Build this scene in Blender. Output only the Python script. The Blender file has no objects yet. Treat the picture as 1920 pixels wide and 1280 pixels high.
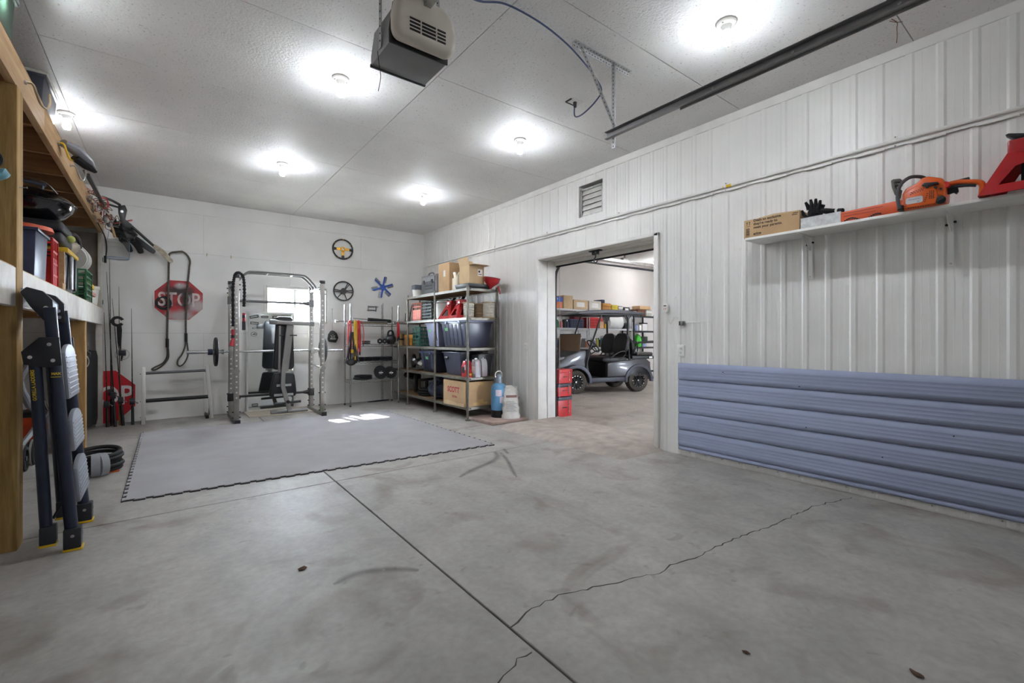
import bpy, bmesh, math, random
from mathutils import Matrix, Vector, Euler
random.seed(7)
SC = bpy.context.scene
COL = SC.collection
PI = math.pi
# ------------------------------------------------------------------ camera
# world: x to the right wall, y to the back wall, z up; metres. Camera 1.21 m above the floor.
W, B, T = 4.224, 8.48, 3.303          # right wall x, back wall y, ceiling z
cam_d = bpy.data.cameras.new('camera'); cam = bpy.data.objects.new('camera', cam_d); COL.objects.link(cam)
cam_d.sensor_width = 36.0; cam_d.lens = 16.0; cam_d.clip_start = 0.05; cam_d.clip_end = 200
cam.location = (0, 0, 1.21); cam.rotation_euler = (PI/2, 0, -math.atan(653/853.333))
cam_d.shift_y = -8/1920
SC.camera = cam
# ------------------------------------------------------------------ world, sun, exposure
SC.view_settings.view_transform = 'Standard'; SC.view_settings.look = 'None'
SC.view_settings.gamma = 1.0; SC.view_settings.use_curve_mapping = False
SC.view_settings.exposure = 0.26
BULB = 1750.0            # emission of one bare bulb
BULB2 = 2200.0           # bulbs of the neighbouring bay
SKY = 140.0
SUN = 70.0
wd = bpy.data.worlds.new('sky'); SC.world = wd; wd.use_nodes = True
bg = wd.node_tree.nodes['Background']; bg.inputs[0].default_value = (0.80, 0.88, 1.0, 1); bg.inputs[1].default_value = SKY
sd = bpy.data.lights.new('sun', 'SUN'); sd.energy = SUN; sd.angle = 0.02; sd.color = (1.0, 0.97, 0.92)
so = bpy.data.objects.new('sun', sd); COL.objects.link(so)
so.rotation_euler = Vector((0.37, -1.78, -1.76)).to_track_quat('-Z', 'Y').to_euler()
FW = -4.6              # front wall of the garage, behind the camera
try:
    SC.cycles.use_denoising = True; SC.cycles.use_adaptive_sampling = True; SC.cycles.adaptive_threshold = .02; SC.cycles.use_light_tree = False; SC.cycles.max_bounces = 7; SC.cycles.diffuse_bounces = 5; SC.cycles.glossy_bounces = 3; SC.cycles.transparent_max_bounces = 8; SC.cycles.sample_clamp_indirect = 12.0
except Exception: pass
# ------------------------------------------------------------------ materials
def lin(h):
    if not isinstance(h, str): return tuple(h)
    h = h.lstrip('#'); c = [int(h[i:i+2], 16)/255 for i in (0, 2, 4)]
    return tuple(x/12.92 if x <= .04045 else ((x+.055)/1.055)**2.4 for x in c)
_m = {}
def nd(t, typ, **k):
    n = t.nodes.new(typ)
    for a, v in k.items(): setattr(n, a, v)
    return n
def M(name, c='#808080', r=.5, m=0.0, var=.06, sc=8.0, bump=0.0, bsc=60.0, emit=0, stretch=None, coat=0, spec=None):
    """procedural material: base colour with noise variation, optional noise bump"""
    if name in _m: return _m[name]
    mt = bpy.data.materials.new(name); mt.use_nodes = True; t = mt.node_tree
    p = t.nodes['Principled BSDF']; L = t.links
    cc = lin(c)
    tc = nd(t, 'ShaderNodeTexCoord'); src = tc.outputs['Object']
    if stretch:
        mp = nd(t, 'ShaderNodeMapping'); mp.inputs['Scale'].default_value = stretch; L.new(src, mp.inputs[0]); src = mp.outputs[0]
    nz = nd(t, 'ShaderNodeTexNoise'); nz.inputs['Scale'].default_value = sc; nz.inputs['Detail'].default_value = 2
    L.new(src, nz.inputs['Vector'])
    rp = nd(t, 'ShaderNodeValToRGB')
    a = [max(0, x*(1-var*2)) for x in cc]; b = [min(1, x*(1+var*2)) for x in cc]
    rp.color_ramp.elements[0].position = .3; rp.color_ramp.elements[1].position = .7
    rp.color_ramp.elements[0].color = (*a, 1); rp.color_ramp.elements[1].color = (*b, 1)
    L.new(nz.outputs['Fac'], rp.inputs[0]); L.new(rp.outputs[0], p.inputs['Base Color'])
    p.inputs['Roughness'].default_value = r; p.inputs['Metallic'].default_value = m
    if spec is not None: p.inputs['Specular IOR Level'].default_value = spec
    if coat: p.inputs['Coat Weight'].default_value = coat
    if bump:
        n2 = nd(t, 'ShaderNodeTexNoise'); n2.inputs['Scale'].default_value = bsc; n2.inputs['Detail'].default_value = 2
        L.new(src, n2.inputs['Vector'])
        bp = nd(t, 'ShaderNodeBump'); bp.inputs['Strength'].default_value = bump; bp.inputs['Distance'].default_value = .01
        L.new(n2.outputs['Fac'], bp.inputs['Height']); L.new(bp.outputs[0], p.inputs['Normal'])
    if emit:
        p.inputs['Emission Color'].default_value = (*cc, 1); p.inputs['Emission Strength'].default_value = emit
    _m[name] = mt; return mt
def glassy(name, c, alpha, r=.05, tint=.4):
    """clear sheet: transparent mixed with gloss and tint"""
    if name in _m: return _m[name]
    mt = bpy.data.materials.new(name); mt.use_nodes = True; t = mt.node_tree; L = t.links
    p = t.nodes['Principled BSDF']; out = t.nodes['Material Output']
    p.inputs['Base Color'].default_value = (*lin(c), 1); p.inputs['Roughness'].default_value = r
    tr = nd(t, 'ShaderNodeBsdfTransparent'); tr.inputs[0].default_value = (*[1-tint+tint*x for x in lin(c)], 1)
    nz = nd(t, 'ShaderNodeTexNoise'); nz.inputs['Scale'].default_value = 14
    mr = nd(t, 'ShaderNodeMapRange'); mr.inputs['To Min'].default_value = alpha*.9; mr.inputs['To Max'].default_value = alpha*1.1
    L.new(nz.outputs['Fac'], mr.inputs['Value'])
    mx = nd(t, 'ShaderNodeMixShader'); L.new(mr.outputs[0], mx.inputs[0]); L.new(tr.outputs[0], mx.inputs[1]); L.new(p.outputs[0], mx.inputs[2])
    L.new(mx.outputs[0], out.inputs[0]); _m[name] = mt; return mt
def wood(name, c1, c2, axis=2, scale=6.0, r=.75, knots=True):
    if name in _m: return _m[name]
    mt = bpy.data.materials.new(name); mt.use_nodes = True; t = mt.node_tree; L = t.links; p = t.nodes['Principled BSDF']
    tc = nd(t, 'ShaderNodeTexCoord'); mp = nd(t, 'ShaderNodeMapping')
    s = [scale*2.2]*3; s[axis] = scale*.16; mp.inputs['Scale'].default_value = s; L.new(tc.outputs['Object'], mp.inputs[0])
    n1 = nd(t, 'ShaderNodeTexNoise'); n1.inputs['Scale'].default_value = 1.4; n1.inputs['Detail'].default_value = 6; n1.inputs['Distortion'].default_value = .7
    n2 = nd(t, 'ShaderNodeTexNoise'); n2.inputs['Scale'].default_value = 7; n2.inputs['Detail'].default_value = 8
    L.new(mp.outputs[0], n1.inputs['Vector']); L.new(mp.outputs[0], n2.inputs['Vector'])
    mx = nd(t, 'ShaderNodeMath', operation='MULTIPLY_ADD'); mx.inputs[1].default_value = .45
    L.new(n2.outputs['Fac'], mx.inputs[0]); L.new(n1.outputs['Fac'], mx.inputs[2])
    rp = nd(t, 'ShaderNodeValToRGB'); rp.color_ramp.elements[0].position = .5; rp.color_ramp.elements[1].position = .95
    rp.color_ramp.elements[0].color = (*lin(c2), 1); rp.color_ramp.elements[1].color = (*lin(c1), 1)
    L.new(mx.outputs[0], rp.inputs[0]); last = rp.outputs[0]
    if knots:
        s2 = [3.0]*3; s2[axis] = 1.3
        m2 = nd(t, 'ShaderNodeMapping'); m2.inputs['Scale'].default_value = s2; L.new(tc.outputs['Object'], m2.inputs[0])
        vo = nd(t, 'ShaderNodeTexVoronoi'); vo.inputs['Scale'].default_value = 1.6; L.new(m2.outputs[0], vo.inputs['Vector'])
        r2 = nd(t, 'ShaderNodeValToRGB'); r2.color_ramp.elements[0].position = .05; r2.color_ramp.elements[1].position = .16
        r2.color_ramp.elements[0].color = (.25, .2, .15, 1); r2.color_ramp.elements[1].color = (1, 1, 1, 1)
        L.new(vo.outputs['Distance'], r2.inputs[0])
        mm = nd(t, 'ShaderNodeMixRGB', blend_type='MULTIPLY'); mm.inputs[0].default_value = .8
        L.new(last, mm.inputs[1]); L.new(r2.outputs[0], mm.inputs[2]); last = mm.outputs[0]
    L.new(last, p.inputs['Base Color']); p.inputs['Roughness'].default_value = r
    bp = nd(t, 'ShaderNodeBump'); bp.inputs['Strength'].default_value = .25; bp.inputs['Distance'].default_value = .005
    L.new(n2.outputs['Fac'], bp.inputs['Height']); L.new(bp.outputs[0], p.inputs['Normal'])
    _m[name] = mt; return mt
# ------------------------------------------------------------------ mesh building
def frame(o, xa, ya):
    x = Vector(xa).normalized(); z = x.cross(Vector(ya)).normalized(); y = z.cross(x)
    m = Matrix((x, y, z)).transposed().to_4x4(); m.translation = Vector(o); return m
def rot(axis, deg): return Matrix.Rotation(math.radians(deg), 4, axis)
def tr(x, y, z): return Matrix.Translation((x, y, z))
class Bd:
    def __init__(s): s.v = []; s.f = []
    def add(s, vs, fs, m=None):
        n = len(s.v)
        for v in vs:
            v = Vector(v); s.v.append((m @ v) if m is not None else v)
        s.f += [tuple(i+n for i in f) for f in fs]; return s
    def bx(s, x0, x1, y0, y1, z0, z1, m=None):
        vs = [(x0,y0,z0),(x1,y0,z0),(x1,y1,z0),(x0,y1,z0),(x0,y0,z1),(x1,y0,z1),(x1,y1,z1),(x0,y1,z1)]
        return s.add(vs, [(3,2,1,0),(4,5,6,7),(0,1,5,4),(1,2,6,5),(2,3,7,6),(3,0,4,7)], m)
    def box(s, c, d, m=None):
        a = [x/2 for x in d]
        mm = tr(*c) @ m if m is not None else tr(*c)
        return s.bx(-a[0], a[0], -a[1], a[1], -a[2], a[2], mm)
    def taper(s, x0, x1, y0, y1, z0, z1, k, m=None):
        """box whose bottom is k narrower on every side than its top"""
        vs = [(x0+k,y0+k,z0),(x1-k,y0+k,z0),(x1-k,y1-k,z0),(x0+k,y1-k,z0),(x0,y0,z1),(x1,y0,z1),(x1,y1,z1),(x0,y1,z1)]
        return s.add(vs, [(3,2,1,0),(4,5,6,7),(0,1,5,4),(1,2,6,5),(2,3,7,6),(3,0,4,7)], m)
    def tube(s, pts, r, n=8, closed=False, m=None, flat=None):
        pts = [Vector(p) for p in pts]; k = len(pts)
        rs = r if isinstance(r, (list, tuple)) else [r]*k
        ring = []; nrm = None; vs = []
        for i in range(k):
            if closed: d = pts[(i+1) % k]-pts[i-1]
            elif i == 0: d = pts[1]-pts[0]
            elif i == k-1: d = pts[-1]-pts[-2]
            else: d = (pts[i+1]-pts[i]).normalized()+(pts[i]-pts[i-1]).normalized()
            if d.length < 1e-9: d = Vector((0,0,1))
            d.normalize()
            if nrm is None:
                nrm = Vector((0,0,1)) if abs(d.z) < .9 else Vector((1,0,0))
            nrm = nrm-d*nrm.dot(d)
            if nrm.length < 1e-6: nrm = d.orthogonal()
            nrm.normalize(); bn = d.cross(nrm)
            for j in range(n):
                a = 2*PI*(j+.5)/n
                fx = flat if flat else 1
                vs.append(pts[i]+(nrm*math.cos(a)*fx+bn*math.sin(a))*rs[i])
        fs = []
        for i in range(k if closed else k-1):
            i2 = (i+1) % k
            for j in range(n):
                j2 = (j+1) % n; fs.append((i*n+j, i2*n+j, i2*n+j2, i*n+j2)[::-1])
        if not closed:
            fs.append(tuple(range(n))); fs.append(tuple((k-1)*n+j for j in range(n))[::-1])
        return s.add(vs, fs, m)
    def cyl(s, p0, p1, r, n=14, r2=None, m=None): return s.tube([p0, p1], [r, r if r2 is None else r2], n, False, m)
    def bar(s, p0, p1, w, h, up=(0,0,1), m=None):
        """rectangular bar from p0 to p1, w across, h along up"""
        p0 = Vector(p0); p1 = Vector(p1); d = (p1-p0); l = d.length; d.normalize()
        u = Vector(up); u = (u-d*u.dot(d))
        if u.length < 1e-6: u = d.orthogonal()
        u.normalize(); c = d.cross(u)
        vs = []
        for e in (p0, p1):
            for a, b in ((-1,-1),(1,-1),(1,1),(-1,1)): vs.append(e+c*a*w/2+u*b*h/2)
        return s.add(vs, [(0,1,2,3),(7,6,5,4),(0,4,5,1),(1,5,6,2),(2,6,7,3),(3,7,4,0)], m)
    def lathe(s, prof, m=None, n=24, a0=0, a1=2*PI):
        full = abs(a1-a0-2*PI) < 1e-6; k = len(prof); vs = []; fs = []
        steps = n if full else n+1
        for i in range(steps):
            a = a0+(a1-a0)*i/n
            for r, z in prof: vs.append((r*math.cos(a), r*math.sin(a), z))
        for i in range(n):
            i2 = (i+1) % steps
            for j in range(k-1): fs.append((i*k+j, i2*k+j, i2*k+j+1, i*k+j+1))
        if full and tuple(prof[0]) != tuple(prof[-1]):
            if prof[0][0] > 1e-6: fs.append(tuple(i*k for i in range(steps))[::-1])
            if prof[-1][0] > 1e-6: fs.append(tuple(i*k+k-1 for i in range(steps)))
        return s.add(vs, fs, m)
    def prism(s, poly, z0, z1, m=None):
        n = len(poly); vs = [(x, y, z0) for x, y in poly]+[(x, y, z1) for x, y in poly]
        fs = [tuple(range(n))[::-1], tuple(range(n, 2*n))]+[(i, (i+1) % n, n+(i+1) % n, n+i) for i in range(n)]
        return s.add(vs, fs, m)
    def sph(s, c, r, n=14, k=8, m=None):
        r = r if isinstance(r, (list, tuple)) else (r, r, r)
        prof = [(math.sin(PI*i/k), -math.cos(PI*i/k)) for i in range(k+1)]
        prof[0] = (0, -1); prof[-1] = (0, 1)
        mm = tr(*c) @ Matrix.Diagonal((*r, 1))
        if m is not None: mm = m @ mm
        return s.lathe(prof, mm, n)
    def torus(s, R, r, m=None, n=28, k=8, a0=0, a1=2*PI, sx=1, sy=1):
        full = abs(a1-a0-2*PI) < 1e-6
        pts = [(R*sx*math.cos(a0+(a1-a0)*i/n), R*sy*math.sin(a0+(a1-a0)*i/n), 0) for i in range(n if full else n+1)]
        return s.tube(pts, r, k, full, m)
def mesh(name, b, smooth=True, bev=0, seg=2, ang=35):
    me = bpy.data.meshes.new(name); me.from_pydata([tuple(v) for v in b.v], [], b.f)
    bm = bmesh.new(); bm.from_mesh(me)
    bmesh.ops.remove_doubles(bm, verts=bm.verts, dist=1e-6)
    bmesh.ops.recalc_face_normals(bm, faces=bm.faces)
    if bev:
        es = [e for e in bm.edges if len(e.link_faces) == 2 and e.calc_face_angle(0) > .5]
        bmesh.ops.bevel(bm, geom=es, offset=bev, segments=seg, affect='EDGES', profile=.5, clamp_overlap=True)
    bm.to_mesh(me); bm.free()
    if smooth:
        for p in me.polygons: p.use_smooth = True
        me.set_sharp_from_angle(angle=math.radians(ang))
    return me
def obj(name, b, mat, parent=None, loc=None, smooth=True, bev=0, seg=2, ang=35, rotm=None):
    me = b if isinstance(b, bpy.types.Mesh) else mesh(name, b, smooth, bev, seg, ang)
    if mat is not None and not me.materials: me.materials.append(mat)
    o = bpy.data.objects.new(name, me); COL.objects.link(o)
    if rotm is not None: o.matrix_local = rotm
    if loc: o.location = loc
    if parent: o.parent = parent
    return o
def tag(o, label, cat, group=None, kind=None):
    if label: o['label'] = label
    if cat: o['category'] = cat
    if group: o['group'] = group
    if kind: o['kind'] = kind
    return o
def thing(name, label, cat, loc=(0,0,0), rz=0, group=None):
    o = bpy.data.objects.new(name, None); COL.objects.link(o); o.location = loc; o.rotation_euler = (0, 0, rz); o.empty_display_size = .05
    return tag(o, label, cat, group)
def struct(name, b, mat, parent=None, label=None, **k):
    o = obj(name, b, mat, parent, **k)
    if not parent: o['kind'] = 'structure'
    if label: o['label'] = label
    return o
def copy_tree(o, parent=None):
    c = o.copy(); COL.objects.link(c)
    if parent: c.parent = parent
    for ch in o.children: copy_tree(ch, c)
    return c
def text(name, s, size, mat, m, parent=None, sx=1.0, ext=.0006, align='CENTER', space=1.0, bold=0):
    cu = bpy.data.curves.new(name, 'FONT'); cu.body = s; cu.size = size; cu.extrude = ext; cu.align_x = align; cu.align_y = 'CENTER'
    cu.space_line = space; cu.offset = bold; cu.resolution_u = 3; cu.materials.append(mat)
    tmp = bpy.data.objects.new(name, cu); COL.objects.link(tmp); bpy.context.view_layer.update()
    me = bpy.data.meshes.new_from_object(tmp.evaluated_get(bpy.context.evaluated_depsgraph_get()))
    bpy.data.objects.remove(tmp); bpy.data.curves.remove(cu)
    if not me.materials: me.materials.append(mat)
    o = bpy.data.objects.new(name, me); COL.objects.link(o); o.matrix_local = m @ Matrix.Diagonal((sx, 1, 1, 1))
    if parent: o.parent = parent
    return o
def roundrect(w, h, r, n=5, cx=0, cy=0):
    out = []
    for qx, qy, a0 in ((1,1,0), (-1,1,PI/2), (-1,-1,PI), (1,-1,3*PI/2)):
        for i in range(n+1):
            a = a0+PI/2*i/n; out.append((cx+qx*(w/2-r)+r*math.cos(a), cy+qy*(h/2-r)+r*math.sin(a)))
    return out
def smooth_path(pts, k=6):
    pts = [Vector(p) for p in pts]; out = []
    for i in range(len(pts)-1):
        p0 = pts[max(0, i-1)]; p1 = pts[i]; p2 = pts[i+1]; p3 = pts[min(len(pts)-1, i+2)]
        for j in range(k):
            t = j/k
            out.append(.5*((2*p1)+(p2-p0)*t+(2*p0-5*p1+4*p2-p3)*t*t+(3*p1-p0-3*p2+p3)*t**3))
    out.append(pts[-1]); return out
LWALL = frame((0,0,0), (0,-1,0), (0,0,1)).to_3x3()   # lettering on faces that look towards -x
def face_mx(x, y, z): return frame((x, y, z), (0,-1,0), (0,0,1))     # faces looking to -x
def face_my(x, y, z): return frame((x, y, z), (1,0,0), (0,0,1))      # faces looking to -y
def face_px(x, y, z): return frame((x, y, z), (0,1,0), (0,0,1))      # faces looking to +x
# ------------------------------------------------------------------ surface materials
def concrete(name, base, warm, dark, off=(0,0,0)):
    mt = bpy.data.materials.new(name); mt.use_nodes = True; t = mt.node_tree; L = t.links; p = t.nodes['Principled BSDF']
    tc = nd(t, 'ShaderNodeNewGeometry'); P = tc.outputs['Position']
    def noise(sc, det, dist=0, w=None):
        n = nd(t, 'ShaderNodeTexNoise'); n.inputs['Scale'].default_value = sc; n.inputs['Detail'].default_value = det; n.inputs['Distortion'].default_value = dist
        if w:
            mp = nd(t, 'ShaderNodeMapping'); mp.inputs['Location'].default_value = w; L.new(P, mp.inputs[0]); L.new(mp.outputs[0], n.inputs['Vector'])
        else: L.new(P, n.inputs['Vector'])
        return n.outputs['Fac']
    def ramp(f, a, b, ca, cb):
        r = nd(t, 'ShaderNodeValToRGB'); r.color_ramp.elements[0].position = a; r.color_ramp.elements[1].position = b
        r.color_ramp.elements[0].color = (*ca, 1); r.color_ramp.elements[1].color = (*cb, 1); L.new(f, r.inputs[0]); return r.outputs[0]
    def mix(f, a, b, mode='MIX'):
        m = nd(t, 'ShaderNodeMixRGB', blend_type=mode)
        if isinstance(f, float): m.inputs[0].default_value = f
        else: L.new(f, m.inputs[0])
        L.new(a, m.inputs[1]); L.new(b, m.inputs[2]); return m.outputs[0]
    c = ramp(noise(.55, 3, .4), .3, .7, lin(base), lin(warm))
    c = mix(.7, c, ramp(noise(3.2, 5, .6, (3,1,0)), .25, .75, (.74,.74,.74), (1.16,1.16,1.16)), 'MULTIPLY')
    c = mix(.65, c, ramp(noise(26, 4, .2), .3, .7, (.86,.86,.86), (1.1,1.1,1.1)), 'MULTIPLY')
    c = mix(.5, c, ramp(noise(1.7, 3, 1.0, (7,4,0)), .56, .70, (1,1,1), lin(dark)), 'MULTIPLY')       # brown stains
    c = mix(.7, c, ramp(noise(6.5, 2, 1.4, (1,9,0)), .66, .74, (1,1,1), (.72,.70,.67)), 'MULTIPLY')   # small spots
    mp = nd(t, 'ShaderNodeMapping'); mp.inputs['Scale'].default_value = (1, .25, 1); mp.inputs['Rotation'].default_value = (0,0,.9); L.new(P, mp.inputs[0])
    n = nd(t, 'ShaderNodeTexNoise'); n.inputs['Scale'].default_value = 9; n.inputs['Detail'].default_value = 6; L.new(mp.outputs[0], n.inputs['Vector'])
    c = mix(.5, c, ramp(n.outputs['Fac'], .35, .65, (.9,.9,.9), (1.08,1.08,1.08)), 'MULTIPLY')         # trowel streaks
    L.new(c, p.inputs['Base Color'])
    rr = nd(t, 'ShaderNodeMapRange'); rr.inputs['To Min'].default_value = .42; rr.inputs['To Max'].default_value = .7
    L.new(noise(2.1, 5), rr.inputs['Value']); L.new(rr.outputs[0], p.inputs['Roughness'])
    bp = nd(t, 'ShaderNodeBump'); bp.inputs['Strength'].default_value = .12; bp.inputs['Distance'].default_value = .01
    L.new(noise(70, 3), bp.inputs['Height']); L.new(bp.outputs[0], p.inputs['Normal'])
    return mt
m_conc = concrete('concrete', '#96938e', '#a5a19b', '#ad9a8c')
m_conc2 = concrete('concrete_bay', '#a59e96', '#b0a9a1', '#c2b3a5')
m_sill = M('sill_concrete', '#a59b93', .7, var=.08, bump=.2)
m_gap = M('joint_dark', '#3a3732', .9)
m_crack = M('crack_dark', '#45413c', .95)
def osb(name, c):
    mt = bpy.data.materials.new(name); mt.use_nodes = True; t = mt.node_tree; L = t.links; p = t.nodes['Principled BSDF']
    g = nd(t, 'ShaderNodeNewGeometry')
    n0 = nd(t, 'ShaderNodeTexNoise'); n0.inputs['Scale'].default_value = 9; n0.inputs['Detail'].default_value = 2; L.new(g.outputs['Position'], n0.inputs['Vector'])
    mixv = nd(t, 'ShaderNodeMixRGB'); mixv.inputs[0].default_value = .12; L.new(g.outputs['Position'], mixv.inputs[1]); L.new(n0.outputs['Color'], mixv.inputs[2])
    mp = nd(t, 'ShaderNodeMapping'); mp.inputs['Scale'].default_value = (16, 40, 10); L.new(mixv.outputs[0], mp.inputs[0])
    vo = nd(t, 'ShaderNodeTexVoronoi'); vo.inputs['Scale'].default_value = 1.0; L.new(mp.outputs[0], vo.inputs['Vector'])
    n2 = nd(t, 'ShaderNodeTexNoise'); n2.inputs['Scale'].default_value = 2.5; n2.inputs['Detail'].default_value = 4; L.new(g.outputs['Position'], n2.inputs['Vector'])
    n3 = nd(t, 'ShaderNodeTexNoise'); n3.inputs['Scale'].default_value = 60; n3.inputs['Detail'].default_value = 2; L.new(g.outputs['Position'], n3.inputs['Vector'])
    r = nd(t, 'ShaderNodeValToRGB'); r.color_ramp.elements[0].position = .3; r.color_ramp.elements[1].position = .7
    cc = lin(c); r.color_ramp.elements[0].color = (*[x*.93 for x in cc], 1); r.color_ramp.elements[1].color = (*cc, 1)
    L.new(n2.outputs['Fac'], r.inputs[0])
    r3 = nd(t, 'ShaderNodeValToRGB'); r3.color_ramp.elements[0].position = .27; r3.color_ramp.elements[1].position = .36
    r3.color_ramp.elements[0].color = (.55,.53,.5,1); r3.color_ramp.elements[1].color = (1,1,1,1); L.new(n3.outputs['Fac'], r3.inputs[0])
    mm = nd(t, 'ShaderNodeMixRGB', blend_type='MULTIPLY'); mm.inputs[0].default_value = .8; L.new(r.outputs[0], mm.inputs[1]); L.new(r3.outputs[0], mm.inputs[2])
    L.new(mm.outputs[0], p.inputs['Base Color']); p.inputs['Roughness'].default_value = .62; p.inputs['Specular IOR Level'].default_value = .3
    bp = nd(t, 'ShaderNodeBump'); bp.inputs['Strength'].default_value = .75; bp.inputs['Distance'].default_value = .006
    L.new(vo.outputs['Color'], bp.inputs['Height'])
    b2 = nd(t, 'ShaderNodeBump'); b2.inputs['Strength'].default_value = .5; b2.inputs['Distance'].default_value = .008
    L.new(n3.outputs['Fac'], b2.inputs['Height']); L.new(bp.outputs[0], b2.inputs['Normal']); L.new(b2.outputs[0], p.inputs['Normal'])
    return mt
m_ceil = osb('painted_osb', '#efeeec')
m_wall = M('painted_board', '#e0dfdc', .55, var=.025, sc=2.2, bump=.08, bsc=40)
m_steel_w = M('white_steel', '#dedcd8', .42, var=.03, sc=1.6, bump=.03, bsc=12)
m_trimw = M('white_trim', '#dcdad5', .5, var=.03, sc=5)
m_back = M('wall_backing', '#8f8c86', .9)
m_bay = M('bay_wall', '#dad6d1', .6, var=.02, sc=1.5)
m_blue = M('blue_grey_steel', '#949bb2', .8, var=.05, sc=2.0, stretch=(1,.15,3), spec=.12)
m_white = M('white_plastic', '#e2e1dc', .4, var=.02)
m_black = M('black_plastic', '#141416', .45, var=.1)
m_dark = M('charcoal_plastic', '#2a2b30', .45, var=.08)
m_chrome = M('chrome', '#c9cacb', .22, 1.0, var=.03)
m_galv = M('galvanised', '#b3b4b4', .38, .85, var=.10, sc=25)
m_steel = M('grey_steel', '#8d8c8a', .4, .7, var=.05)
m_iron = M('black_iron', '#17171a', .42, .2, var=.1, bump=.1)
m_rubber = M('black_rubber', '#161617', .75, var=.1, bump=.15)
m_card = M('cardboard', '#b4956f', .85, var=.05, sc=5)
m_card2 = M('cardboard_pale', '#c2a883', .85, var=.05, sc=5)
m_red = M('red_plastic', '#c2241f', .4, var=.05)
m_paper = M('paper', '#e6e4e0', .8, var=.02)
m_yel = M('yellow_plastic', '#d9b21c', .45, var=.05)
# ------------------------------------------------------------------ floor: slabs cut by joints
JX, JY = 1.146, 3.94
b = Bd(); b.bx(-2.0, 14.2, FW, B+.1, -.2, -.012)
floor = struct('floor', b, m_gap)
def slab(x0, x1, y0, y1, mat):
    g = .005
    return obj('concrete_slab', Bd().bx(x0+g, x1-g, y0+g, y1-g, -.1, 0), mat, floor, bev=.003, seg=1)
for x0, x1 in ((-1.95, JX), (JX, W+.06)):
    slab(x0, x1, FW, JY, m_conc)
    slab(x0, x1, JY, B, m_conc)
for x0, x1 in ((W+.06, 7.6), (7.6, 11.0), (11.0, 14.0)):
    slab(x0, x1, FW, JY+.03, m_conc2); slab(x0, x1, JY+.03, B, m_conc2)
def crack(pts, w, name='crack'):
    b = Bd(); P = []
    for i in range(len(pts)-1):
        a = Vector((*pts[i], 0)); c = Vector((*pts[i+1], 0)); n = max(2, int((c-a).length/.035))
        for j in range(n):
            q = a.lerp(c, j/n); P.append(q+Vector((random.uniform(-.011,.011), random.uniform(-.011,.011), 0)))
    P.append(Vector((*pts[-1], 0)))
    vs = []; fs = []
    for i, q in enumerate(P):
        d = (P[min(i+1, len(P)-1)]-P[max(i-1, 0)]).normalized(); nn = Vector((-d.y, d.x, 0)); ww = w*random.uniform(.35, 1.1)
        vs += [q+nn*ww+Vector((0,0,.0006)), q-nn*ww+Vector((0,0,.0006))]
    for i in range(len(P)-1): fs.append((2*i, 2*i+1, 2*i+3, 2*i+2))
    b.add(vs, fs); return obj(name, b, m_crack, floor)
crack([(1.147,1.517),(1.316,1.562),(1.507,1.555),(1.729,1.485),(1.915,1.436),(2.019,1.383),(2.103,1.414),(2.339,1.366),(2.688,1.364),(2.998,1.318),(3.258,1.297),(3.665,1.284),(4.132,1.172)], .0045)
crack([(1.129,1.34),(1.065,1.342),(1.002,1.31),(0.931,1.294),(.7,1.2)], .004)
# worn tyre arcs and rubber scuffs on the slab
m_scuff = glassy('tyre_scuff', '#66656a', .075, r=.8, tint=0)
def scuff(pts, w):
    for j, k in enumerate((1.25, .95, .65, .35)): scuff_layer(pts, w*k, .0006+.0003*j)
def scuff_layer(pts, w, z):
    P = smooth_path([(*p, z) for p in pts], 8); vs = []; fs = []
    for i, q in enumerate(P):
        d = (P[min(i+1, len(P)-1)]-P[max(i-1, 0)]).normalized(); nn = Vector((-d.y, d.x, 0)); e = min(i, len(P)-1-i)/len(P)
        ww = w*(.4+min(1, e*5)*.6)*random.uniform(.85, 1.1); vs += [q+nn*ww, q-nn*ww]
    for i in range(len(P)-1): fs.append((2*i, 2*i+1, 2*i+3, 2*i+2))
    obj('tyre_mark', Bd().add(vs, fs), m_scuff, floor)
scuff([(2.03,3.40),(2.25,3.52),(2.50,3.62),(2.68,3.75),(2.78,3.93)], .035)
scuff([(2.42,3.10),(2.56,3.36),(2.70,3.62),(2.80,3.86)], .022)
scuff([(2.84,3.78),(2.93,3.98)], .02)
scuff([(.66,2.30),(.80,2.33),(.95,2.26),(1.05,2.17)], .03)
# raised sill slab in the doorway
b = Bd(); hh = .05
b.add([(3.58,2.90,.0005),(4.60,2.84,.0005),(4.60,4.90,.0005),(3.52,4.90,.0005),(3.70,3.0,hh),(4.60,2.96,hh),(4.60,4.90,hh),(3.66,4.90,hh)],
      [(3,2,1,0),(4,5,6,7),(0,1,5,4),(1,2,6,5),(2,3,7,6),(3,0,4,7)])
struct('trim_1', b, m_sill, label='low bevelled concrete sill in the doorway')
# ------------------------------------------------------------------ ceiling boards
b = Bd(); b.bx(-2.0, 14.2, FW-.1, B+.1, T+.012, T+.12)
ceiling = struct('ceiling', b, m_back)
ys = [2.05+1.22*k for k in range(-7, 7)]
for i in range(len(ys)-1):
    y0, y1 = max(ys[i], FW), min(ys[i+1], B)
    if y1 <= y0: continue
    for xa, xb in ((-1.95, -.694), (-.694, 1.746), (1.746, W+.1)):
        obj('ceiling_board', Bd().bx(xa+.0028, xb-.0028, y0+.0028, y1-.0028, T, T+.012), m_ceil, ceiling, smooth=False)
    for k in range(4):
        xa = W+.1+2.44*k
        obj('ceiling_board', Bd().bx(xa+.0015, min(xa+2.44, 14)-.0015, y0+.0015, y1-.0015, T, T+.012), m_ceil, ceiling, smooth=False)
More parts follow.
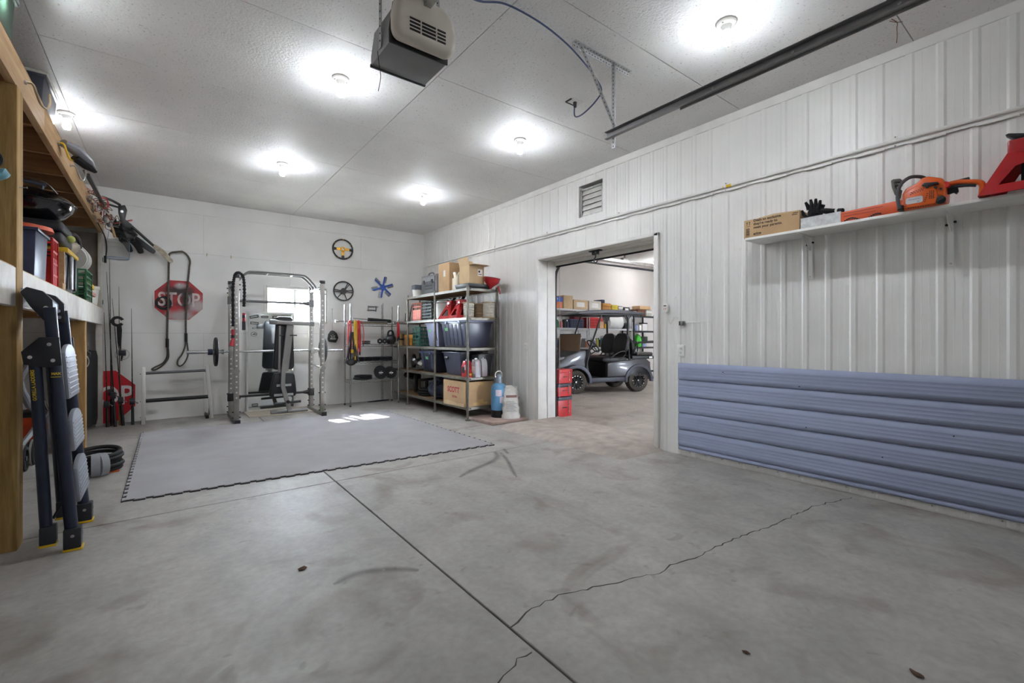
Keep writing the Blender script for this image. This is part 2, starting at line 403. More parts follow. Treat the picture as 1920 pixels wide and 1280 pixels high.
# ------------------------------------------------------------------ back wall with window opening
WX0, WX1, WZ0, WZ1 = 1.318, 2.338, 1.45, 2.075
def rect_minus(x0, x1, z0, z1, hole):
    hx0, hx1, hz0, hz1 = hole
    if x1 <= hx0 or x0 >= hx1 or z1 <= hz0 or z0 >= hz1: return [(x0, x1, z0, z1)]
    out = []
    if x0 < hx0: out.append((x0, hx0, z0, z1))
    if x1 > hx1: out.append((hx1, x1, z0, z1))
    xa, xb = max(x0, hx0), min(x1, hx1)
    if z0 < hz0: out.append((xa, xb, z0, hz0))
    if z1 > hz1: out.append((xa, xb, hz1, z1))
    return out
hole = (WX0, WX1, WZ0, WZ1)
b = Bd()
for r in rect_minus(-2.0, W+.1, -.2, T+.02, hole): b.bx(r[0], r[1], B+.012, B+.14, r[2], r[3])
wall_back = struct('wall_back', b, m_back)
for z0, z1 in ((0, 1.27), (1.27, 2.49), (2.49, 3.09), (3.09, T)):
    xs = [-1.95, .49, 2.93, W] if z0 in (0, 2.49) else [-1.95, -.73, 1.71, W]
    for x0, x1 in zip(xs[:-1], xs[1:]):
        b = Bd()
        for r in rect_minus(x0+.001, x1-.001, z0+.0012, z1-.0012, hole): b.bx(r[0], r[1], B, B+.012, r[2], r[3])
        obj('wall_board', b, m_wall, wall_back, smooth=False)
# window: white vinyl slider
b = Bd(); fw = .045
for x0, x1, z0, z1 in ((WX0, WX0+fw, WZ0, WZ1), (WX1-fw, WX1, WZ0, WZ1), (WX0+fw, WX1-fw, WZ1-fw, WZ1), (WX0+fw, WX1-fw, WZ0, WZ0+fw)):
    b.bx(x0, x1, B-.012, B+.10, z0, z1)
win = struct('window_1', b, m_white, bev=.003)
xm = 1.80
for x0, x1, yy in ((WX0+fw, xm+.02, B+.055), (xm-.02, WX1-fw, B+.03)):
    s_ = Bd(); t_ = .026
    for q in ((x0, x0+t_, WZ0+fw, WZ1-fw), (x1-t_, x1, WZ0+fw, WZ1-fw), (x0+t_, x1-t_, WZ0+fw, WZ0+fw+t_), (x0+t_, x1-t_, WZ1-fw-t_, WZ1-fw)):
        s_.bx(q[0], q[1], yy, yy+.022, q[2], q[3])
    sash = obj('window_sash', s_, m_white, win)
    obj('pane', Bd().bx(x0+t_, x1-t_, yy+.009, yy+.013, WZ0+fw+t_, WZ1-fw-t_), glassy('window_glass', '#e8f0f0', .10), sash)
# other walls of the garage
b = Bd().bx(-2.05, -1.95, FW-.1, B+.1, -.2, T+.02); struct('wall_left', b, m_wall)
b = Bd(); DZ = 2.5
b.bx(-2.05, 7.7, FW-.1, FW, -.2, T+.02).bx(9.5, 14.1, FW-.1, FW, -.2, T+.02).bx(7.7, 9.5, FW-.1, FW, -.2, 1.2).bx(7.7, 9.5, FW-.1, FW, 2.0, T+.02)  # unseen opening in the bay part, added to let sky light in
struct('wall_front', b, m_wall)
b = Bd().bx(14.0, 14.1, FW-.1, B+.1, -.2, T+.02); struct('wall_bay_side', b, m_bay)
b = Bd().bx(W+.1, 14.1, B, B+.1, -.2, T+.02); struct('wall_bay_back', b, m_bay)
b = Bd().bx(-30, 45, -40, FW-.1, -.25, -.03).bx(-30, 45, B+.1, 40, -.5, -.3); struct('ground', b, M('gravel', '#d2cec6', .95, var=.15, sc=5, bump=.4))
# ------------------------------------------------------------------ right wall: ribbed steel sheets on a partition
DY0, DY1, DTOP = 2.97, 4.873, 2.30
VY0, VY1, VZ0, VZ1 = 3.712, 4.114, 2.735, 3.135
b = Bd(); t0, t1 = W+.004, W+.287
g = .012; b.bx(t0, t1, FW, DY0-g, 0, T); b.bx(t0, t1, DY1+g, B, 0, T)
b.bx(t0, t1, DY0-g, VY0, DTOP+g, T); b.bx(t0, t1, VY1, DY1+g, DTOP+g, T); b.bx(t0, t1, VY0, VY1, DTOP+g, VZ0); b.bx(t0, t1, VY0, VY1, VZ1, T)
wall_right = struct('wall_right', b, m_bay)
RP = .166; R0 = .3425 - RP*40
RH = .0075
def ribx(y):
    f = ((y-R0) % RP)
    if f > RP-.014: return (f-(RP-.014))/.014*RH
    if f < .028: return RH
    if f < .042: return (1-(f-.028)/.014)*RH
    for c in (.075, .115):
        if abs(f-c) < .004: return .0012
    return 0
def sheet(y0, y1, z0, z1):
    ks = [y0, y1]; n0 = int((y0-R0)/RP)-1
    for k in range(n0, n0+12):
        o = R0+RP*k
        for f in (RP-.014, 0, .028, .042, .0705, .0712, .0788, .0795, .1105, .1112, .1188, .1195):
            y = o+(f-RP if f == RP-.014 else f)
            if y0 < y < y1: ks.append(y)
    ks = sorted(set(round(k, 5) for k in ks)); vs = []; fs = []
    for y in ks:
        x = W-ribx(y+1e-6); vs += [(x, y, z0), (x, y, z1)]
    for i in range(len(ks)-1): fs.append((2*i, 2*i+1, 2*i+3, 2*i+2))
    o = obj('steel_sheet', Bd().add(vs, fs), m_steel_w, wall_right, ang=12); return o
cuts = sorted([R0+.05+RP*5*k for k in range(-2, 20)]+[FW, DY0-.02, DY1+.02, VY0, VY1, B])
cuts = [c for c in cuts if FW <= c <= B]
for y0, y1 in zip(cuts[:-1], cuts[1:]):
    if y1-y0 < .004: continue
    ym = (y0+y1)/2
    if DY0-.02 < ym < DY1+.02:
        if VY0 < ym < VY1: sheet(y0, y1, DTOP+.03, VZ0); sheet(y0, y1, VZ1, T)
        else: sheet(y0, y1, DTOP+.03, T)
    else: sheet(y0, y1, 0.012, T)
# flat band under the ceiling, door jambs and head
b = Bd().bx(W-.012, W, FW, B, T-.075, T); struct('trim_2', b, m_trimw, label='flat white band along the top of the ribbed wall')
b = Bd(); b.bx(W-.03, W+.30, DY1, DY1+.035, 0, DTOP+.03); b.bx(W+.135, W+.16, DY1-.012, DY1, 0, DTOP)
struct('trim_3', b, m_trimw, bev=.004, label='white doorway jamb on the window side')
b = Bd(); b.bx(W-.03, W+.30, DY0-.055, DY0, 0, DTOP+.03); struct('trim_4', b, m_trimw, bev=.004, label='white doorway jamb beside the blue-grey sheet')
b = Bd(); b.bx(W-.03, W+.30, DY0-.055, DY1+.035, DTOP, DTOP+.035); b.bx(W+.135, W+.16, DY0, DY1, DTOP-.012, DTOP); b.bx(W+.285, W+.312, DY0, DY1, DTOP-.055, DTOP)
o = struct('trim_5', b, m_trimw, bev=.003, label='white doorway head')
obj('weather_seal', Bd().bx(W+.312, W+.325, DY0, DY1, DTOP-.075, DTOP-.03), m_rubber, o)
# bottom closure strip: painted ribs feet with screw heads
b = Bd()
for k in range(26, 58):
    y = R0+RP*k+.09
    if y < -.3 or y > 2.6: continue
    b.cyl((W-.001, y-.03, .045), (W-.006, y-.03, .045), .006, 8)
obj('screws', b, m_galv, wall_right)['kind'] = 'stuff'
b = Bd()
for k in range(20, 60):
    y = R0+RP*k+.055
    if -.3 < y < 2.9 and True: b.cyl((W-.001, y, 1.62), (W-.005, y, 1.62), .0075, 8); b.cyl((W-.001, y, 2.02), (W-.005, y, 2.02), .0075, 8)
obj('screws', b, m_trimw, wall_right)['kind'] = 'stuff'
# gable vent in the ribbed wall
v = thing('louvre_vent', 'square white louvred vent high on the ribbed wall', 'vent', (W, (VY0+VY1)/2, VZ0))
b = Bd(); hw = .185; h = .36
b.bx(.02,.05,-hw,-hw+.02,0,h).bx(.02,.05,hw-.02,hw,0,h).bx(.02,.05,-hw,hw,0,.02).bx(.02,.05,-hw,hw,h-.02,h)
obj('frame', b, m_galv, v)
for i in range(5):
    obj('slat', Bd().box((.045, 0, .055+i*.065), (.004, hw*2-.04, .07), rot('Y', 20)), M('vent_slat', '#c2c0ba', .5), v)
obj('dark_backing', Bd().bx(.12, .13, -.2, .2, 0, .4), m_black, v)  # black plate stands in for the shade behind the slats
# ------------------------------------------------------------------ bare bulbs on porcelain holders
m_bulb = M('bulb_glow', '#f3f8ff', .3, emit=BULB, var=0)
m_bulb2 = M('bulb_glow_bay', '#fbfaff', .3, emit=BULB2, var=0)
m_neck = M('bulb_frosted', '#f3f8ff', .4, emit=BULB*.016, var=0)
m_porc = M('porcelain', '#e8e6e0', .3, var=.01)
holder_me = mesh('lamp_holder', Bd().lathe([(0,0),(.062,0),(.064,-.010),(.058,-.018),(.036,-.026),(.026,-.045),(.022,-.058),(0,-.058)], None, 28))
neck_me = mesh('bulb_neck', Bd().lathe([(.0,-.056),(.014,-.058),(.016,-.075),(.026,-.092),(.0305,-.106),(.0315,-.114),(.0312,-.124),(.029,-.134),(0,-.134)], None, 10))
bulb_me = mesh('bulb', Bd().lathe([(0,-.1341),(.0288,-.1341),(.025,-.142),(.018,-.148),(.008,-.152),(0,-.1528)], None, 12))
screw_me = mesh('screw', Bd().cyl((.046,0,-.020),(.046,0,-.026),.005,8).cyl((-.046,0,-.020),(-.046,0,-.026),.005,8))
def bulb(x, y, label, mat=m_bulb, mats=[None]):
    t = thing('ceiling_bulb', label, 'light', (x, y, T), 0, 'bare ceiling bulbs')
    obj('lamp_holder', holder_me, m_porc, t); nk = neck_me if mat is m_bulb else neck_me.copy(); obj('bulb_neck', nk, m_neck, t); obj('screw', screw_me, m_steel, t)
    me = bulb_me if mat is m_bulb else bulb_me.copy()
    if mat is not m_bulb and me.materials: me.materials[0] = mat
    obj('bulb', me, mat, t)
for x, y, l in ((-.72, 5.9, 'bare bulb beside the loft bins, leftmost of the ceiling bulbs'),
                (1.135, 3.76, 'bare ceiling bulb left of the garage door opener'),
                (1.135, 6.03, 'bare ceiling bulb in front of the power rack'),
                (3.0, 3.78, 'bare ceiling bulb in front of the wall vent'),
                (3.02, 6.09, 'bare ceiling bulb nearest the room corner'),
                (2.97, 1.537, 'bare ceiling bulb above the door track, largest in view'),
                (-.72, 3.76, 'bare bulb above the near end of the loft'),
                (1.135, -3.0, 'added unseen bulb near the front wall, middle row'), (3.0, -3.0, 'added unseen bulb near the front wall, right row')):  # last two are unseen bulbs, added to brighten the mirror's reflection
    bulb(x, y, l)
for x, y, l in ((10.70, 7.55, 'bare ceiling bulb seen through the doorway'), (9.0, 4.6, 'bare bulb in the middle of the next bay'), (6.6, 5.0, 'bare bulb of the next bay near the doorway'),
                (6.6, 1.6, 'bare bulb of the next bay towards its front'), (9.6, 1.6, 'bare bulb of the next bay far front'), (12.4, 5.2, 'bare bulb at the far side of the next bay')):
    bulb(x, y, l, m_bulb2)
# ------------------------------------------------------------------ garage door opener on its straps
t = thing('door_opener', 'grey and cream garage door opener hanging from the ceiling', 'opener', (1.11, 2.40, 2.76))
m_og = M('opener_grey', '#87888a', .45, .2, var=.03); m_oc = M('opener_cream', '#d8d0c4', .35, var=.02)
b = Bd(); b.prism([(-.17,0),(.17,0),(.17,.05),(.15,.20),(-.15,.20),(-.17,.05)], -.16, .12, frame((0,0,0),(1,0,0),(0,0,1)))
obj('housing', b, m_og, t, bev=.008)
cov = Bd(); n = 12     # rounded cream lens towards the back wall and right
pr = []
for i in range(n+1):
    a = PI*i/n; pr.append((.165*math.cos(a), .06+.15*math.sin(a)))
cov.prism(pr+[(-.165,.02),(.165,.02)], .0, .19, tr(0,0,0.0))
for i in range(4):
    for j, (a, c) in enumerate(((-.11,-.045),(-.035,.035),(.045,.11))):
        pass
o = Bd()
for i in range(4):
    for j in range(3):
        ang = PI/2+(.55-.55*j)*1.0
# vent slots run around the lens near its lower rim, on the side that faces the camera
for i in range(4):
    for x0, x1 in ((-.10,-.04),(-.03,.05),(.06,.11)):
        obj('vent_slot', Bd().bx(x0, x1, -.2125, -.200, .042+i*.019, .052+i*.019), m_black, t)
obj('front_shell', Bd().prism([(-.165,.0),(.165,.0),(.185,.05),(.19,.12),(.165,.21),(.10,.25),(-.10,.25),(-.165,.21),(-.18,.12),(-.178,.05)], .12, .21, frame((0,0,0),(1,0,0),(0,0,1))), m_oc, t, bev=.045, seg=5)
obj('gasket', Bd().prism([(-.174,-.004),(.174,-.004),(.176,.06),(.154,.219),(-.154,.219),(-.176,.06)], .112, .121, frame((0,0,0),(1,0,0),(0,0,1))), m_black, t, bev=.003)
obj('base_seal', Bd().bx(-.172,.172,.150,.166,-.006,.012), m_black, t, bev=.003)
for sx in (-.175, .175):
    b = Bd(); b.bar((sx, 0, .02), (sx, 0, T-2.76), .004, .032, (0,1,0)); obj('hanging_strap', b, m_galv, t)
    b = Bd()
    for k in range(12): b.cyl((sx-.004, 0, .06+k*.04), (sx+.004, 0, .06+k*.04), .005, 8)
    obj('strap_holes', b, m_black, t)['kind'] = 'stuff'
obj('drive_rail', Bd().bx(-.02,.02,-4.4,-.05,.20,.235), m_galv, t)
b = Bd().tube(smooth_path([(-.19,0,.0),(-.18,.01,-.05),(-.165,.02,-.12),(-.175,.03,-.2)]), .0018, 6); obj('antenna_wire', b, m_dark, t)
# ------------------------------------------------------------------ door track, hanger of perforated angle, cord
t = thing('door_track', 'long grey steel overhead door track running along the ceiling', 'track', (2.70, 2.33, 2.72))
b = Bd(); pr = [(-.03,.052),(-.028,.055),(.004,.055),(.004,.0),(-.028,0),(-.03,.006),(-.026,.006),(-.024,.004),(0,.004),(0,.051),(-.026,.051)]
b.prism(pr, 0, 4.6, frame((0,0,0),(1,0,0),(0,0,1))); obj('channel', b, M('track_steel', '#9a9a9b', .35, .75, var=.06, stretch=(1,.2,1)), t)
b = Bd().bx(.004,.010,-4.6,-.62,-.012,.075).bx(.004,.055,-4.6,-.62,.068,.075); obj('stiffening_angle', b, m_steel, t)
b = Bd()
for k in range(9): b.cyl((-.004,-.4-k*.45,.028),(-.008,-.4-k*.45,.028),.008,8)
obj('rivet', b, m_galv, t)['kind'] = 'stuff'
holes = M('punched_hole', '#6c6b69', .8)
def perf(name, parent, p0, p1, side, up, w=.034, n=None):
    """slotted angle from p0 to p1: two thin legs with rows of punched holes"""
    p0 = Vector(p0); p1 = Vector(p1); d = (p1-p0); l = d.length; d.normalize(); u = Vector(up); s_ = Vector(side)
    b = Bd(); b.bar(p0+u*w/2, p1+u*w/2, .003, w, u); b.bar(p0+s_*w/2, p1+s_*w/2, .003, w, s_)
    o = obj(name, b, m_galv2, parent)
    h = Bd(); k = n or int(l/.03)
    for i in range(k):
        q = p0+d*(l*(i+.5)/k)
        for e, nn in ((u, s_), (s_, u)):
            h.bar(q+e*w/2-nn*.0022-d*.006, q+e*w/2-nn*.0022+d*.006, .0006 if False else .008, .0012, nn)
            h.bar(q+e*w/2+nn*.0022-d*.006, q+e*w/2+nn*.0022+d*.006, .008, .0012, nn)
    ho = obj('punched_holes', h, holes, o); ho['kind'] = 'stuff'; return o
m_galv2 = M('galvanised_bright', '#c6c7c7', .4, .55, var=.08, sc=30)
t = thing('track_hanger', 'perforated galvanised angle bracket holding the door track', 'bracket', (2.70, 2.30, T))
perf('ceiling_angle', t, (-.40,0,-.003), (.22,0,-.003), (0,-1,0), (0,0,-1))
perf('drop_angle', t, (.02,0,-.01), (.02,0,-.655), (0,-1,0), (1,0,0), n=22)
perf('diagonal_brace', t, (-.36,-.03,-.03), (.0,-.03,-.50), (0,-1,0), Vector((.79,0,.61)), w=.026, n=18)
obj('bolt', Bd().cyl((.02,-.012,-.55),(.02,.012,-.55),.012,6), m_steel, t)
m_cord = M('blue_cord', '#3f4a70', .5)
c = obj('extension_cable', Bd().tube(smooth_path([(1.25,2.10,3.05),(1.45,2.2,3.15),(1.68,2.26,3.27),(1.95,2.27,3.285),(2.2,2.285,3.26),(2.42,2.31,3.21),(2.62,2.36,3.17),(2.74,2.42,3.15),(2.78,2.52,3.12),(2.81,2.66,3.10),(2.85,2.78,3.12),(2.885,2.86,3.17),(2.896,2.872,3.26)]), .006, 8), m_cord)
tag(c, 'blue power cord sagging along the ceiling to an outlet', 'cord')
t = thing('ceiling_outlet', 'ceiling outlet with a dark gap at its cover and black plug', 'outlet', (2.90, 2.87, T))
obj('cover', Bd().bx(-.06,.06,-.04,.04,-.008,0), m_trimw, t, bev=.002); obj('cover_gap', Bd().bx(-.066,.066,.040,.052,-.010,0).bx(-.07,-.06,-.02,.05,-.010,0), m_black, t)
obj('plug', Bd().cyl((0,0,-.008),(0,0,-.055),.018,10,.012), m_black, t, bev=.002)
o = obj('loose_wire', Bd().tube(smooth_path([(3.80,.86,T-.002),(3.84,.84,T-.02),(3.835,.84,T-.06),(3.84,.84,T-.11),(3.845,.845,T-.15)]), .0025, 6).tube(smooth_path([(3.80,.87,T-.01),(3.84,.84,T-.018),(3.87,.82,T-.012)]), .002, 6), M('rusty_wire', '#6b4a33', .8))
tag(o, 'short rusty twisted wire hanging from the ceiling near the ribbed wall', 'wire')
# ------------------------------------------------------------------ right wall: conduit strip, shelf, things on it
t = thing('wall_conduit', 'long white conduit clamped across the ribbed wall', 'conduit', (W, 0, 2.625))
b = Bd().cyl((-.030,-1.2,0),(-.030,8.42,0),.0125,10); obj('pipe', b, m_trimw, t)
b = Bd()
strip = obj('backing_strip', Bd().bx(-.019,-.016,-1.2,8.4,-.035,-.010), m_trimw, t)
for k in range(29):
    y = -1.0+k*.332
    obj('lip', Bd().bx(-.024,-.016,y,y+.19,-.045,-.026), m_trimw, t, bev=.003)
for y in (.93, 2.18, 3.45, 4.7, 5.95, 7.2):
    b = Bd().tube([(-.030,y-.011,0),(-.030,y+.011,0)], .0155, 10).bx(-.020,-.014,y-.012,y+.012,-.04,.04); obj('clamp', b, m_trimw, t)
    obj('clamp_screw', Bd().cyl((-.014,y,.032),(-.024,y,.032),.006,8).cyl((-.014,y,-.032),(-.024,y,-.032),.006,8), m_steel, t)
obj('yellow_tag', Bd().tube([(-.030,2.12,0),(-.030,2.20,0)], .0136, 10), m_yel, t)
ST = 2.05   # shelf top
t = thing('wall_shelf', 'long white shelf board on brackets high on the ribbed wall', 'shelf', (W, .6, ST))
obj('board', Bd().bx(-.30,-.018,-1.4,1.27,-.02,0), m_white, t, bev=.002)
for yb in (1.475-.6, .637-.6, -.2-.6):
    br = obj('bracket', Bd().bx(-.022,-.016,yb-.014,yb+.014,-.36,-.02).bx(-.25,-.018,yb-.012,yb+.012,-.026,-.02), m_white, t)
    obj('brace', Bd().bar((-.02,yb,-.12),(-.16,yb,-.024),.004,.03,(0,0,1)), m_white, br)
    obj('peg', Bd().cyl((-.022,yb+.02,-.085),(-.034,yb+.02,-.085),.008,8).cyl((-.022,yb-.022,-.07),(-.034,yb-.022,-.07),.008,8), m_black, br)
    obj('screw', Bd().cyl((-.021,yb,-.345),(-.026,yb,-.345),.006,8), m_galv, br)
# cardboard parcel
m_ink = M('dark_print', '#2c261f', .8)
t = thing('cardboard_box', 'low cardboard parcel with printed slogan on the wall shelf', 'box', (3.95, 1.675, ST))
obj('carton', Bd().bx(0,.20,-.215,.215,0,.155), m_card, t, bev=.003)
obj('flap', Bd().prism([(-.215,0),(-.02,.012),(.10,.0),(.10,-.003),(-.215,-.003)], 0, .19, frame((.0,0,.156),(0,1,0),(0,0,1)) @ rot('X', 0)), m_card2, t)
text('slogan', "Deals so exclusive\nthey're ready to\nmeet your parents.", .029, m_ink, face_mx(-.001, .135, .112), t, align='LEFT', bold=.0006)
text('brand_print', 'prime', .026, m_ink, face_mx(-.001, .135, .032), t, align='LEFT', bold=.0006)
b = Bd().tube([(.028*math.cos(a), .012*math.sin(a), 0) for a in [PI*(1.15+.7*i/8) for i in range(9)]], .0015, 5, m=face_mx(-.001, .102, .028)); obj('smile_print', b, m_ink, t)
b = Bd()
for k in range(2): b.prism([(0,.018),(-.007,.008),(-.002,.008),(-.002,-.014),(.002,-.014),(.002,.008),(.007,.008)], 0, .0006, face_mx(-.0005, .188-k*.02, .122))
b.bx(-.0008,0,.162,.194,.099,.1015); obj('arrow_print', b, m_ink, t)
b = Bd(); b.bx(-.0008,0,.166,.198,.016,.0175).bx(-.0008,0,.166,.198,.083,.0845)
for k in range(9): b.bx(-.0008,0,.168,.196,.021+k*.0068,.0235+k*.0068+(.002 if k % 3 else 0))
obj('barcode_print', b, m_ink, t)
obj('seal_print', Bd().bx(-.0008,0,-.205,-.165,.138,.143).bx(-.0008,0,-.200,-.160,.125,.130), m_ink, t)
# galvanised tray and the gloves
t = thing('metal_tray', 'shallow galvanised metal box holding black gloves on the wall shelf', 'box', (3.95, 1.321, ST))
b = Bd(); w_ = .004
b.bx(0,w_,-.132,.132,0,.083).bx(.16-w_,.16,-.132,.132,0,.083).bx(w_,.16-w_,-.132,-.132+w_,0,.083).bx(w_,.16-w_,.132-w_,.132,0,.083).bx(0,.16,-.132,.132,0,.004)
obj('tray', b, m_galv2, t); obj('rolled_rim', Bd().tube([(0,-.132,.083),(.16,-.132,.083),(.16,.132,.083),(0,.132,.083)], .0028, 6, True), m_galv2, t)
m_glove = M('black_knit', '#131315', .9, var=.2, sc=90, bump=.5, bsc=200)
def glove(name, label, loc, rm):
    rm = rm @ Matrix.Diagonal((1.25,1.25,1.25))
    t = thing(name, label, 'glove', loc, 0, 'black work gloves')
    b = Bd(); R = lambda *p: rm @ Vector(p)
    b.tube([R(0,0,0), R(.01,0,.03), R(.01,0,.06), R(.012,0,.085)], [.026,.034,.038,.030], 10, flat=.55)
    for i, (yy, l, lean) in enumerate(((-.027,.050,-.25),(-.010,.062,-.08),(.009,.060,.1),(.026,.046,.3))):
        b.tube([R(.012,yy,.075), R(.010,yy+lean*.02,.075+l*.5), R(-.004,yy+lean*.05,.075+l)], [.0135,.0135,.009], 8)
    b.tube([R(.012,.030,.025), R(.008,.052,.050), R(.0,.060,.074)], [.012,.0115,.008], 8)
    obj('knit', b, m_glove, t)
    obj('cuff', Bd().tube([R(-.004,0,-.03), R(0,0,.004)], [.030,.027], 10, flat=.6), m_glove, t)
    obj('cuff_stripe', Bd().tube([R(-.001,0,-.006), R(.0005,0,.006)], [.0285,.028], 10, flat=.62), m_white, t)
glove('work_glove', 'black knit glove standing fingers up in the metal tray', (4.0, 1.395, ST+.055), (rot('X', 8) @ rot('Y', -10)).to_3x3())
glove('work_glove', 'black knit glove lying sideways over the metal tray edge', (4.0, 1.225, ST+.105), (rot('X', -78) @ rot('Y', -5)).to_3x3())
# chainsaw with its orange scabbard
m_or = M('saw_orange', '#d65a17', .38, var=.05, coat=.3); m_ors = M('scabbard_orange', '#d0562c', .5, var=.06)
t = thing('chainsaw', 'orange chainsaw with black handles on the wall shelf', 'chainsaw', (4.0, .72, ST))
Mx = frame((-.055,0,0),(0,-1,0),(0,0,1))   # local x runs towards the rear handle (-y), y up, z to the room
def pr(poly, z0, z1): return Bd().prism(poly, z0, z1, Mx)
obj('engine_body', pr([(-.105,.0),(.095,.0),(.105,.03),(.108,.12),(.09,.165),(.02,.195),(-.015,.19),(-.03,.165),(-.09,.145),(-.108,.11),(-.11,.02)], -.09, .05), m_or, t, bev=.014, seg=3)
obj('starter_cover', pr([(-.098,.010),(.06,.006),(.07,.05),(.06,.12),(-.03,.138),(-.095,.105)], .05, .064), m_or, t, bev=.008, seg=2)
obj('name_plate', pr(roundrect(.086,.042,.012,4,-.042,.052), .064, .067), M('name_plate', '#c9c6c8', .4), t)
text('name_print', 'Husqvarna', .013, M('blue_print', '#45477f', .6), Mx @ tr(-.042,.058,.0672), t); text('model_print', '350', .009, M('blue_print'), Mx @ tr(-.022,.040,.0672), t)
for n_, ps in (('vent_slots', [(-.06+.012*i,.092+.003*i) for i in range(6)]+[(-.055+.012*i,.104+.003*i) for i in range(6)]), ('vent_slots', [(.034+.009*i,.045+.009*j) for i in range(3) for j in range(6)]), ('vent_slots', [(-.084+.004*j,.022+.013*j) for j in range(5)]), ('vent_slots', [(.010+.003*j,.030+.012*j) for j in range(5)]), ('vent_slots', [(-.07+.012*i,.004) for i in range(9)])):
    b = Bd()
    for x, y in ps: b.prism(roundrect(.007,.005,.002,2,x,y), .0635, .0655, Mx)
    obj(n_, b, m_black, t)['kind'] = 'stuff'
obj('pull_handle', pr([(-.005,.138),(.01,.15),(.03,.146),(.075,.138),(.078,.127),(.03,.126),(.028,.112),(.016,.112),(.014,.128),(.0,.130)], .052, .078), m_dark, t, bev=.004)
obj('fuel_cap', Bd().cyl((.083,.026,.045),(.083,.026,.062),.026,18,m=Mx), m_black, t, bev=.003); obj('cap_grip', Bd().bar((.066,.018,.064),(.10,.034,.064),.007,.008,(0,0,1),m=Mx), m_dark, t)
obj('stop_switch', Bd().cyl((.062,.108,.06),(.062,.108,.072),.008,10,m=Mx).cyl((.085,.095,.05),(.085,.095,.06),.006,10,m=Mx), m_black, t)
hp = smooth_path([(-.115,.01,.07),(-.125,.09,.07),(-.112,.165,.068),(-.07,.212,.04),(-.025,.215,-.01),(.0,.198,-.05)], 6)
obj('front_handle', Bd().tube(hp, .011, 10, m=Mx), M('handle_grey', '#3a3a3d', .55), t)
b = pr([(-.128,.095),(-.150,.12),(-.165,.175),(-.170,.22),(-.160,.228),(-.120,.222),(-.112,.205),(-.118,.198),(-.148,.205),(-.15,.197),(-.116,.185),(-.118,.178),(-.148,.183),(-.145,.165),(-.118,.150)], -.02, .03); obj('hand_guard', b, M('guard_grey', '#44413c', .55), t, bev=.003)
b = Bd().tube(smooth_path([(.10,.125,0),(.15,.130,0),(.20,.118,0),(.245,.105,0),(.262,.085,0),(.262,.05,0),(.258,.008,0)], 5), [.02]+[.016]*29+[.011]*1, 10, m=Mx, flat=1.2); rh = obj('rear_handle', b, m_or, t)
obj('grip_insert', Bd().tube(smooth_path([(.11,.098,0),(.15,.106,0),(.20,.100,0),(.235,.090,0)], 5), .012, 8, m=Mx), m_dark, t)
obj('trigger', pr([(.108,.10),(.155,.095),(.158,.07),(.148,.055),(.135,.068),(.108,.062)], -.012, .012), m_black, t, bev=.003); obj('throttle_lock', pr([(.14,.142),(.205,.146),(.208,.134),(.15,.134)], -.01, .01), m_dark, t)
obj('rear_joint', Bd().cyl((.104,.118,-.02),(.104,.118,.045),.02,12,m=Mx), m_red, t)
b = pr([(-.47,.006),(-.10,.0),(-.09,.085),(-.16,.086),(-.47,.078)], -.03, -.008); obj('bar_scabbard', b, m_ors, t, bev=.004)
obj('scabbard_ribs', pr([(-.46,.066),(-.22,.068),(-.22,.064),(-.46,.062)], -.008, -.005).prism([(-.45,.045),(-.26,.046),(-.26,.042),(-.45,.041)], -.008, -.005, Mx), M('scabbard_rib', '#a63d1c', .5), t)
b = Bd()
for i in range(18): b.box((-.44+i*.012, .008+.013*math.sin(i*.5), -.002), (.010,.009,.008), rot('Z', 20*math.sin(i*1.7)))
for k in range(len(b.v)): b.v[k] = Mx @ b.v[k]
obj('chain', b, m_iron, t); obj('muffler_foot', pr([(-.128,.0),(-.10,.0),(-.095,.03),(-.118,.04)], .0, .075), m_black, t, bev=.003)
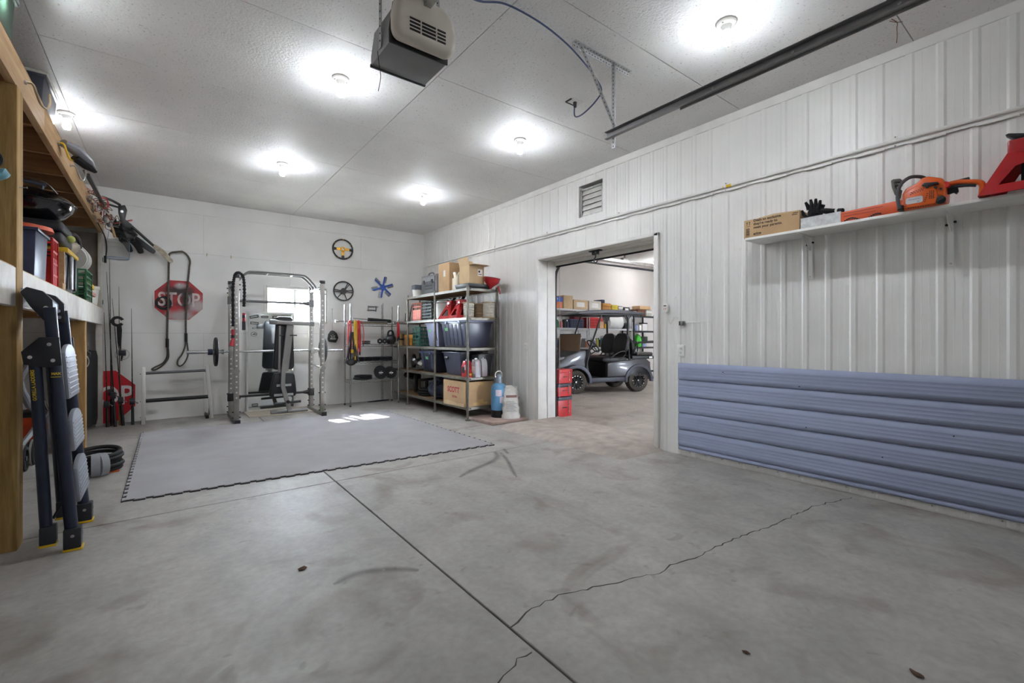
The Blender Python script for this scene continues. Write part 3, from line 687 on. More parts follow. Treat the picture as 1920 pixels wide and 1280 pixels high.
# red jack stand
def jack_stand(label, loc, rz, s=1.0, group=None):
    t = thing('jack_stand', label, 'jack stand', loc, rz, group)
    m_jr = M('jack_red', '#a5161c', .35, var=.06, coat=.2)
    hb, ht, H = .175*s, .068*s, .24*s
    for k in range(4):
        mt_ = rot('Z', 90*k) @ frame((0,-hb,0),(1,0,0),(0,hb-ht,H))
        L = math.hypot(hb-ht, H)
        outer = [(-hb,0),(hb,0),(ht,L),(-ht,L)]; inner = [(-hb*.56,.055*s),(hb*.56,.055*s),(ht*.55,L*.62),(0,L*.67),(-ht*.55,L*.62)]
        vs = []; fs = []
        for z in (0, .004):
            vs += [(x,y,z) for x,y in outer]+[(x,y,z) for x,y in inner]
        q = [(0,1,5,4),(1,2,6,5),(2,7,6),(2,3,7),(3,8,7),(3,0,4,8)]
        fs = [tuple(f) for f in q]+[tuple(i+9 for i in f)[::-1] for f in q]
        for a, c in [(i,(i+1) % 4) for i in range(4)]: fs.append((a, a+9, c+9, c))
        for i in range(5): a, c = 4+i, 4+(i+1) % 5; fs.append((a, c, c+9, a+9))
        obj('leg_panel', Bd().add(vs, fs, mt_), m_jr, t)
    obj('collar', Bd().bx(-ht-.004,ht+.004,-ht-.004,ht+.004,H-.01,H+.075*s), m_jr, t, bev=.012*s)
    obj('collar_hole', Bd().cyl((-.004,-ht-.0045,H+.05*s),(-.004,-ht-.007,H+.05*s),.008*s,12).cyl((-ht-.0045,0,H+.05*s),(-ht-.007,0,H+.05*s),.008*s,12), m_black, t)
    b = Bd().tube(smooth_path([(-ht-.016,.02,H+.0),(-ht-.02,0,H-.012),(-ht-.012,-.03,H+.004),(-.02,-ht-.018,H+.015),(.06*s,-ht-.02,H+.02),(.14*s,-ht-.015,H+.015)]), .008*s, 8); obj('ratchet_handle', b, m_jr, t)
    obj('post', Bd().bx(-.022*s,.022*s,-.022*s,.022*s,.05*s,H+.085*s), m_iron, t)
    b = Bd()
    for k in range(7): b.bx(-.030*s,-.022*s,-.010*s,.010*s,.07*s+k*.02*s,.08*s+k*.02*s)
    obj('ratchet_teeth', b, m_iron, t)
    b = Bd().prism([(-.085*s,.04*s),(-.07*s,.045*s),(0,.022*s),(.07*s,.045*s),(.085*s,.04*s),(.04*s,0),(-.04*s,0)], -.032*s, .032*s, frame((0,0,H+.082*s),(0,1,0),(0,0,1))); obj('saddle', b, m_iron, t, bev=.005*s)
    return t
jack_stand('red jack stand with black saddle beside the chainsaw', (4.05, .285, ST), 0, 1.04)
# ------------------------------------------------------------------ blue-grey sheet laid sideways against the wall
t = thing('blue_steel_sheet', 'blue-grey ribbed steel sheet fixed sideways along the wall foot', 'panel', (W, 0, 0))
pts = [(-.018,.065),(-.030,.068)]; z = .10
prof = []
zt = .945; zz = [.945-.0305-.169*k for k in range(6)]
prof = [(-.018, .945), (-.040, .943), (-.040, .935)]
for k in range(5):
    r = .922-.168*k-.006
    prof += [(-.022, r-.012), (-.022, r-.125), (-.024,r-.132), (-.042, r-.146), (-.042, r-.166)]
prof = [(-.018,.947),(-.034,.946)]
for k in range(1, 6):
    zc = .945-.1685*k
    for j in range(4):
        zz = zc+.1685-.046-j*.028; prof += [(-.034, zz+.003), (-.0355, zz), (-.034, zz-.003)]
    prof += [(-.034, zc+.006), (-.016, zc+.005), (-.016, zc-.001), (-.034, zc-.011)]
prof += [(-.034,.075),(-.026,.064)]
b = Bd(); vs = []; fs = []
ya, yb = -1.5, 2.672
for x, z in prof: vs += [(x, ya, z), (x, yb, z)]
for i in range(len(prof)-1): fs.append((2*i, 2*i+1, 2*i+3, 2*i+2))
b.add(vs, fs); o = obj('sheet', b, m_blue, t, ang=10)
md = o.modifiers.new('thickness', 'SOLIDIFY'); md.thickness = .0012
b = Bd()
for y, z in ((1.55,.80),(.62,.55),(2.2,.88),(1.0,.33),(1.5,.47)): b.cyl((-.030,y,z),(-.037,y,z),.005,8)
obj('screws', b, m_iron, t)['kind'] = 'stuff'
# small electrics on the ribbed wall
def outlet(label, y, z):
    t = thing('wall_outlet', label, 'outlet', (W-.004, y, z), 0, 'white wall outlets')
    obj('cover_plate', Bd().bx(-.008,.004,-.036,.036,-.058,.058), m_white, t, bev=.003)
    for zz in (.022,-.022):
        obj('socket', Bd().prism(roundrect(.030,.028,.008), -.0005, .003, face_mx(-.008,0,zz)), m_white, t)
        obj('socket_slots', Bd().bx(-.0125,-.011,-.009,-.006,zz-.004,zz+.007).bx(-.0125,-.011,.006,.009,zz-.004,zz+.007).cyl((-.0125,0,zz-.008),(-.011,0,zz-.008),.003,8), m_dark, t)
outlet('white duplex outlet above the blue-grey sheet corner', 2.654, 1.073)
outlet('white duplex outlet between the steel rack and the doorway', 5.172, 1.069)
t = thing('door_sensor', 'small white wall button with red marks right of the doorway', 'switch', (W-.004, 2.828, 1.52))
obj('case', Bd().prism(roundrect(.058,.10,.02), 0, .028, face_mx(0,0,0)), m_white, t, bev=.004); obj('display', Bd().bx(-.030,-.027,-.016,.016,.016,.026), m_black, t)
obj('button', Bd().bx(-.030,-.027,-.015,-.007,-.02,-.003).bx(-.030,-.027,.007,.015,-.02,-.003), M('faded_red', '#c98078', .5), t)
obj('lead', Bd().tube(smooth_path([(-.006,0,-.05),(-.006,-.02,-.09),(-.006,-.045,-.17),(-.006,-.07,-.15),(-.006,-.10,-.105),(-.006,-.14,-.11)]), .003, 6), m_trimw, t)
t = thing('cable_box', 'small grey metal cable box on the ribbed wall', 'cable box', (W-.004, 2.635, 1.352))
obj('case', Bd().bx(-.035,0,-.026,.026,-.022,.022), m_steel, t, bev=.002); obj('open_side', Bd().bx(-.036,-.034,.010,.025,-.02,.02), m_black, t); obj('lid_edge', Bd().bx(-.037,-.034,-.026,-.018,-.022,.022), m_dark, t)
obj('cable', Bd().tube(smooth_path([(-.012,-.026,.006),(-.012,-.15,.008),(-.016,-.30,.012),(-.016,-.315,.02),(-.016,-.318,.2),(-.016,-.318,.85),(-.016,-.318,1.27)],5), .003, 6), m_trimw, t)
# ------------------------------------------------------------------ generic small things
def tote(label, x0, x1, y0, y1, z0, h, mat, lidmat=None, k=.03, ribs='x', tag_=None, handle=None, group=None, name='storage_tote', rz=0):
    """tapered plastic tote with raised ribs, rim and optional lid; footprint is that of the rim"""
    cx, cy = (x0+x1)/2, (y0+y1)/2; a, c = (x1-x0)/2, (y1-y0)/2
    t = thing(name, label, 'tote', (cx, cy, z0), rz, group)
    hb = h-(.03 if lidmat else 0)
    obj('bin', Bd().taper(-a+.012, a-.012, -c+.012, c-.012, 0, hb, k), mat, t, bev=.012, seg=2)
    obj('rim', Bd().bx(-a, a, -c, c, hb-.022, hb), mat, t, bev=.004)
    def side(nm, n, L, fm):
        for i in range(n):
            u = -L+(2*L)*(i+.5)/n; w = L/n*.55
            b = Bd(); b.add([(u-w,-.004,.03),(u+w,-.004,.03),(u+w,-.004,hb-.03),(u-w,-.004,hb-.03),(u-w,.004,.03),(u+w,.004,.03),(u+w,.004,hb-.03),(u-w,.004,hb-.03)],
                [(3,2,1,0),(4,5,6,7),(0,1,5,4),(1,2,6,5),(2,3,7,6),(3,0,4,7)], fm); obj('rib', b, mat, t, bev=.002, seg=1)
    sl = math.atan2(k, hb)
    if 'x' in ribs: side('x', max(3, int(c*2/.13)), c-.05, tr(-a+.011+k, 0, 0) @ rot('Y', -math.degrees(sl)) @ rot('Z', -90))
    if 'y' in ribs: side('y', max(2, int(a*2/.13)), a-.05, tr(0, -c+.011+k, 0) @ rot('X', math.degrees(sl)))
    if lidmat:
        lid = obj('lid', Bd().bx(-a-.008, a+.008, -c-.008, c+.008, h-.034, h-.012).bx(-a+.02, a-.02, -c+.02, c-.02, h-.012, h), lidmat, t, bev=.005)
        for sy in (-.5, .5): obj('latch', Bd().bx(-a-.014,-a-.002,c*sy-.03,c*sy+.03,h-.06,h-.015), lidmat, lid, bev=.003)
    if tag_:
        z = h*.66; xx = -a+.012+k*(1-z/hb)-.006
        obj('tape_label', Bd().bx(-.0008,.0008,-.045,.045,-.024,.024, tr(xx-.0035, tag_, z) @ rot('Y', -math.degrees(sl))), M('green_tape', '#7fc98a', .6), t)
    return t
def crate(label, x0, x1, y0, y1, z0, h, mat, nx=5, nz=4, name='milk_crate', rz=0, solid=False):
    """open lattice crate: posts, rails and slanted bars"""
    cx, cy = (x0+x1)/2, (y0+y1)/2; a, c = (x1-x0)/2, (y1-y0)/2
    t = thing(name, label, 'crate', (cx, cy, z0), rz)
    obj('base', Bd().bx(-a, a, -c, c, 0, .012), mat, t)
    for s, (u, L, fm) in enumerate(((0, c, tr(-a, 0, 0) @ rot('Z', -90)), (0, c, tr(a, 0, 0) @ rot('Z', 90)), (0, a, tr(0, -c, 0)), (0, a, tr(0, c, 0) @ rot('Z', 180)))):
        b = Bd()
        for i in range(nz+1): z = i*h/nz; b.bx(-L, L, 0, .008, max(0, z-.008), min(h, z+.008), fm)
        for i in range(nx+1): x = -L+2*L*i/nx; b.bx(x-.006, x+.006, .001, .008, 0, h, fm)
        if solid: b.bx(-L, L, .004, .007, .02, h*.62, fm)
        obj('lattice_side', b, mat, t)
    obj('top_rim', Bd().tube([(-a,-c,h),(a,-c,h),(a,c,h),(-a,c,h)], .009, 6, True), mat, t)
    return t
def disc_plate(name, b_r, th, mat, parent=None, loc=(0,0,0), m=None, hole=.026, lip=.012):
    prof = [(hole,-th/2),(hole*2.2,-th/2),(hole*2.2,-th*.28),(b_r-lip*2,-th*.28),(b_r-lip,-th/2),(b_r,-th*.3),(b_r,th*.3),(b_r-lip,th/2),(b_r-lip*2,th*.28),(hole*2.2,th*.28),(hole*2.2,th/2),(hole,th/2),(hole,-th/2)]
    b = Bd().lathe(prof, m, 32); return obj(name, b, mat, parent, loc)
def weight_plate(label, loc, r, th, m=None, group=None, mat=None):
    o = disc_plate('weight_plate', r, th, mat or m_iron, None, loc, m); return tag(o, label, 'weight plate', group)
RX, RY = rot('Y', 90), rot('X', 90)
def dumbbell(label, loc, rz, r, th, L, group=None, hexa=False, star=True):
    t = thing('dumbbell', label, 'dumbbell', loc, rz, group)
    n = 6 if hexa else 28
    obj('handle', Bd().cyl((-L/2,0,r),(L/2,0,r),.014,12), m_chrome, t)
    for s in (-1, 1):
        b = Bd()
        for k in range(2):
            x = s*(L/2-.02-k*(th*.5)); b.lathe([(0,-th*.22),(r*(1-.08*k),-th*.22),(r*(1-.04*k),0),(r*(1-.08*k),th*.22),(0,th*.22)], tr(x,0,r) @ RX, n)
        hd = obj('head', b, m_rubber, t)
        if star:
            b = Bd()
            for k in range(6): b.cyl((s*(L/2+.004),0,r),(s*(L/2+.004),r*.33*math.cos(k*PI/3),r+r*.33*math.sin(k*PI/3)),.008,6)
            obj('star_collar', b, m_chrome, hd)
    return t
# ------------------------------------------------------------------ back wall decorations
def rim(R, r, loc, name): return Bd().torus(R, r, face_my(*loc), 36, 10)
m_leather = M('black_leather', '#1c1c1e', .5, var=.1, bump=.2, bsc=150)
t = thing('steering_wheel', 'black steering wheel with gold spokes high on the back wall', 'steering wheel', (2.59, B-.03, 2.81), 0, 'steering wheels')
F0 = face_my(0,0,0)
obj('rim', Bd().torus(.175, .014, F0, 40, 10), m_leather, t)
m_gold = M('brass_gold', '#b98c35', .35, .8)
b = Bd()
for a in (90+90, 0, 270):
    a = math.radians(a); d = Vector((math.cos(a), math.sin(a), 0)); n_ = Vector((-d.y, d.x, 0))
    b.prism([tuple((d*.02+n_*.028).xy), tuple((d*.125+n_*.018).xy), tuple((d*.125-n_*.018).xy), tuple((d*.02-n_*.028).xy)], -.004, .004, F0)
obj('spokes', b, m_gold, t); obj('hub_ring', Bd().torus(.036, .012, F0, 24, 8), m_gold, t)
for a in (180, 0, 270):
    a = math.radians(a); obj('spoke_cover', Bd().tube([(.115*math.cos(a),.115*math.sin(a),.003),(.17*math.cos(a),.17*math.sin(a),.002)], [.022,.030], 8, m=F0, flat=.5), m_leather, t)
b = Bd()
for a in (90, 35, 145, 240, 300): b.torus(.175, .0155, F0, 2, 10, math.radians(a-2), math.radians(a+2))
obj('gold_bands', b, m_gold, t)
obj('bolts', Bd().cyl((.0,0,-.01),(0,0,.01),.02,6,m=F0), M('dark_gap_hub','#cfcdc8'), t)
t = thing('steering_wheel', 'black five-spoke steering wheel right of the window', 'steering wheel', (2.60, B-.035, 2.05), 0, 'steering wheels')
obj('rim', Bd().torus(.172, .0125, F0, 40, 10), m_dark, t)
b = Bd()
for a in (8, -8, 172, 188, 62, 300-10, 118+125-14, 50):
    a = math.radians(a); b.bar((.05*math.cos(a),.05*math.sin(a),.004),(.17*math.cos(a),.17*math.sin(a),0),.016,.006,(0,0,1),m=F0)
obj('spokes', b, m_dark, t); obj('horn_pad', Bd().lathe([(0,-.01),(.05,-.01),(.055,.01),(.045,.02),(.02,.024),(0,.024)], F0, 26), M('pad_dark','#3c3a3a',.5), t)
obj('badge', Bd().cyl((0,0,.02),(0,0,.027),.016,14,m=F0), m_black, t)
# blue engine fan
t = thing('cooling_fan', 'blue six-blade engine fan hung on the back wall', 'fan', (3.345, B-.03, 2.17))
m_fb = M('fan_blue', '#2f55a8', .45, var=.08); m_fg = M('fan_grey', '#8d8f96', .45, .4, var=.1)
obj('hub', Bd().lathe([(0,-.01),(.045,-.01),(.05,0),(.045,.01),(0,.014)], F0, 20), m_fb, t)
for k in range(6):
    a = math.radians(80+60*k); fm = F0 @ rot('Z', 80+60*k)
    obj('arm', Bd().prism([(.03,-.024),(.08,-.016),(.20,-.014),(.205,0),(.20,.014),(.08,.016),(.03,.024)], .0, .004, fm), m_fb, t)
    obj('blade', Bd().prism([(.085,.002),(.20,.0),(.215,-.012),(.215,-.058),(.205,-.066),(.095,-.06)], -.004, -.001, fm @ rot('X', 24)), m_fg, t, bev=.001, seg=1)
# small wall rack of two notched bars
t = thing('wall_hook_rack', 'small grey two-bar hook rack under the blue fan', 'rack', (3.14, B, 1.757))
for z, l, xo in ((.035,.19,.02),(-.035,.17,-.02)):
    obj('bar', Bd().bx(xo-l/2, xo+l/2, -.03, -.02, z-.007, z+.007), m_steel, t)
    b = Bd()
    for i in range(7): b.bx(xo-l/2+.01+i*l/7.2, xo-l/2+.02+i*l/7.2, -.034, -.03, z-.010, z-.002)
    obj('notches', b, m_dark, t)['kind'] = 'stuff'
for x in (-.075, .075): obj('upright', Bd().bar((x,-.012,-.055),(x,-.012,.05),.008,.02,(0,1,0)), m_steel, t)
# wall hooks and rope sling
m_brass = M('brass_hook', '#a8955c', .4, .7)
def hook(label, x, z):
    b = Bd().tube(smooth_path([(0,0,.012),(0,-.018,.010),(0,-.030,-.012),(0,-.022,-.028),(0,-.012,-.022)]), .0045, 7)
    o = obj('wall_hook', b, m_brass, None, (x, B, z)); tag(o, label, 'hook', 'brass cup hooks')
hook('brass hook holding the rope sling', .215, 2.505); hook('empty brass hook right of the rope sling', .53, 2.492); hook('empty brass hook above the power rack corner', .85, 2.493)
m_rope = M('grey_rope', '#57524a', .9, var=.2, sc=60, bump=.8, bsc=160)
t = thing('rope_sling', 'dark rope sling with looped ends hanging over the stop sign', 'rope', (.21, B-.04, 2.49))
L1 = [(-.17,0,-1.35),(-.165,0,-1.0),(-.155,0,-.5),(-.15,0,-.12),(-.13,0,-.035),(-.05,0,-.005),(.02,0,.002),(.075,0,-.05),(.105,0,-.13),(.095,0,-.25),(.07,0,-.6),(.055,0,-1.0),(.055,0,-1.28)]
obj('line', Bd().tube(smooth_path(L1, 5), .014, 8), m_rope, t)
obj('eye', Bd().tube(smooth_path([(-.17,0,-1.34),(-.155,0,-1.48),(-.16,-.02,-1.60),(-.23,-.03,-1.70),(-.31,-.02,-1.755),(-.345,0,-1.745),(-.31,.01,-1.715),(-.22,.01,-1.66),(-.17,.01,-1.56),(-.168,.01,-1.42)], 5), .011, 8), m_rope, t)
obj('eye', Bd().tube(smooth_path([(.055,0,-1.28),(.075,0,-1.42),(.08,0,-1.55),(.04,-.01,-1.66),(-.01,-.01,-1.71),(-.045,0,-1.69),(-.04,.0,-1.62),(.01,.01,-1.53),(.045,.01,-1.42),(.05,.01,-1.32)], 5), .011, 8), m_rope, t)
for p in ((-.168,-1.36),(.056,-1.28)): obj('splice_sleeve', Bd().cyl((p[0],0,p[1]+.06),(p[0],0,p[1]-.07),.021,10), m_black, t)
# stop signs
def graffiti(name, base):
    mt = M(name, base, .4, var=.06, sc=5); t = mt.node_tree; L = t.links; p = t.nodes['Principled BSDF']; cur = p.inputs['Base Color'].links[0].from_socket
    tc = nd(t, 'ShaderNodeTexCoord'); nz = nd(t, 'ShaderNodeTexNoise'); nz.inputs['Scale'].default_value = 9; nz.inputs['Detail'].default_value = 4; L.new(tc.outputs['Object'], nz.inputs['Vector'])
    for cx, cz, rx, rz, c, k in ((-.03,.14,.20,.09,'#1b181a',.95),(.02,.22,.09,.05,'#a9a4a6',.85),(.10,.02,.10,.20,'#141214',1.0),(-.17,-.05,.13,.10,'#171416',.7),(.02,-.23,.22,.09,'#a7a2a2',.9),(.23,-.08,.13,.10,'#b3adae',.9),(.20,.06,.10,.05,'#8d7f80',.6),(-.02,-.06,.05,.05,'#201b1c',.6)):
        mp = nd(t, 'ShaderNodeMapping'); mp.inputs['Location'].default_value = (-cx/rx, 0, -cz/rz); mp.inputs['Scale'].default_value = (1/rx, 0, 1/rz); L.new(tc.outputs['Object'], mp.inputs[0])
        ln = nd(t, 'ShaderNodeVectorMath', operation='LENGTH'); L.new(mp.outputs[0], ln.inputs[0])
        ad = nd(t, 'ShaderNodeMath', operation='MULTIPLY_ADD'); ad.inputs[1].default_value = .9; L.new(nz.outputs['Fac'], ad.inputs[0]); L.new(ln.outputs['Value'], ad.inputs[2])
        mr = nd(t, 'ShaderNodeMapRange', interpolation_type='SMOOTHSTEP'); mr.inputs['From Min'].default_value = 1.75; mr.inputs['From Max'].default_value = .75; mr.inputs['To Max'].default_value = k; L.new(ad.outputs[0], mr.inputs['Value'])
        mx = nd(t, 'ShaderNodeMixRGB'); L.new(mr.outputs[0], mx.inputs[0]); L.new(cur, mx.inputs[1]); mx.inputs[2].default_value = (*lin(c), 1); cur = mx.outputs[0]
    L.new(cur, p.inputs['Base Color']); return mt
m_sr = graffiti('sign_red', '#a81f26'); m_sr2 = M('sign_red_bright', '#c4222c', .35, var=.04)
def octagon(R): return [(R*math.cos(PI/8+k*PI/4), R*math.sin(PI/8+k*PI/4)) for k in range(8)]
def stop_sign(name, label, m, R, mat):
    t = thing(name, label, 'sign', m.translation, 0, 'stop signs'); F = m.copy(); F.translation = (0,0,0)
    obj('plate', Bd().prism(octagon(R), 0, .003, F), m_white, t); obj('red_face', Bd().prism(octagon(R*.955), .003, .0042, F), mat, t)
    return t, F
t, F = stop_sign('stop_sign', 'stop sign sprayed with black graffiti behind the rope sling', face_my(.185, B-.012, 1.765), .332, m_sr)
text('lettering', 'STOP', .29, graffiti('sign_white', '#d2c2be'), F @ tr(0,-.0,.0046), t, sx=.74, ext=.0005, bold=.004)
m_spr = glassy('spray_black', '#0c0c0d', .9, r=.6); m_spg = glassy('spray_grey', '#8f8e90', .8, r=.7); m_sps = glassy('spray_soft', '#3a3336', .55, r=.7)
b = Bd().torus(.085, .022, F @ tr(-.185,-.05,.004) @ Matrix.Diagonal((1,1,.06,1)), 30, 6).torus(.034, .013, F @ tr(-.18,-.055,.004) @ Matrix.Diagonal((1,1,.08,1)), 20, 6); obj('graffiti', b, m_spr, t)
obj('bolt', Bd().cyl((0,.235,.004),(0,.235,.010),.012,10,m=F), m_galv, t)
Fm = frame((-.69+.005, B-.035, .38), (1,0,0), (0,.06,1))
t, F = stop_sign('stop_sign', 'clean red stop sign leaning at the wall behind the fishing rods', Fm, .41, m_sr2)
text('lettering', 'STOP', .37, M('sign_white_clean', '#e6e2e0', .45), F @ tr(.0,-.0,.0046), t, sx=.76, ext=.0005, bold=.006)
# ------------------------------------------------------------------ fishing rods leaning in the corner
m_cork = M('cork', '#a98a62', .9)
def fishing_rod(label, x, y, top, mat, reel=True, cork=False, thick=.0085):
    t = thing('fishing_rod', label, 'fishing rod', (x, y, 0), 0, 'fishing rods by the loft post')
    d = Vector((top[0]-x, top[1]-y, top[2])); P = lambda k, o=(0,0,0): d*k+Vector(o)
    obj('blank', Bd().tube([P(.16), P(.5), P(.8), P(1)], [thick, thick*.7, thick*.45, thick*.25], 7), mat, t)
    obj('grip', Bd().tube([P(0), P(.02), P(.16)], [.017,.019,.016], 10), m_cork if cork else m_black, t)
    if reel:
        q = P(.20, (.0,-.03,0)); r = obj('reel', Bd().cyl(q+Vector((-.028,-.02,0)), q+Vector((.028,-.02,0)), .045, 14), m_dark, t, bev=.004)
        obj('reel_crank', Bd().tube([q+Vector((.03,-.02,0)), q+Vector((.05,-.03,-.02)), q+Vector((.055,-.05,-.02))], .005, 6).sph(q+Vector((.057,-.055,-.02)), .012, 8, 6), m_chrome, r); obj('reel_seat', Bd().bar(P(.18), q+Vector((0,-.0,0)), .012, .014), m_steel, r)
    b = Bd()
    for k in (.4,.55,.7,.85): b.torus(.012*(1.2-k), .0016, tr(*P(k,(0,-.014,0))) @ RX, 12, 5)
    obj('guides', b, m_steel, t)
    return t
m_rod = M('rod_black', '#1b1a1a', .35)
fishing_rod('leftmost fishing rod, thin black tip beside the loft post', -.60, 8.18, (-.655, 8.43, 1.55), m_rod)
fishing_rod('tall black fishing rod reaching the loft beam edge', -.565, 8.26, (-.60, 8.44, 2.3), m_rod)
fishing_rod('black fishing rod with white grip wrap before the stop sign', -.52, 8.14, (-.63, 8.43, 2.12), m_rod)
fishing_rod('brown fishing rod with a big reel halfway up', -.475, 8.24, (-.50, 8.43, 1.92), M('rod_brown', '#5d4936', .5), False, True, .009)
fishing_rod('black fishing rod slanting left across the stop sign', -.44, 8.18, (-.57, 8.43, 1.75), m_rod)
fishing_rod('rightmost fishing rod with a chrome spinning reel', -.34, 8.17, (-.365, 8.43, 1.62), m_rod)
t = thing('downrigger_holder', 'black hooked rod holder hanging on the rods', 'rod holder', (-.51, 8.36, 1.43))
obj('hook_ring', Bd().torus(.055, .020, face_my(0,0,0), 22, 8, math.radians(20), math.radians(330)), m_black, t); obj('stem', Bd().tube([(.015,0,-.04),(.02,0,-.12),(.02,0,-.3),(.028,0,-.42)], [.026,.03,.022,.012], 8), m_black, t)
t = thing('fishing_reel', 'dark baitcast reel with wire bail on the brown rod', 'reel', (-.46, 8.35, .99)); obj('spool', Bd().cyl((-.04,0,0),(.04,0,0),.04,14), m_dark, t, bev=.005); obj('bail', Bd().torus(.075,.003,face_my(0,-.01,-.02),24,5), m_steel, t); obj('foot', Bd().tube([(0,0,-.03),(-.01,0,-.11)],[.014,.01],6), m_black, t)
# ------------------------------------------------------------------ low two-bar rack (dip/plate rack)
t = thing('plate_rack', 'low grey steel rack with two black crossbars at the back wall', 'rack', (.16, 8.15, 0))
m_rk = M('rack_grey', '#c3c2be', .4, .3, var=.03)
for x, tilt in ((-.385, 0), (.355, -.05)):
    xb = x-tilt*.4
    obj('upright', Bd().bar((x+ (.055 if x > 0 else 0),-.05,0), (x,.06,.79), .045, .045, (0,1,0)), m_rk, t, bev=.003)
    obj('foot', Bd().bx(x-.03 if x < 0 else x-.02, x+.02, -.02, .28, 0, .05), m_black, t, bev=.003); obj('gusset', Bd().prism([(0,0),(.11,0),(0,.12)], -.008, .008, frame((x-.002+(.03 if x > 0 else 0), .0, .05), (0,1,0),(0,0,1))), m_dark, t)
obj('crossbar', Bd().cyl((-.36,.05,.705),(.36,.05,.715),.020,10), M('bar_grey','#5a5a5d',.4,.3), t); obj('crossbar', Bd().cyl((-.36,.01,.32),(.37,.01,.325),.027,12), m_black, t)
b = Bd()
for x in (-.385,.36):
    for z in (.70,.32,.10): b.cyl((x-.028,-.03,z),(x-.036,-.03,z),.008,6)
obj('bolts', b, m_black, t)
# ------------------------------------------------------------------ power rack
m_pr = M('rack_silver', '#96938e', .38, .55, var=.05); m_pd = M('rack_tube_grey', '#6f6e6e', .4, .5, var=.05); m_hole = M('post_hole', '#d2d2d0', .7)
t = thing('power_rack', 'grey steel power rack with perforated posts in front of the window', 'power rack', (1.385, 7.75, 0))
XL = .575; YF, YR = -.32, .35
for sx in (-1, 1):
    x = sx*XL
    for yy, zt in ((YF, 2.07), (YR, 2.04)):
        post = obj('post', Bd().bx(x-.032,x+.032,yy-.032,yy+.032,.05,zt), m_pr, t, bev=.004)
        b = Bd(); z = .36
        while z < 1.8: b.cyl((x,yy-.0325,z),(x,yy-.0335,z),.0125,12); z += .0745
        obj('holes', b, m_hole if sx < 0 or True else m_hole, post)['kind'] = 'stuff'
        obj('post_cap', Bd().bx(x-.036,x+.036,yy-.036,yy+.036,zt-.03,zt+.02), m_dark, post, bev=.004)
        b = Bd()
        for z in (.08,.16,.35,1.88,1.95): b.cyl((x-.034*1,yy,z),(x-.052,yy,z),.010,6).cyl((x+.034,yy,z),(x+.052,yy,z),.010,6)
        obj('bolts', b, m_black, post)
    obj('base_rail', Bd().bx(x-.034,x+.034,YF-.12,YR+.12,0,.06), m_pr if sx > 0 else m_pd, t, bev=.004); obj('end_cap', Bd().bx(x-.036,x+.036,YF-.125,YF-.105,0,.062), m_dark, t, bev=.003)
    obj('top_rail', Bd().bx(x-.025,x+.025,YF,YR,1.95,2.0), m_pd, t, bev=.003)
    obj('base_gusset', Bd().prism([(0,0),(.10,0),(0,.13)], -.006, .006, frame((x+.0, YR+.03,.06),(0,1,0),(0,0,1))), m_black, t)
    # J hooks on the rear posts and safety pins between the posts
    obj('bar_hook', Bd().bx(x-.03,x+.03,YR-.10,YR-.032,.955,.975).bx(x-.03,x+.03,YR-.105,YR-.09,.955,1.02).bx(x-.035,x+.035,YR-.04,YR-.03,.94,1.06), m_pr, t, bev=.003); obj('hook_knob', Bd().cyl((x,YR-.11,.965),(x,YR-.135,.965),.034,16), m_pr, t)
    obj('safety_pin', Bd().cyl((x,YF-.06,.735),(x,YR,.76),.014,10), m_chrome, t); obj('pin_head', Bd().cyl((x,YF-.035,.735),(x,YF-.065,.735),.036,16), m_pr, t)
for z, mt_ in ((1.77, m_pd), (.30, m_black)):
    obj('rear_crossbar', Bd().cyl((-XL,YR,z),(XL,YR,z),.019,12), mt_, t)
    for sx in (-1, 1): obj('crossbar_flare', Bd().cyl((sx*(XL-.13),YR,z),(sx*(XL-.03),YR,z),.020,12,.042), mt_, t)
    for sx in (-1, 1): obj('collar_plate', Bd().bx(sx*XL-.042,sx*XL+.042,YR-.042,YR+.042,z-.06,z+.06), mt_, t, bev=.004)
for yy, mt_ in ((.16, m_pd), (-.02, m_pd)):
    obj('pull_up_bar', Bd().tube(smooth_path([(-.55,yy,1.99),(-.50,yy,2.06),(-.41,yy,2.16),(-.32,yy,2.185),(0,yy,2.185),(.33,yy,2.185),(.42,yy,2.16),(.52,yy,2.06),(.56,yy,1.99)], 4), .017, 10), mt_, t)
for x in (-.12, .22): obj('grip_rung', Bd().cyl((x,.16,2.185),(x,-.02,2.185),.014,8), m_pr, t)
obj('carabiner', Bd().tube(smooth_path([(.0,0,0),(.012,0,-.04),(0,0,-.07),(-.012,0,-.04),(0,0,0)]), .004, 6, m=tr(XL-.01,YF-.04,.12)), M('green_webbing','#6f8a56',.7), t)
# barbell with plates
t = thing('barbell', 'chrome olympic barbell racked across the power rack', 'barbell', (1.36, 8.045, .992))
obj('bar', Bd().cyl((-.66,0,0),(.66,0,0),.0145,14), m_chrome, t)
for s in (-1, 1): obj('sleeve', Bd().cyl((s*.66,0,0),(s*1.10,0,0),.025,16), m_chrome, t); obj('collar', Bd().cyl((s*.645,0,0),(s*.675,0,0),.037,18), m_chrome, t)
weight_plate('black weight plate on the left end of the barbell', (.615, 8.045, .992), .215, .04, RX); weight_plate('grey-lit weight plate on the right end of the barbell', (2.135, 8.045, .992), .215, .04, RX, mat=M('plate_lit','#3c3d40',.3,.2))  # right plate's lit look is put into a paler iron colour
o = obj('spring_collar', Bd().lathe([(.026,-.03),(.045,-.03),(.045,.03),(.026,.03),(.026,-.03)], RX, 18), M('navy_plastic','#222c4a',.5), None, (.545, 8.045, .992)); tag(o, 'navy barbell collar clipped outside the left plate', 'collar')
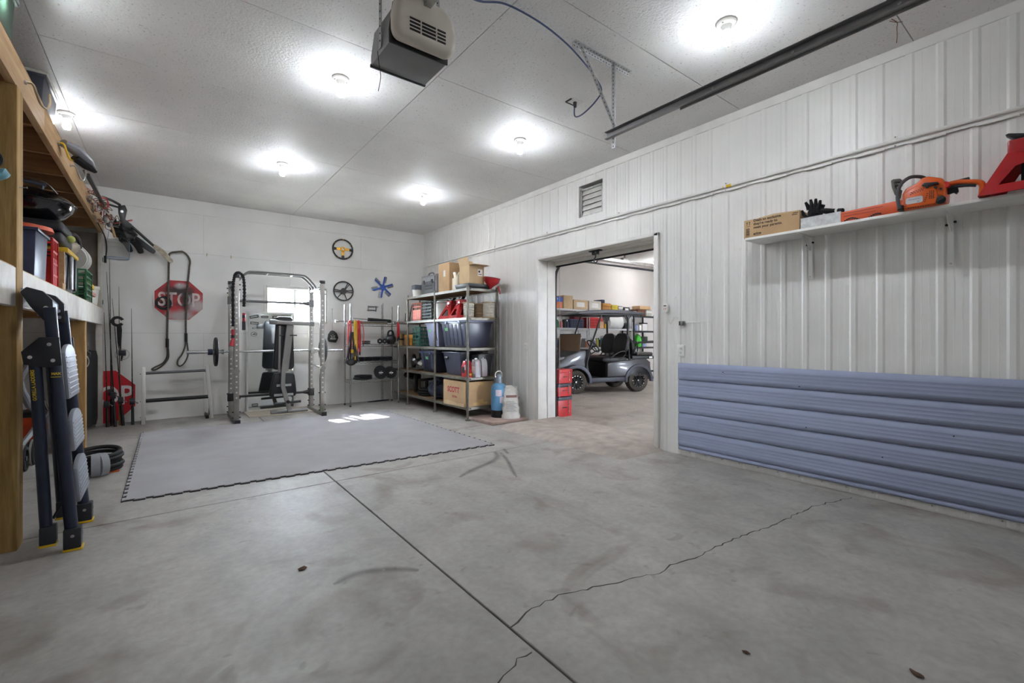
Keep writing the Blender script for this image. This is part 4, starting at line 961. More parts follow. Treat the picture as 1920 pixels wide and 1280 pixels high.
# adjustable bench stored upright, underside towards the room
t = thing('weight_bench', 'black padded weight bench stood upright inside the power rack', 'bench', (1.52, 7.86, 0))
m_pad = M('bench_vinyl', '#15151a', .42, var=.08); m_bf = M('bench_frame', '#8b8886', .4, .6, var=.04)
obj('back_pad', Bd().prism([(-.135,.70),(-.165,.74),(-.125,1.49),(-.10,1.535),(.09,1.535),(.12,1.49),(.14,.74),(.11,.70)], -.03, .03, face_my(0,.06,0)), m_pad, t, bev=.02, seg=3)
obj('seat_pad', Bd().prism([(-.20,.27),(-.225,.31),(-.165,.61),(-.14,.645),(.12,.645),(.145,.61),(.175,.31),(.15,.27)], -.03, .03, face_my(0,.06,0)), m_pad, t, bev=.02, seg=3)
for z, x0, x1 in ((.455,-.12,.09),(.305,-.155,.12)): obj('pad_bracket', Bd().bx(x0,x1,.012,.028,z-.018,z+.018), m_galv, t)
obj('main_spine', Bd().tube([(.045,-.02,1.40),(-.03,-.01,.70),(-.04,-.01,.44),(.06,-.03,.05)], .042, 4), m_bf, t); obj('spine_back', Bd().bar((-.075,.02,1.39),(-.085,.02,.66),.03,.03,(0,1,0)), m_bf, t); obj('spine_side', Bd().bar((.10,.02,1.40),(.02,.02,.68),.05,.03,(0,1,0)), m_bf, t)
obj('head_tube', Bd().bar((-.20,-.02,1.445),(.41,-.02,1.425),.06,.06,(0,0,1)), m_bf, t, bev=.008); obj('tube_cap', Bd().bar((-.225,-.02,1.446),(-.12,-.02,1.442),.074,.074,(0,0,1)), m_pd, t, bev=.006); obj('tube_cap', Bd().bar((.35,-.02,1.428),(.42,-.02,1.425),.070,.070,(0,0,1)), m_pd, t, bev=.006)
obj('lock_pin', Bd().cyl((-.08,.0,1.24),(.17,.0,1.24),.010,8), m_dark, t)
obj('floor_tube', Bd().cyl((-.20,.05,.032),(.34,.05,.032),.032,14), m_pd, t); obj('ankle_roller', Bd().cyl((-.17,-.03,.175),(.22,-.03,.19),.020,12), m_dark, t); obj('adjust_knob', Bd().cyl((.025,-.06,.20),(.025,-.10,.20),.026,10), m_black, t)
# mirror leaning behind the bench
t = thing('leaning_mirror', 'frameless mirror with stickers leaning behind the bench', 'mirror', (1.415, 8.40, 0))
Fm = frame((0,0,0),(1,0,0),(0,.035,1))
m_mir = M('mirror_glass', '#d9dcda', .06, 1.0, var=.01)
obj('glass', Bd().prism([(-.36,0),(.36,0),(.36,1.63),(-.36,1.63)], 0, .006, Fm), m_mir, t); obj('edge_band', Bd().bx(-.36,-.335,0,1.63,.006,.0075,Fm).bx(.335,.36,0,1.63,.006,.0075,Fm).bx(-.335,.335,1.60,1.63,.006,.0075,Fm).bx(-.335,.335,0,.03,.006,.0075,Fm), M('mirror_edge','#d4d4d0',.5), t)
m_stk = M('sticker_dark', '#4b4b4e', .6)
for nm, x, z, w_, h_, a in (('sticker',-.245,1.545,.13,.045,12),('sticker',-.09,1.545,.10,.035,0),('sticker',.14,1.545,.24,.045,0),('sticker',-.24,1.44,.12,.04,-4),('sticker',-.24,.11,.09,.045,0)):
    s_ = obj(nm, Bd().prism(roundrect(w_,h_,.006), .0064, .0068, Fm @ tr(x,z,0) @ rot('Z',a)), m_stk, t); obj('sticker_line', Bd().bx(-w_*.4,w_*.4,-h_*.12,h_*.12,.0069,.0071,Fm @ tr(x,z,0) @ rot('Z',a)), m_paper, s_)
text('sticker_print', 'KMC', .05, m_stk, Fm @ tr(-.22,1.355,.0066), t)
obj('round_sticker', Bd().torus(.042,.004,Fm @ tr(-.25,1.26,.0066) @ Matrix.Diagonal((1,.8,.1,1)),24,5).prism([(-.03,-.012),(.03,-.012),(.012,.02)],.0,.0006,Fm @ tr(-.25,1.26,.0066)), m_stk, t)
# battle-rope style straps over the rack's left post
m_brd = M('black_braid', '#131316', .9, var=.2, sc=70, bump=.9, bsc=120)
t = thing('pull_rope', 'black braided rope with red handles draped over the rack post', 'rope', (.81, 7.43, 2.09))
bp_ = smooth_path([(-.045,-.045,-.73),(-.045,-.045,-.5),(-.045,-.045,-.2),(-.03,-.04,-.05),(.0,-.02,.018),(.05,-.0,.02),(.085,-.02,-.05),(.095,-.03,-.25),(.088,-.03,-.45)], 9)
obj('braid', Bd().tube(bp_, [.023 if i % 2 else .014 for i in range(len(bp_))], 8), m_brd, t)
for x, z in ((.088,-.47),(-.045,-.75)):
    b = Bd().cyl((x,-.03,z-.07 if x > 0 else z-.02),(x,-.03,z-.19 if x > 0 else z-.17),.020,12); h_ = obj('handle', b, M('handle_red','#9c2230',.5), t)
    obj('handle_band', Bd().cyl((x,-.03,z-.10),(x,-.03,z-.14),.0215,12), m_black, h_)
    if x > 0: obj('handle_grip', Bd().cyl((x,-.03,z-.19),(x,-.03,z-.31),.023,12), m_dark, h_)
    else: obj('handle_bell', Bd().cyl((x,-.03,z-.16),(x-.015,-.04,z-.25),.019,12,.034), M('handle_red'), h_)
o = obj('floor_board', Bd().bx(1.02,2.1,7.82,8.44,.0,.014), M('mdf_board','#b3a99a',.8,var=.04)); tag(o, 'thin board lying under the mirror and bench', 'board')
# ------------------------------------------------------------------ foam gym mat with toothed edges
m_mat = M('foam_mat', '#989698', .9, var=.03, sc=3, bump=.25, bsc=160)
def gym_mat():
    P = [Vector(p) for p in ((-.222,4.391),(2.93,4.194),(2.883,7.13),(-.2,7.40))]
    out = []
    for e in range(4):
        a, c = P[e], P[(e+1) % 4]; d = (c-a); l = d.length; d.normalize(); nrm = Vector((d.y,-d.x)); n = int(l/.11)
        for i in range(n):
            s0 = a+d*(l*i/n); w = l/n
            out += [s0+nrm*0, s0+d*w*.5, s0+d*w*.44+nrm*.022, s0+d*w*1.06+nrm*.022] if True else []
    return out
pts = gym_mat()
b = Bd().prism([(p.x, p.y) for p in pts], 0, .014); o = obj('gym_mat', b, m_mat, smooth=False); tag(o, 'large grey foam gym mat with toothed edges on the floor', 'mat')
cx_ = sum(p.x for p in pts)/len(pts); cy_ = sum(p.y for p in pts)/len(pts)
obj('edge_shade_dirt', Bd().prism([(cx_+(p.x-cx_)*1.004, cy_+(p.y-cy_)*1.004) for p in pts], .0, .010), M('mat_edge_shade_dirt','#3c3a3b',.95), o, smooth=False)  # dark rim carries the mat edge's shade and dirt as colour
# dry leaves on the slab
def leaf(label, x, y, s, rz):
    rr = random.Random(int(x*100)); n = 12; poly = [(s*math.cos(2*PI*i/n)*rr.uniform(.5,1), s*.6*math.sin(2*PI*i/n)*rr.uniform(.6,1)) for i in range(n)]
    vs = [(px, py, .004+abs(px)*.35*rr.random()) for px, py in poly]+[(0,0,.012)]; b = Bd().add(vs, [(i,(i+1) % n,n) for i in range(n)])
    o = obj('dry_leaf', b, M('dry_leaf','#5d4435',.9,var=.2), None, (x,y,0)); o.rotation_euler = (0,0,rz); tag(o, label, 'leaf', 'dry leaves on the floor')
    o.modifiers.new('t','SOLIDIFY').thickness = .001
leaf('brown dry leaf left of the long floor joint', .578, 2.554, .035, .4); leaf('curled dry leaf nearest the lower right corner', 2.142, .415, .03, 1.2); leaf('small dry leaf beside the crack end', 1.771, .837, .018, 2.0)
# ------------------------------------------------------------------ chrome wire shelf with weights
t = thing('wire_shelf', 'chrome wire shelf with weights beside the power rack', 'shelving', (3.01, 8.12, 0))
WZ = (.447, .773, 1.08, 1.45)
for x in (-.44, .44):
    for y in (-.155, .155): p = obj('post', Bd().cyl((x,y,.02),(x,y,1.79),.0135,12), m_chrome, t); obj('foot', Bd().cyl((x,y,0),(x,y,.03),.016,10), m_dark, p)
for z in WZ:
    sh = obj('shelf_frame', Bd().tube([(-.44,-.155,z),(.44,-.155,z),(.44,.155,z),(-.44,.155,z)], .006, 6, True).tube([(-.44,-.155,z-.035),(.44,-.155,z-.035),(.44,.155,z-.035),(-.44,.155,z-.035)], .005, 6, True), m_chrome, t)
    b = Bd()
    for i in range(22): x = -.42+i*.04; b.cyl((x,-.155,z+.002),(x,.155,z+.002),.0025,5)
    zz = [(-.43+i*.0358, -.155, z-.035 if i % 2 else z) for i in range(25)]; b.tube(zz, .003, 5); obj('wires', b, m_chrome, sh)['kind'] = 'stuff'
    for x in (-.44,.44):
        for y in (-.155,.155): obj('collar', Bd().cyl((x,y,z-.042),(x,y,z+.008),.019,10,.0155), m_chrome, sh)
Zs = [z+.007 for z in WZ]
dumbbell('round dumbbell left of the pair on the lowest wire shelf', (3.16, 8.10, Zs[0]), 1.25, .115, .07, .24, 'round dumbbells'); dumbbell('round dumbbell at the right end of the lowest wire shelf', (3.345, 8.10, Zs[0]), 1.3, .105, .07, .24, 'round dumbbells')
for k in range(2): weight_plate(('lower' if k == 0 else 'upper')+' of two flat plates on the lowest wire shelf', (2.83+.01*k, 8.10, Zs[0]+.022+.04*k), .165-.01*k, .036, None, 'flat plates')
for i, (x, r) in enumerate(((2.75,.115),(2.93,.08),(3.07,.085),(3.255,.125))):
    nm = ('leftmost','second','third','rightmost')[i]
    weight_plate(f'lower plate of the {nm} small stack on the second wire shelf', (x, 8.10, Zs[1]+.022), r, .034, None, 'small flat plates'); weight_plate(f'upper plate of the {nm} small stack on the second wire shelf', (x+.008, 8.10, Zs[1]+.060), r*.95, .034, None, 'small flat plates')
for k in range(2): weight_plate(('lower' if k == 0 else 'upper')+' small plate under the resistance bands', (2.90, 8.12, Zs[2]+.016+.031*k), .075, .026, None, 'small flat plates')
t = thing('kettlebell', 'black kettlebell on the third wire shelf', 'kettlebell', (3.355, 8.10, Zs[2]))
obj('ball', Bd().lathe([(0,0),(.06,0),(.092,.04),(.098,.085),(.085,.135),(.05,.165),(0,.172)], None, 24), m_iron, t); obj('handle', Bd().tube(smooth_path([(-.055,0,.13),(-.052,0,.19),(-.035,0,.232),(0,0,.245),(.035,0,.232),(.052,0,.19),(.055,0,.13)],4), .016, 10), m_iron, t)
for x, l in ((3.14,'left'),(3.23,'middle')): dumbbell(f'small hexagonal dumbbell, {l} one beside the kettlebell', (x, 8.08, Zs[2]), 1.2, .052, .06, .16, 'small dumbbells', True, False)
# bar lying on top, shaft things
t = thing('foam_roller_bar', 'black padded bar lying on top of the wire shelf', 'bar', (3.06, 8.08, Zs[3]+.02))
obj('pad', Bd().cyl((-.14,0,.052),(.30,.03,.03),.032,14), m_rubber, t, bev=.006); obj('core', Bd().cyl((-.42,-.02,.066),(.40,.035,.025),.008,8), m_steel, t)
t = thing('wooden_club', 'wooden handled tool lying on top of the wire shelf', 'tool', (2.9, 8.16, Zs[3]+.02)); obj('shaft', Bd().cyl((-.15,0,.0),(.42,.02,.0),.017,10), wood('ash','#b09a74','#806746',0), t); obj('head', Bd().bx(-.27,-.10,-.03,.03,-.018,.03), m_dark, t, bev=.006)
t = thing('long_bar', 'thin steel bar poking out left on top of the wire shelf', 'bar', (2.35, 7.99, Zs[3]+.028)); obj('rod', Bd().cyl((0,0,0),(.9,.02,0),.012,10), m_steel, t); obj('end_cap', Bd().cyl((-.03,0,0),(.03,0,0),.022,10), m_galv, t)
# resistance bands hanging at the left post
def band(label, x, y, z, l, mat, w=.02, sp=.03):
    t = thing('resistance_band', label, 'exercise band', (x, y, z), 0, 'resistance bands')
    obj('tubing', Bd().tube(smooth_path([(-sp,-.012,-l),(-sp*1.1,-.014,-l*.5),(-sp*.8,-.012,-.05),(0,-.004,.018),(sp*.8,-.014,-.05),(sp*1.2,-.016,-l*.5),(sp,-.014,-l*.9)],4), w/2, 7), mat, t)
    for x_, k in ((-sp,1),(sp,.9)): obj('end_clip', Bd().cyl((x_,-.013,-l*k+.004),(x_,-.013,-l*k-.06),w*.45,8), m_black, t)
    return t
m_band_r = M('band_red','#b3262e',.6); m_band_y = M('band_yellow','#c9a227',.6)
band('red resistance band left of the wire shelf front post', 2.548, 7.955, 1.478, .58, m_band_r, .028, .022); band('yellow resistance band on the wire shelf top rail', 2.645, 7.945, 1.478, .66, m_band_y, .034, .018); band('red resistance band right of the yellow one', 2.70, 7.945, 1.478, .58, m_band_r, .03, .02); band('red band hanging at the right post of the wire shelf', 3.43, 7.945, 1.46, .26, m_band_r, .028, .014)
band('thin red cord loop beside the yellow band', 2.745, 7.95, 1.47, .40, m_band_r, .012, .04)
t = thing('harness_bundle', 'black strap harness with yellow clips hung on the wire shelf post', 'harness', (2.585, 7.93, 1.30))
rr = random.Random(3)
for k in range(7):
    x = -.05+k*.017; obj('strap', Bd().tube(smooth_path([(x*.4,0,0),(x+rr.uniform(-.02,.02),-.02*rr.random(),-.2),(x*1.6,-.03*rr.random(),-.38),(x*2.2,-.02,-.50-.06*rr.random())],4), .011, 5), m_black if k % 3 else M('strap_grey','#4a4a50',.7), t)
obj('pouch', Bd().sph((-.02,-.02,-.52),(.085,.04,.06),12,8), m_black, t); obj('clip', Bd().bx(-.03,.01,-.05,-.04,-.36,-.30).bx(.03,.05,-.05,-.04,-.48,-.42), m_yel, t)
t = thing('drawstring_bag', 'small black drawstring bag with a white emblem on the back wall', 'bag', (2.40, B-.02, 1.30))
obj('sack', Bd().prism([(-.07,-.17),(.06,-.19),(.10,-.10),(.075,-.02),(.02,.03),(-.03,.03),(-.075,-.04),(-.085,-.12)], -.03, .03, face_my(0,-.035,0)), m_black, t, bev=.02, seg=3); obj('string', Bd().tube([(0,-.02,.03),(.005,-.012,.16),(.004,0,.42)], .003, 5), m_dark, t)
b = Bd()
for a, l in ((30,.045),(80,.05),(140,.045),(195,.04),(-20,.035)): a = math.radians(a); b.prism([(0,-.008),(l*math.cos(a)-.006*math.sin(a),l*math.sin(a)),(l*.95*math.cos(a+.25),l*.95*math.sin(a+.25))],0,.0015,face_my(.0,-.0665,-.085))
obj('emblem', b.bx(-.05,.05,-.068,-.0665,-.125,-.115), m_paper, t); obj('wall_nail', Bd().cyl((.004,0,.42),(.004,.02,.42),.006,8).sph((.004,-.004,.42),.012,8,6), m_galv, t)
for i, (x, y) in enumerate(((3.30, 8.40),(3.335, 8.42))):
    o = obj('steel_pole', Bd().cyl((x,y,0),(x+.01,y+.02,1.83+.03*i),.010,10), m_galv); tag(o, ('left' if i == 0 else 'right')+' of two thin steel poles behind the wire shelf', 'pole', 'thin poles behind the wire shelf')
o = obj('pry_bar', Bd().tube([(3.0,8.30,.015),(3.18,8.33,.014),(3.42,8.35,.014)], [.008,.016,.013], 6), m_dark); tag(o, 'dark flat bar lying on the floor behind the wire shelf', 'bar')
# ------------------------------------------------------------------ industrial pipe rack
m_pipe = M('rack_olive_steel', '#77736a', .45, .5, var=.10, sc=14); m_deck = wood('rack_deck', '#9a7d58', '#7d6142', 1, 5, .8, False)
IZ = (.193, .622, 1.055, 1.50, 1.93)
t = thing('steel_rack', 'five-tier steel pipe rack loaded with bins along the ribbed wall', 'shelving', (3.5, 5.63, 0))
for y in (0, 1.0, 2.04, 2.62):
    for x in (0, .52):
        if (y == 1.0 and x) or (y == 2.62 and not x): continue
        p = obj('post', Bd().cyl((x,y,.012),(x,y,1.965),.019,12), m_pipe, t); obj('foot', Bd().cyl((x,y,0),(x,y,.014),.036,12), m_pipe, p)
for z in IZ:
    ye = 2.06 if z == IZ[-1] else 2.63
    sh = obj('shelf', Bd().bx(-.005,.525,-.01,ye,z-.022,z-.008), m_deck, t)
    obj('edge_rail', Bd().bx(-.014,.0,-.012,ye,z-.040,z-.002).bx(.52,.534,-.012,ye,z-.04,z-.002).bx(0,.52,-.014,0,z-.040,z-.002).bx(0,.52,ye-.01,ye+.004,z-.04,z-.002), m_pipe, sh)
    for y in (0, 1.0, 2.04):
        for x in (0,.52):
            if y == 1.0 and x: continue
            c = obj('clamp', Bd().cyl((x,y,z-.045),(x,y,z+.012),.026,12), m_pipe, sh)
    obj('bolt', Bd().cyl((.035,-.015,z-.02),(.035,-.024,z-.02),.011,8).cyl((.49,-.015,z-.02),(.49,-.024,z-.02),.011,8), m_black, sh)
z0, z1, z2, z3, z4 = [z for z in IZ]
e = .0
# top tier
t = thing('tool_case', 'grey plastic tool case standing on the top tier of the steel rack', 'case', (3.66, 7.17, z4)); m_tc = M('case_grey','#77787b',.5)
obj('shell', Bd().bx(0,.17,-.29,.29,.0,.36), m_tc, t, bev=.02, seg=2); obj('lid_panel', Bd().bx(-.014,.0,-.24,.24,.24,.33), M('case_light','#8e8f92',.5), t, bev=.006); obj('front_panel', Bd().bx(-.014,0,-.24,.24,.05,.22), M('case_dark','#55565a',.5), t, bev=.006); obj('handle', Bd().tube(smooth_path([(.05,-.09,.35),(.05,-.08,.39),(.05,0,.40),(.05,.08,.39),(.05,.09,.35)],4), .013, 8), m_tc, t)
for y in (-.15,.15): obj('latch', Bd().bx(-.024,-.012,y-.03,y+.03,.205,.275), m_dark, t, bev=.004)
for z, w in ((.16,.16),(.11,.16)): obj('groove', Bd().bx(-.018,-.012,-w+.02,w-.06,z,z+.022), m_black, t)
t = thing('white_pail', 'white pail with a grey lid at the far end of the top tier', 'pail', (3.63, 7.57, z4)); obj('body', Bd().lathe([(0,0),(.07,0),(.08,.12),(.085,.13),(0,.13)],None,24), m_white, t); obj('lid', Bd().bx(-.075,.075,-.075,.075,.125,.22), M('slate_plastic','#5b606a',.5), t, bev=.015)
def carton(name, label, x0, x1, y0, y1, z, h, mat, open_=False, rz=0, flaps=()):
    cx, cy = (x0+x1)/2, (y0+y1)/2; a, c = (x1-x0)/2, (y1-y0)/2; t = thing(name, label, 'box', (cx,cy,z), rz)
    w_ = .004; b = Bd()
    if open_: b.bx(-a,a,-c,c,0,w_).bx(-a,-a+w_,-c,c,0,h).bx(a-w_,a,-c,c,0,h).bx(-a,a,-c,-c+w_,0,h).bx(-a,a,c-w_,c,0,h)
    else: b.bx(-a,a,-c,c,0,h)
    obj('carton', b, mat, t, bev=.002, seg=1)
    for s, ang in flaps:
        L = .12
        if s == '-x': fb = Bd().bx(-L,0,-c,c,0,.004, tr(-a,0,h) @ rot('Y', ang))
        if s == '-y': fb = Bd().bx(-a,a,-L,0,0,.004, tr(0,-c,h) @ rot('X', -ang))
        if s == '+x': fb = Bd().bx(0,L,-c,c,0,.004, tr(a,0,h) @ rot('Y', -ang))
        if s == '+y': fb = Bd().bx(-a,a,0,L,0,.004, tr(0,c,h) @ rot('X', ang))
        obj('flap', fb, mat, t)
    return t
t = carton('cardboard_box', 'tall cardboard box next to the grey tool case on the top tier', 3.53, 3.93, 6.22, 6.57, z4, .45, m_card)
obj('shipping_label', Bd().bx(-.2012,-.2,-.05,.01,.24,.34), m_paper, t)
t = carton('cardboard_box', 'open cardboard box in a black tray on the top tier', 3.57, 3.83, 5.70, 5.98, z4+.075, .27, m_card2, True, 0, (('-x',75),('+x',10),('-y',0),('+y',70)))
obj('shipping_label', Bd().bx(.02,.10,-.1412,-.14,.12,.22), m_paper, t); obj('label_print', Bd().bx(.03,.06,-.1416,-.1412,.17,.20).bx(.03,.09,-.1416,-.1412,.14,.15), m_ink, t)
t = thing('black_tray', 'shallow black tray under the open box on the top tier', 'tray', (3.72, 5.83, z4)); obj('tray', Bd().taper(-.21,.21,-.20,.20,0,.07,.02), m_black, t, bev=.006)
t = thing('motor_oil_jug', 'cream plastic jug between the cardboard boxes on the top tier', 'jug', (3.60, 6.10, z4)); m_cream = M('cream_plastic','#d0c5ae',.5)
obj('body', Bd().taper(-.05,.05,-.085,.085,0,.20,-.0), m_cream, t, bev=.02, seg=3); obj('neck', Bd().cyl((0,.03,.19),(0,.065,.26),.035,14,.024), m_cream, t); obj('cap', Bd().cyl((0,.064,.255),(0,.075,.285),.026,14), m_paper, t); obj('handle', Bd().tube(smooth_path([(0,-.02,.19),(0,-.045,.26),(0,-.085,.25),(0,-.085,.12)],4),.015,8), m_cream, t)
t = thing('red_funnel', 'big red funnel scoop at the near end of the top tier', 'funnel', (3.90, 5.645, z4+.02)); m_fun = M('funnel_red','#a32026',.35)
b = Bd().lathe([(.030,-.0),(.040,.02),(.115,.09),(.128,.15),(.123,.15),(.108,.095),(.034,.025),(.024,.0),(.030,-.0)], tr(0,-.02,.0) @ rot('X',14), 26); obj('cone', b, m_fun, t); obj('spout', Bd().tube([(0,-.02,.02),(.0,-.02,.0),(.0,-.02,-.018)],[.03,.024,.018],10), m_fun, t); obj('hang_tab', Bd().tube([(.06,-.13,.02),(.07,-.15,-.06),(.075,-.155,-.10)],[.014,.012,.010],8), m_fun, t); obj('rim', Bd().torus(.126,.006,tr(0,-.02,.0) @ rot('X',14) @ tr(0,0,.15),28,6), m_fun, t)
t = thing('grey_wedge', 'grey plastic wedge beside the funnel on the top tier', 'wedge', (3.80, 5.68, z4)); t.location = (3.97, 5.90, z4); obj('wedge', Bd().prism([(-.08,0),(.08,0),(-.07,.10)], -.04, .04, frame((0,0,0),(0,-1,0),(0,0,1))), M('wedge_grey','#6b6d66',.6), t, bev=.004)
# second tier from the top
crate('salmon pink plastic crate at the far end of the second tier', 3.56, 3.88, 7.27, 7.60, z3, .31, M('salmon','#cc7663',.55), 4, 5, solid=True)
crate('dark green milk crate next to the salmon crate', 3.56, 3.88, 6.87, 7.22, z3, .32, M('dark_green','#22352f',.5), 7, 6)
t = thing('white_bucket', 'white bucket with clamps beside the red jack stands', 'bucket', (3.68, 6.68, z3)); obj('body', Bd().lathe([(0,0),(.125,0),(.145,.26),(.152,.265),(.152,.29),(.135,.29),(.132,.26),(0,.255)],None,28), m_white, t); obj('lid_clamp', Bd().torus(.155,.008,tr(0,0,.27),28,6), m_galv, t); obj('contents', Bd().bx(-.05,.2,-.12,.1,.28,.32,rot('Z',20)), m_steel, t, bev=.01)
jack_stand('left red jack stand on the second tier of the steel rack', (3.66, 6.36, z3), .1, .92, 'jack stands on the rack'); jack_stand('right red jack stand on the second tier of the steel rack', (3.66, 6.06, z3), -.1, .92, 'jack stands on the rack')
def spool(label, x, y, mat, r=.10, h=.22):
    t = thing('wire_spool', label, 'spool', (x,y,z3), 0, 'cable spools'); obj('core', Bd().cyl((0,0,.01),(0,0,h-.01),r*.8,20), mat, t)
    b = Bd()
    for k in range(9): b.torus(r*.86,.011,tr(0,0,.025+k*(h-.05)/8),24,6)
    obj('wound_cable', b, mat, t); obj('flange', Bd().cyl((0,0,0),(0,0,.008),r*1.1,24), m_card2, t); obj('flange', Bd().cyl((0,0,h-.008),(0,0,h),r*1.1,24), m_card2, t)
spool('white cable spool right of the jack stands', 3.66, 5.88-.02, M('cable_white','#d2ccc0',.6), .085, .23); spool('brown cable spool behind the white ones', 3.84, 5.83, M('cable_brown','#8a755c',.6), .09, .22); spool('white cable spool at the near end of the second tier', 3.90, 5.66-.0+.02, M('cable_cream','#d9d3c6',.6), .09, .24)
t = thing('wire_stand', 'small black wire stand at the far end of the second tier', 'stand', (3.62, 7.95, z3)); obj('frame', Bd().tube([(0,-.10,.0),(0,-.12,.16),(0,.08,.16),(0,.10,0)],.007,6).tube([(.0,-.12,.01),(.0,.12,.01)],.012,6), m_black, t); obj('arm', Bd().tube(smooth_path([(0,-.1,.05),(0,-.16,.22),(0,-.22,.30),(0,-.26,.22),(0,-.24,.08),(0,-.22,0.01)],4),.009,6), m_black, t)
# middle tier
t = thing('orange_drill', 'orange and black power tool at the far end of the middle tier', 'power tool', (3.64, 7.86, z2)); m_drl = M('drill_orange','#d08a1e',.5)
obj('body', Bd().bx(-.05,.06,-.20,.18,.13,.21), m_drl, t, bev=.025, seg=3); obj('grip', Bd().bx(-.04,.04,-.14,-.03,0,.14), m_drl, t, bev=.015); obj('grip', Bd().bx(-.04,.04,.07,.16,0,.14), m_drl, t, bev=.015); obj('chuck', Bd().cyl((0,-.20,.165),(0,-.27,.165),.042,14,.03), m_black, t); obj('top_strip', Bd().bx(-.052,.05,-.16,.14,.205,.225), m_dark, t, bev=.005)
t = thing('yellow_cable_reel', 'tan cardboard tube behind the orange power tool', 'tube', (3.60, 8.18, z2)); obj('tube', Bd().cyl((0,0,0),(0,0,.22),.05,16), M('tan','#a3855a',.8), t); obj('strap_wrap', Bd().cyl((0,0,.10),(0,0,.13),.052,16), m_black, t)
crate('teal green crate on the middle tier', 3.56, 3.84, 7.30, 7.58, z2, .33, M('teal_crate','#2f6f62',.5), 5, 5)
m_gbin = M('grey_blue_bin','#8c91ab',.45,var=.04); m_bbin = M('slate_blue_bin','#3f4357',.32,var=.05); m_kbin = M('black_bin','#25262b',.42,var=.06); m_nbin = M('navy_bin','#2b3042',.32,var=.05); m_lidl = M('lavender_lid','#98a0c4',.4,var=.03)
t = tote('pale grey-blue wastebasket style bin with green tape on the middle tier', 3.56, 3.94, 6.66, 7.12, z2, .40, m_gbin, None, .05, '', .08); obj('cords', Bd().tube(smooth_path([(-.12,.1,.40),(-.05,-.1,.44),(.1,.0,.42),(-.02,.15,.45),(-.14,-.05,.42),(-.19,-.16,.38),(-.20,-.20,.2),(-.19,-.22,.1)],5),.008,6).tube(smooth_path([(-.1,-.15,.41),(.0,.1,.45),(.1,-.1,.43),(-.12,.15,.41)],5),.009,6), m_dark, t)
tote('slate blue lidded tote with green tape on the middle tier', 3.52, 4.0, 5.70, 6.50, z2, .42, m_bbin, m_lidl, .045, 'x', .22)
for o in bpy.data.objects:
    pass
# black near end face of that tote: separate black tote stacked behind it at the near end
# fourth tier
weight_plate('black weight plate standing at the far end of the fourth tier', (3.62, 8.06, z1+.135), .135, .04, rot('Z',-30) @ RX, 'plates on the steel rack'); weight_plate('black weight plate standing second from the far end', (3.66, 7.76, z1+.14), .14, .05, rot('Z',-35) @ RX, 'plates on the steel rack')
t = thing('caster_bundle', 'tangle of grey casters and brackets beside the navy tote', 'casters', (3.64, 7.52, z1)); rr = random.Random(5)
obj('base', Bd().bx(-.09,.06,-.11,.13,.02,.04), m_steel, t)
for k in range(7): obj('caster', Bd().cyl((rr.uniform(-.1,.04),rr.uniform(-.1,.1),.06+rr.random()*.14),(rr.uniform(-.06,.08),rr.uniform(-.1,.1),.07+rr.random()*.14),.028,10), (m_black, m_galv, m_paper)[k % 3], t)
tote('navy lidded tote with green tape on the fourth tier', 3.54, 3.98, 6.74, 7.28, z1, .36, m_nbin, M('blue_lid','#50587a',.4), .04, 'x', .02)
t = tote('slate grey recycling bin with a hand hole on the fourth tier', 3.54, 3.96, 5.92, 6.48, z1, .36, M('slate_bin','#3f4354',.34,var=.04), None, .05, '', None); obj('hand_hole', Bd().bx(-.205,-.185,.10,.20,.24,.285,None), m_black, t, bev=.008)
tote('black tote at the wall behind the washer jugs', 3.70, 3.99, 5.98-.32, 5.90, z1+.0, .34, m_kbin, None, .03, '', None)
def bottle_jug(label, x, y, liquid, mat, h=.27, hand=True, capm=None):
    t = thing('fluid_jug', label, 'jug', (x,y,z1), 0, 'fluid jugs on the rack')
    if liquid: obj('liquid', Bd().taper(-.045,.045,-.066,.066,.004,h*.38,0), liquid, t, bev=.012); 
    obj('body', Bd().prism([(-.072,0),(.072,0),(.074,h*.55),(.06,h*.78),(.03,h*.93),(-.02,h*.93),(-.074,h*.62)], -.05, .05, frame((0,0,0),(0,-1,0),(0,0,1))), mat, t, bev=.014, seg=2)
    obj('cap', Bd().cyl((0,-.005,h*.92),(0,-.005,h),.02,12), capm or m_paper, t)
    obj('cutout_shade', Bd().bx(-.0515,-.049,-.055,-.02,h*.42,h*.70), M('jug_shadow','#b9b6b6',.6), t)  # grey patch paints the shade inside the handle opening
    return t
m_jugc = glassy('jug_clear','#dcdadd',.55,r=.4); m_pinkl = M('pink_liquid','#c9607a',.2); m_bl = M('purple_liquid','#6a5f9a',.2)
t = bottle_jug('red fluid bottle with a black label on the fourth tier', 3.56, 5.74-.0, None, M('bottle_red','#c1232a',.35), .26); obj('paper_label', Bd().bx(-.0525,-.050,-.03,.045,.06,.15), m_black, t); t.location.y = 5.76
t = bottle_jug('white washer fluid jug in the middle of the three', 3.66, 5.665, m_bl, m_jugc, .28); obj('paper_label', Bd().bx(-.0525,-.050,-.06,.03,.05,.16), m_paper, t)
bottle_jug('clear jug of pink washer fluid nearest the rack end', 3.80, 5.70, m_pinkl, m_jugc, .29)
t = thing('small_red_can', 'small red can in front of the washer jugs', 'can', (3.57, 5.665, z1)); t.location = (3.555,5.665,z1); obj('can', Bd().lathe([(0,0),(.035,0),(.035,.09),(.02,.11),(.02,.125),(0,.125)],None,16), M('bottle_red'), t); obj('band', Bd().cyl((0,0,.03),(0,0,.06),.0355,16), m_yel, t)
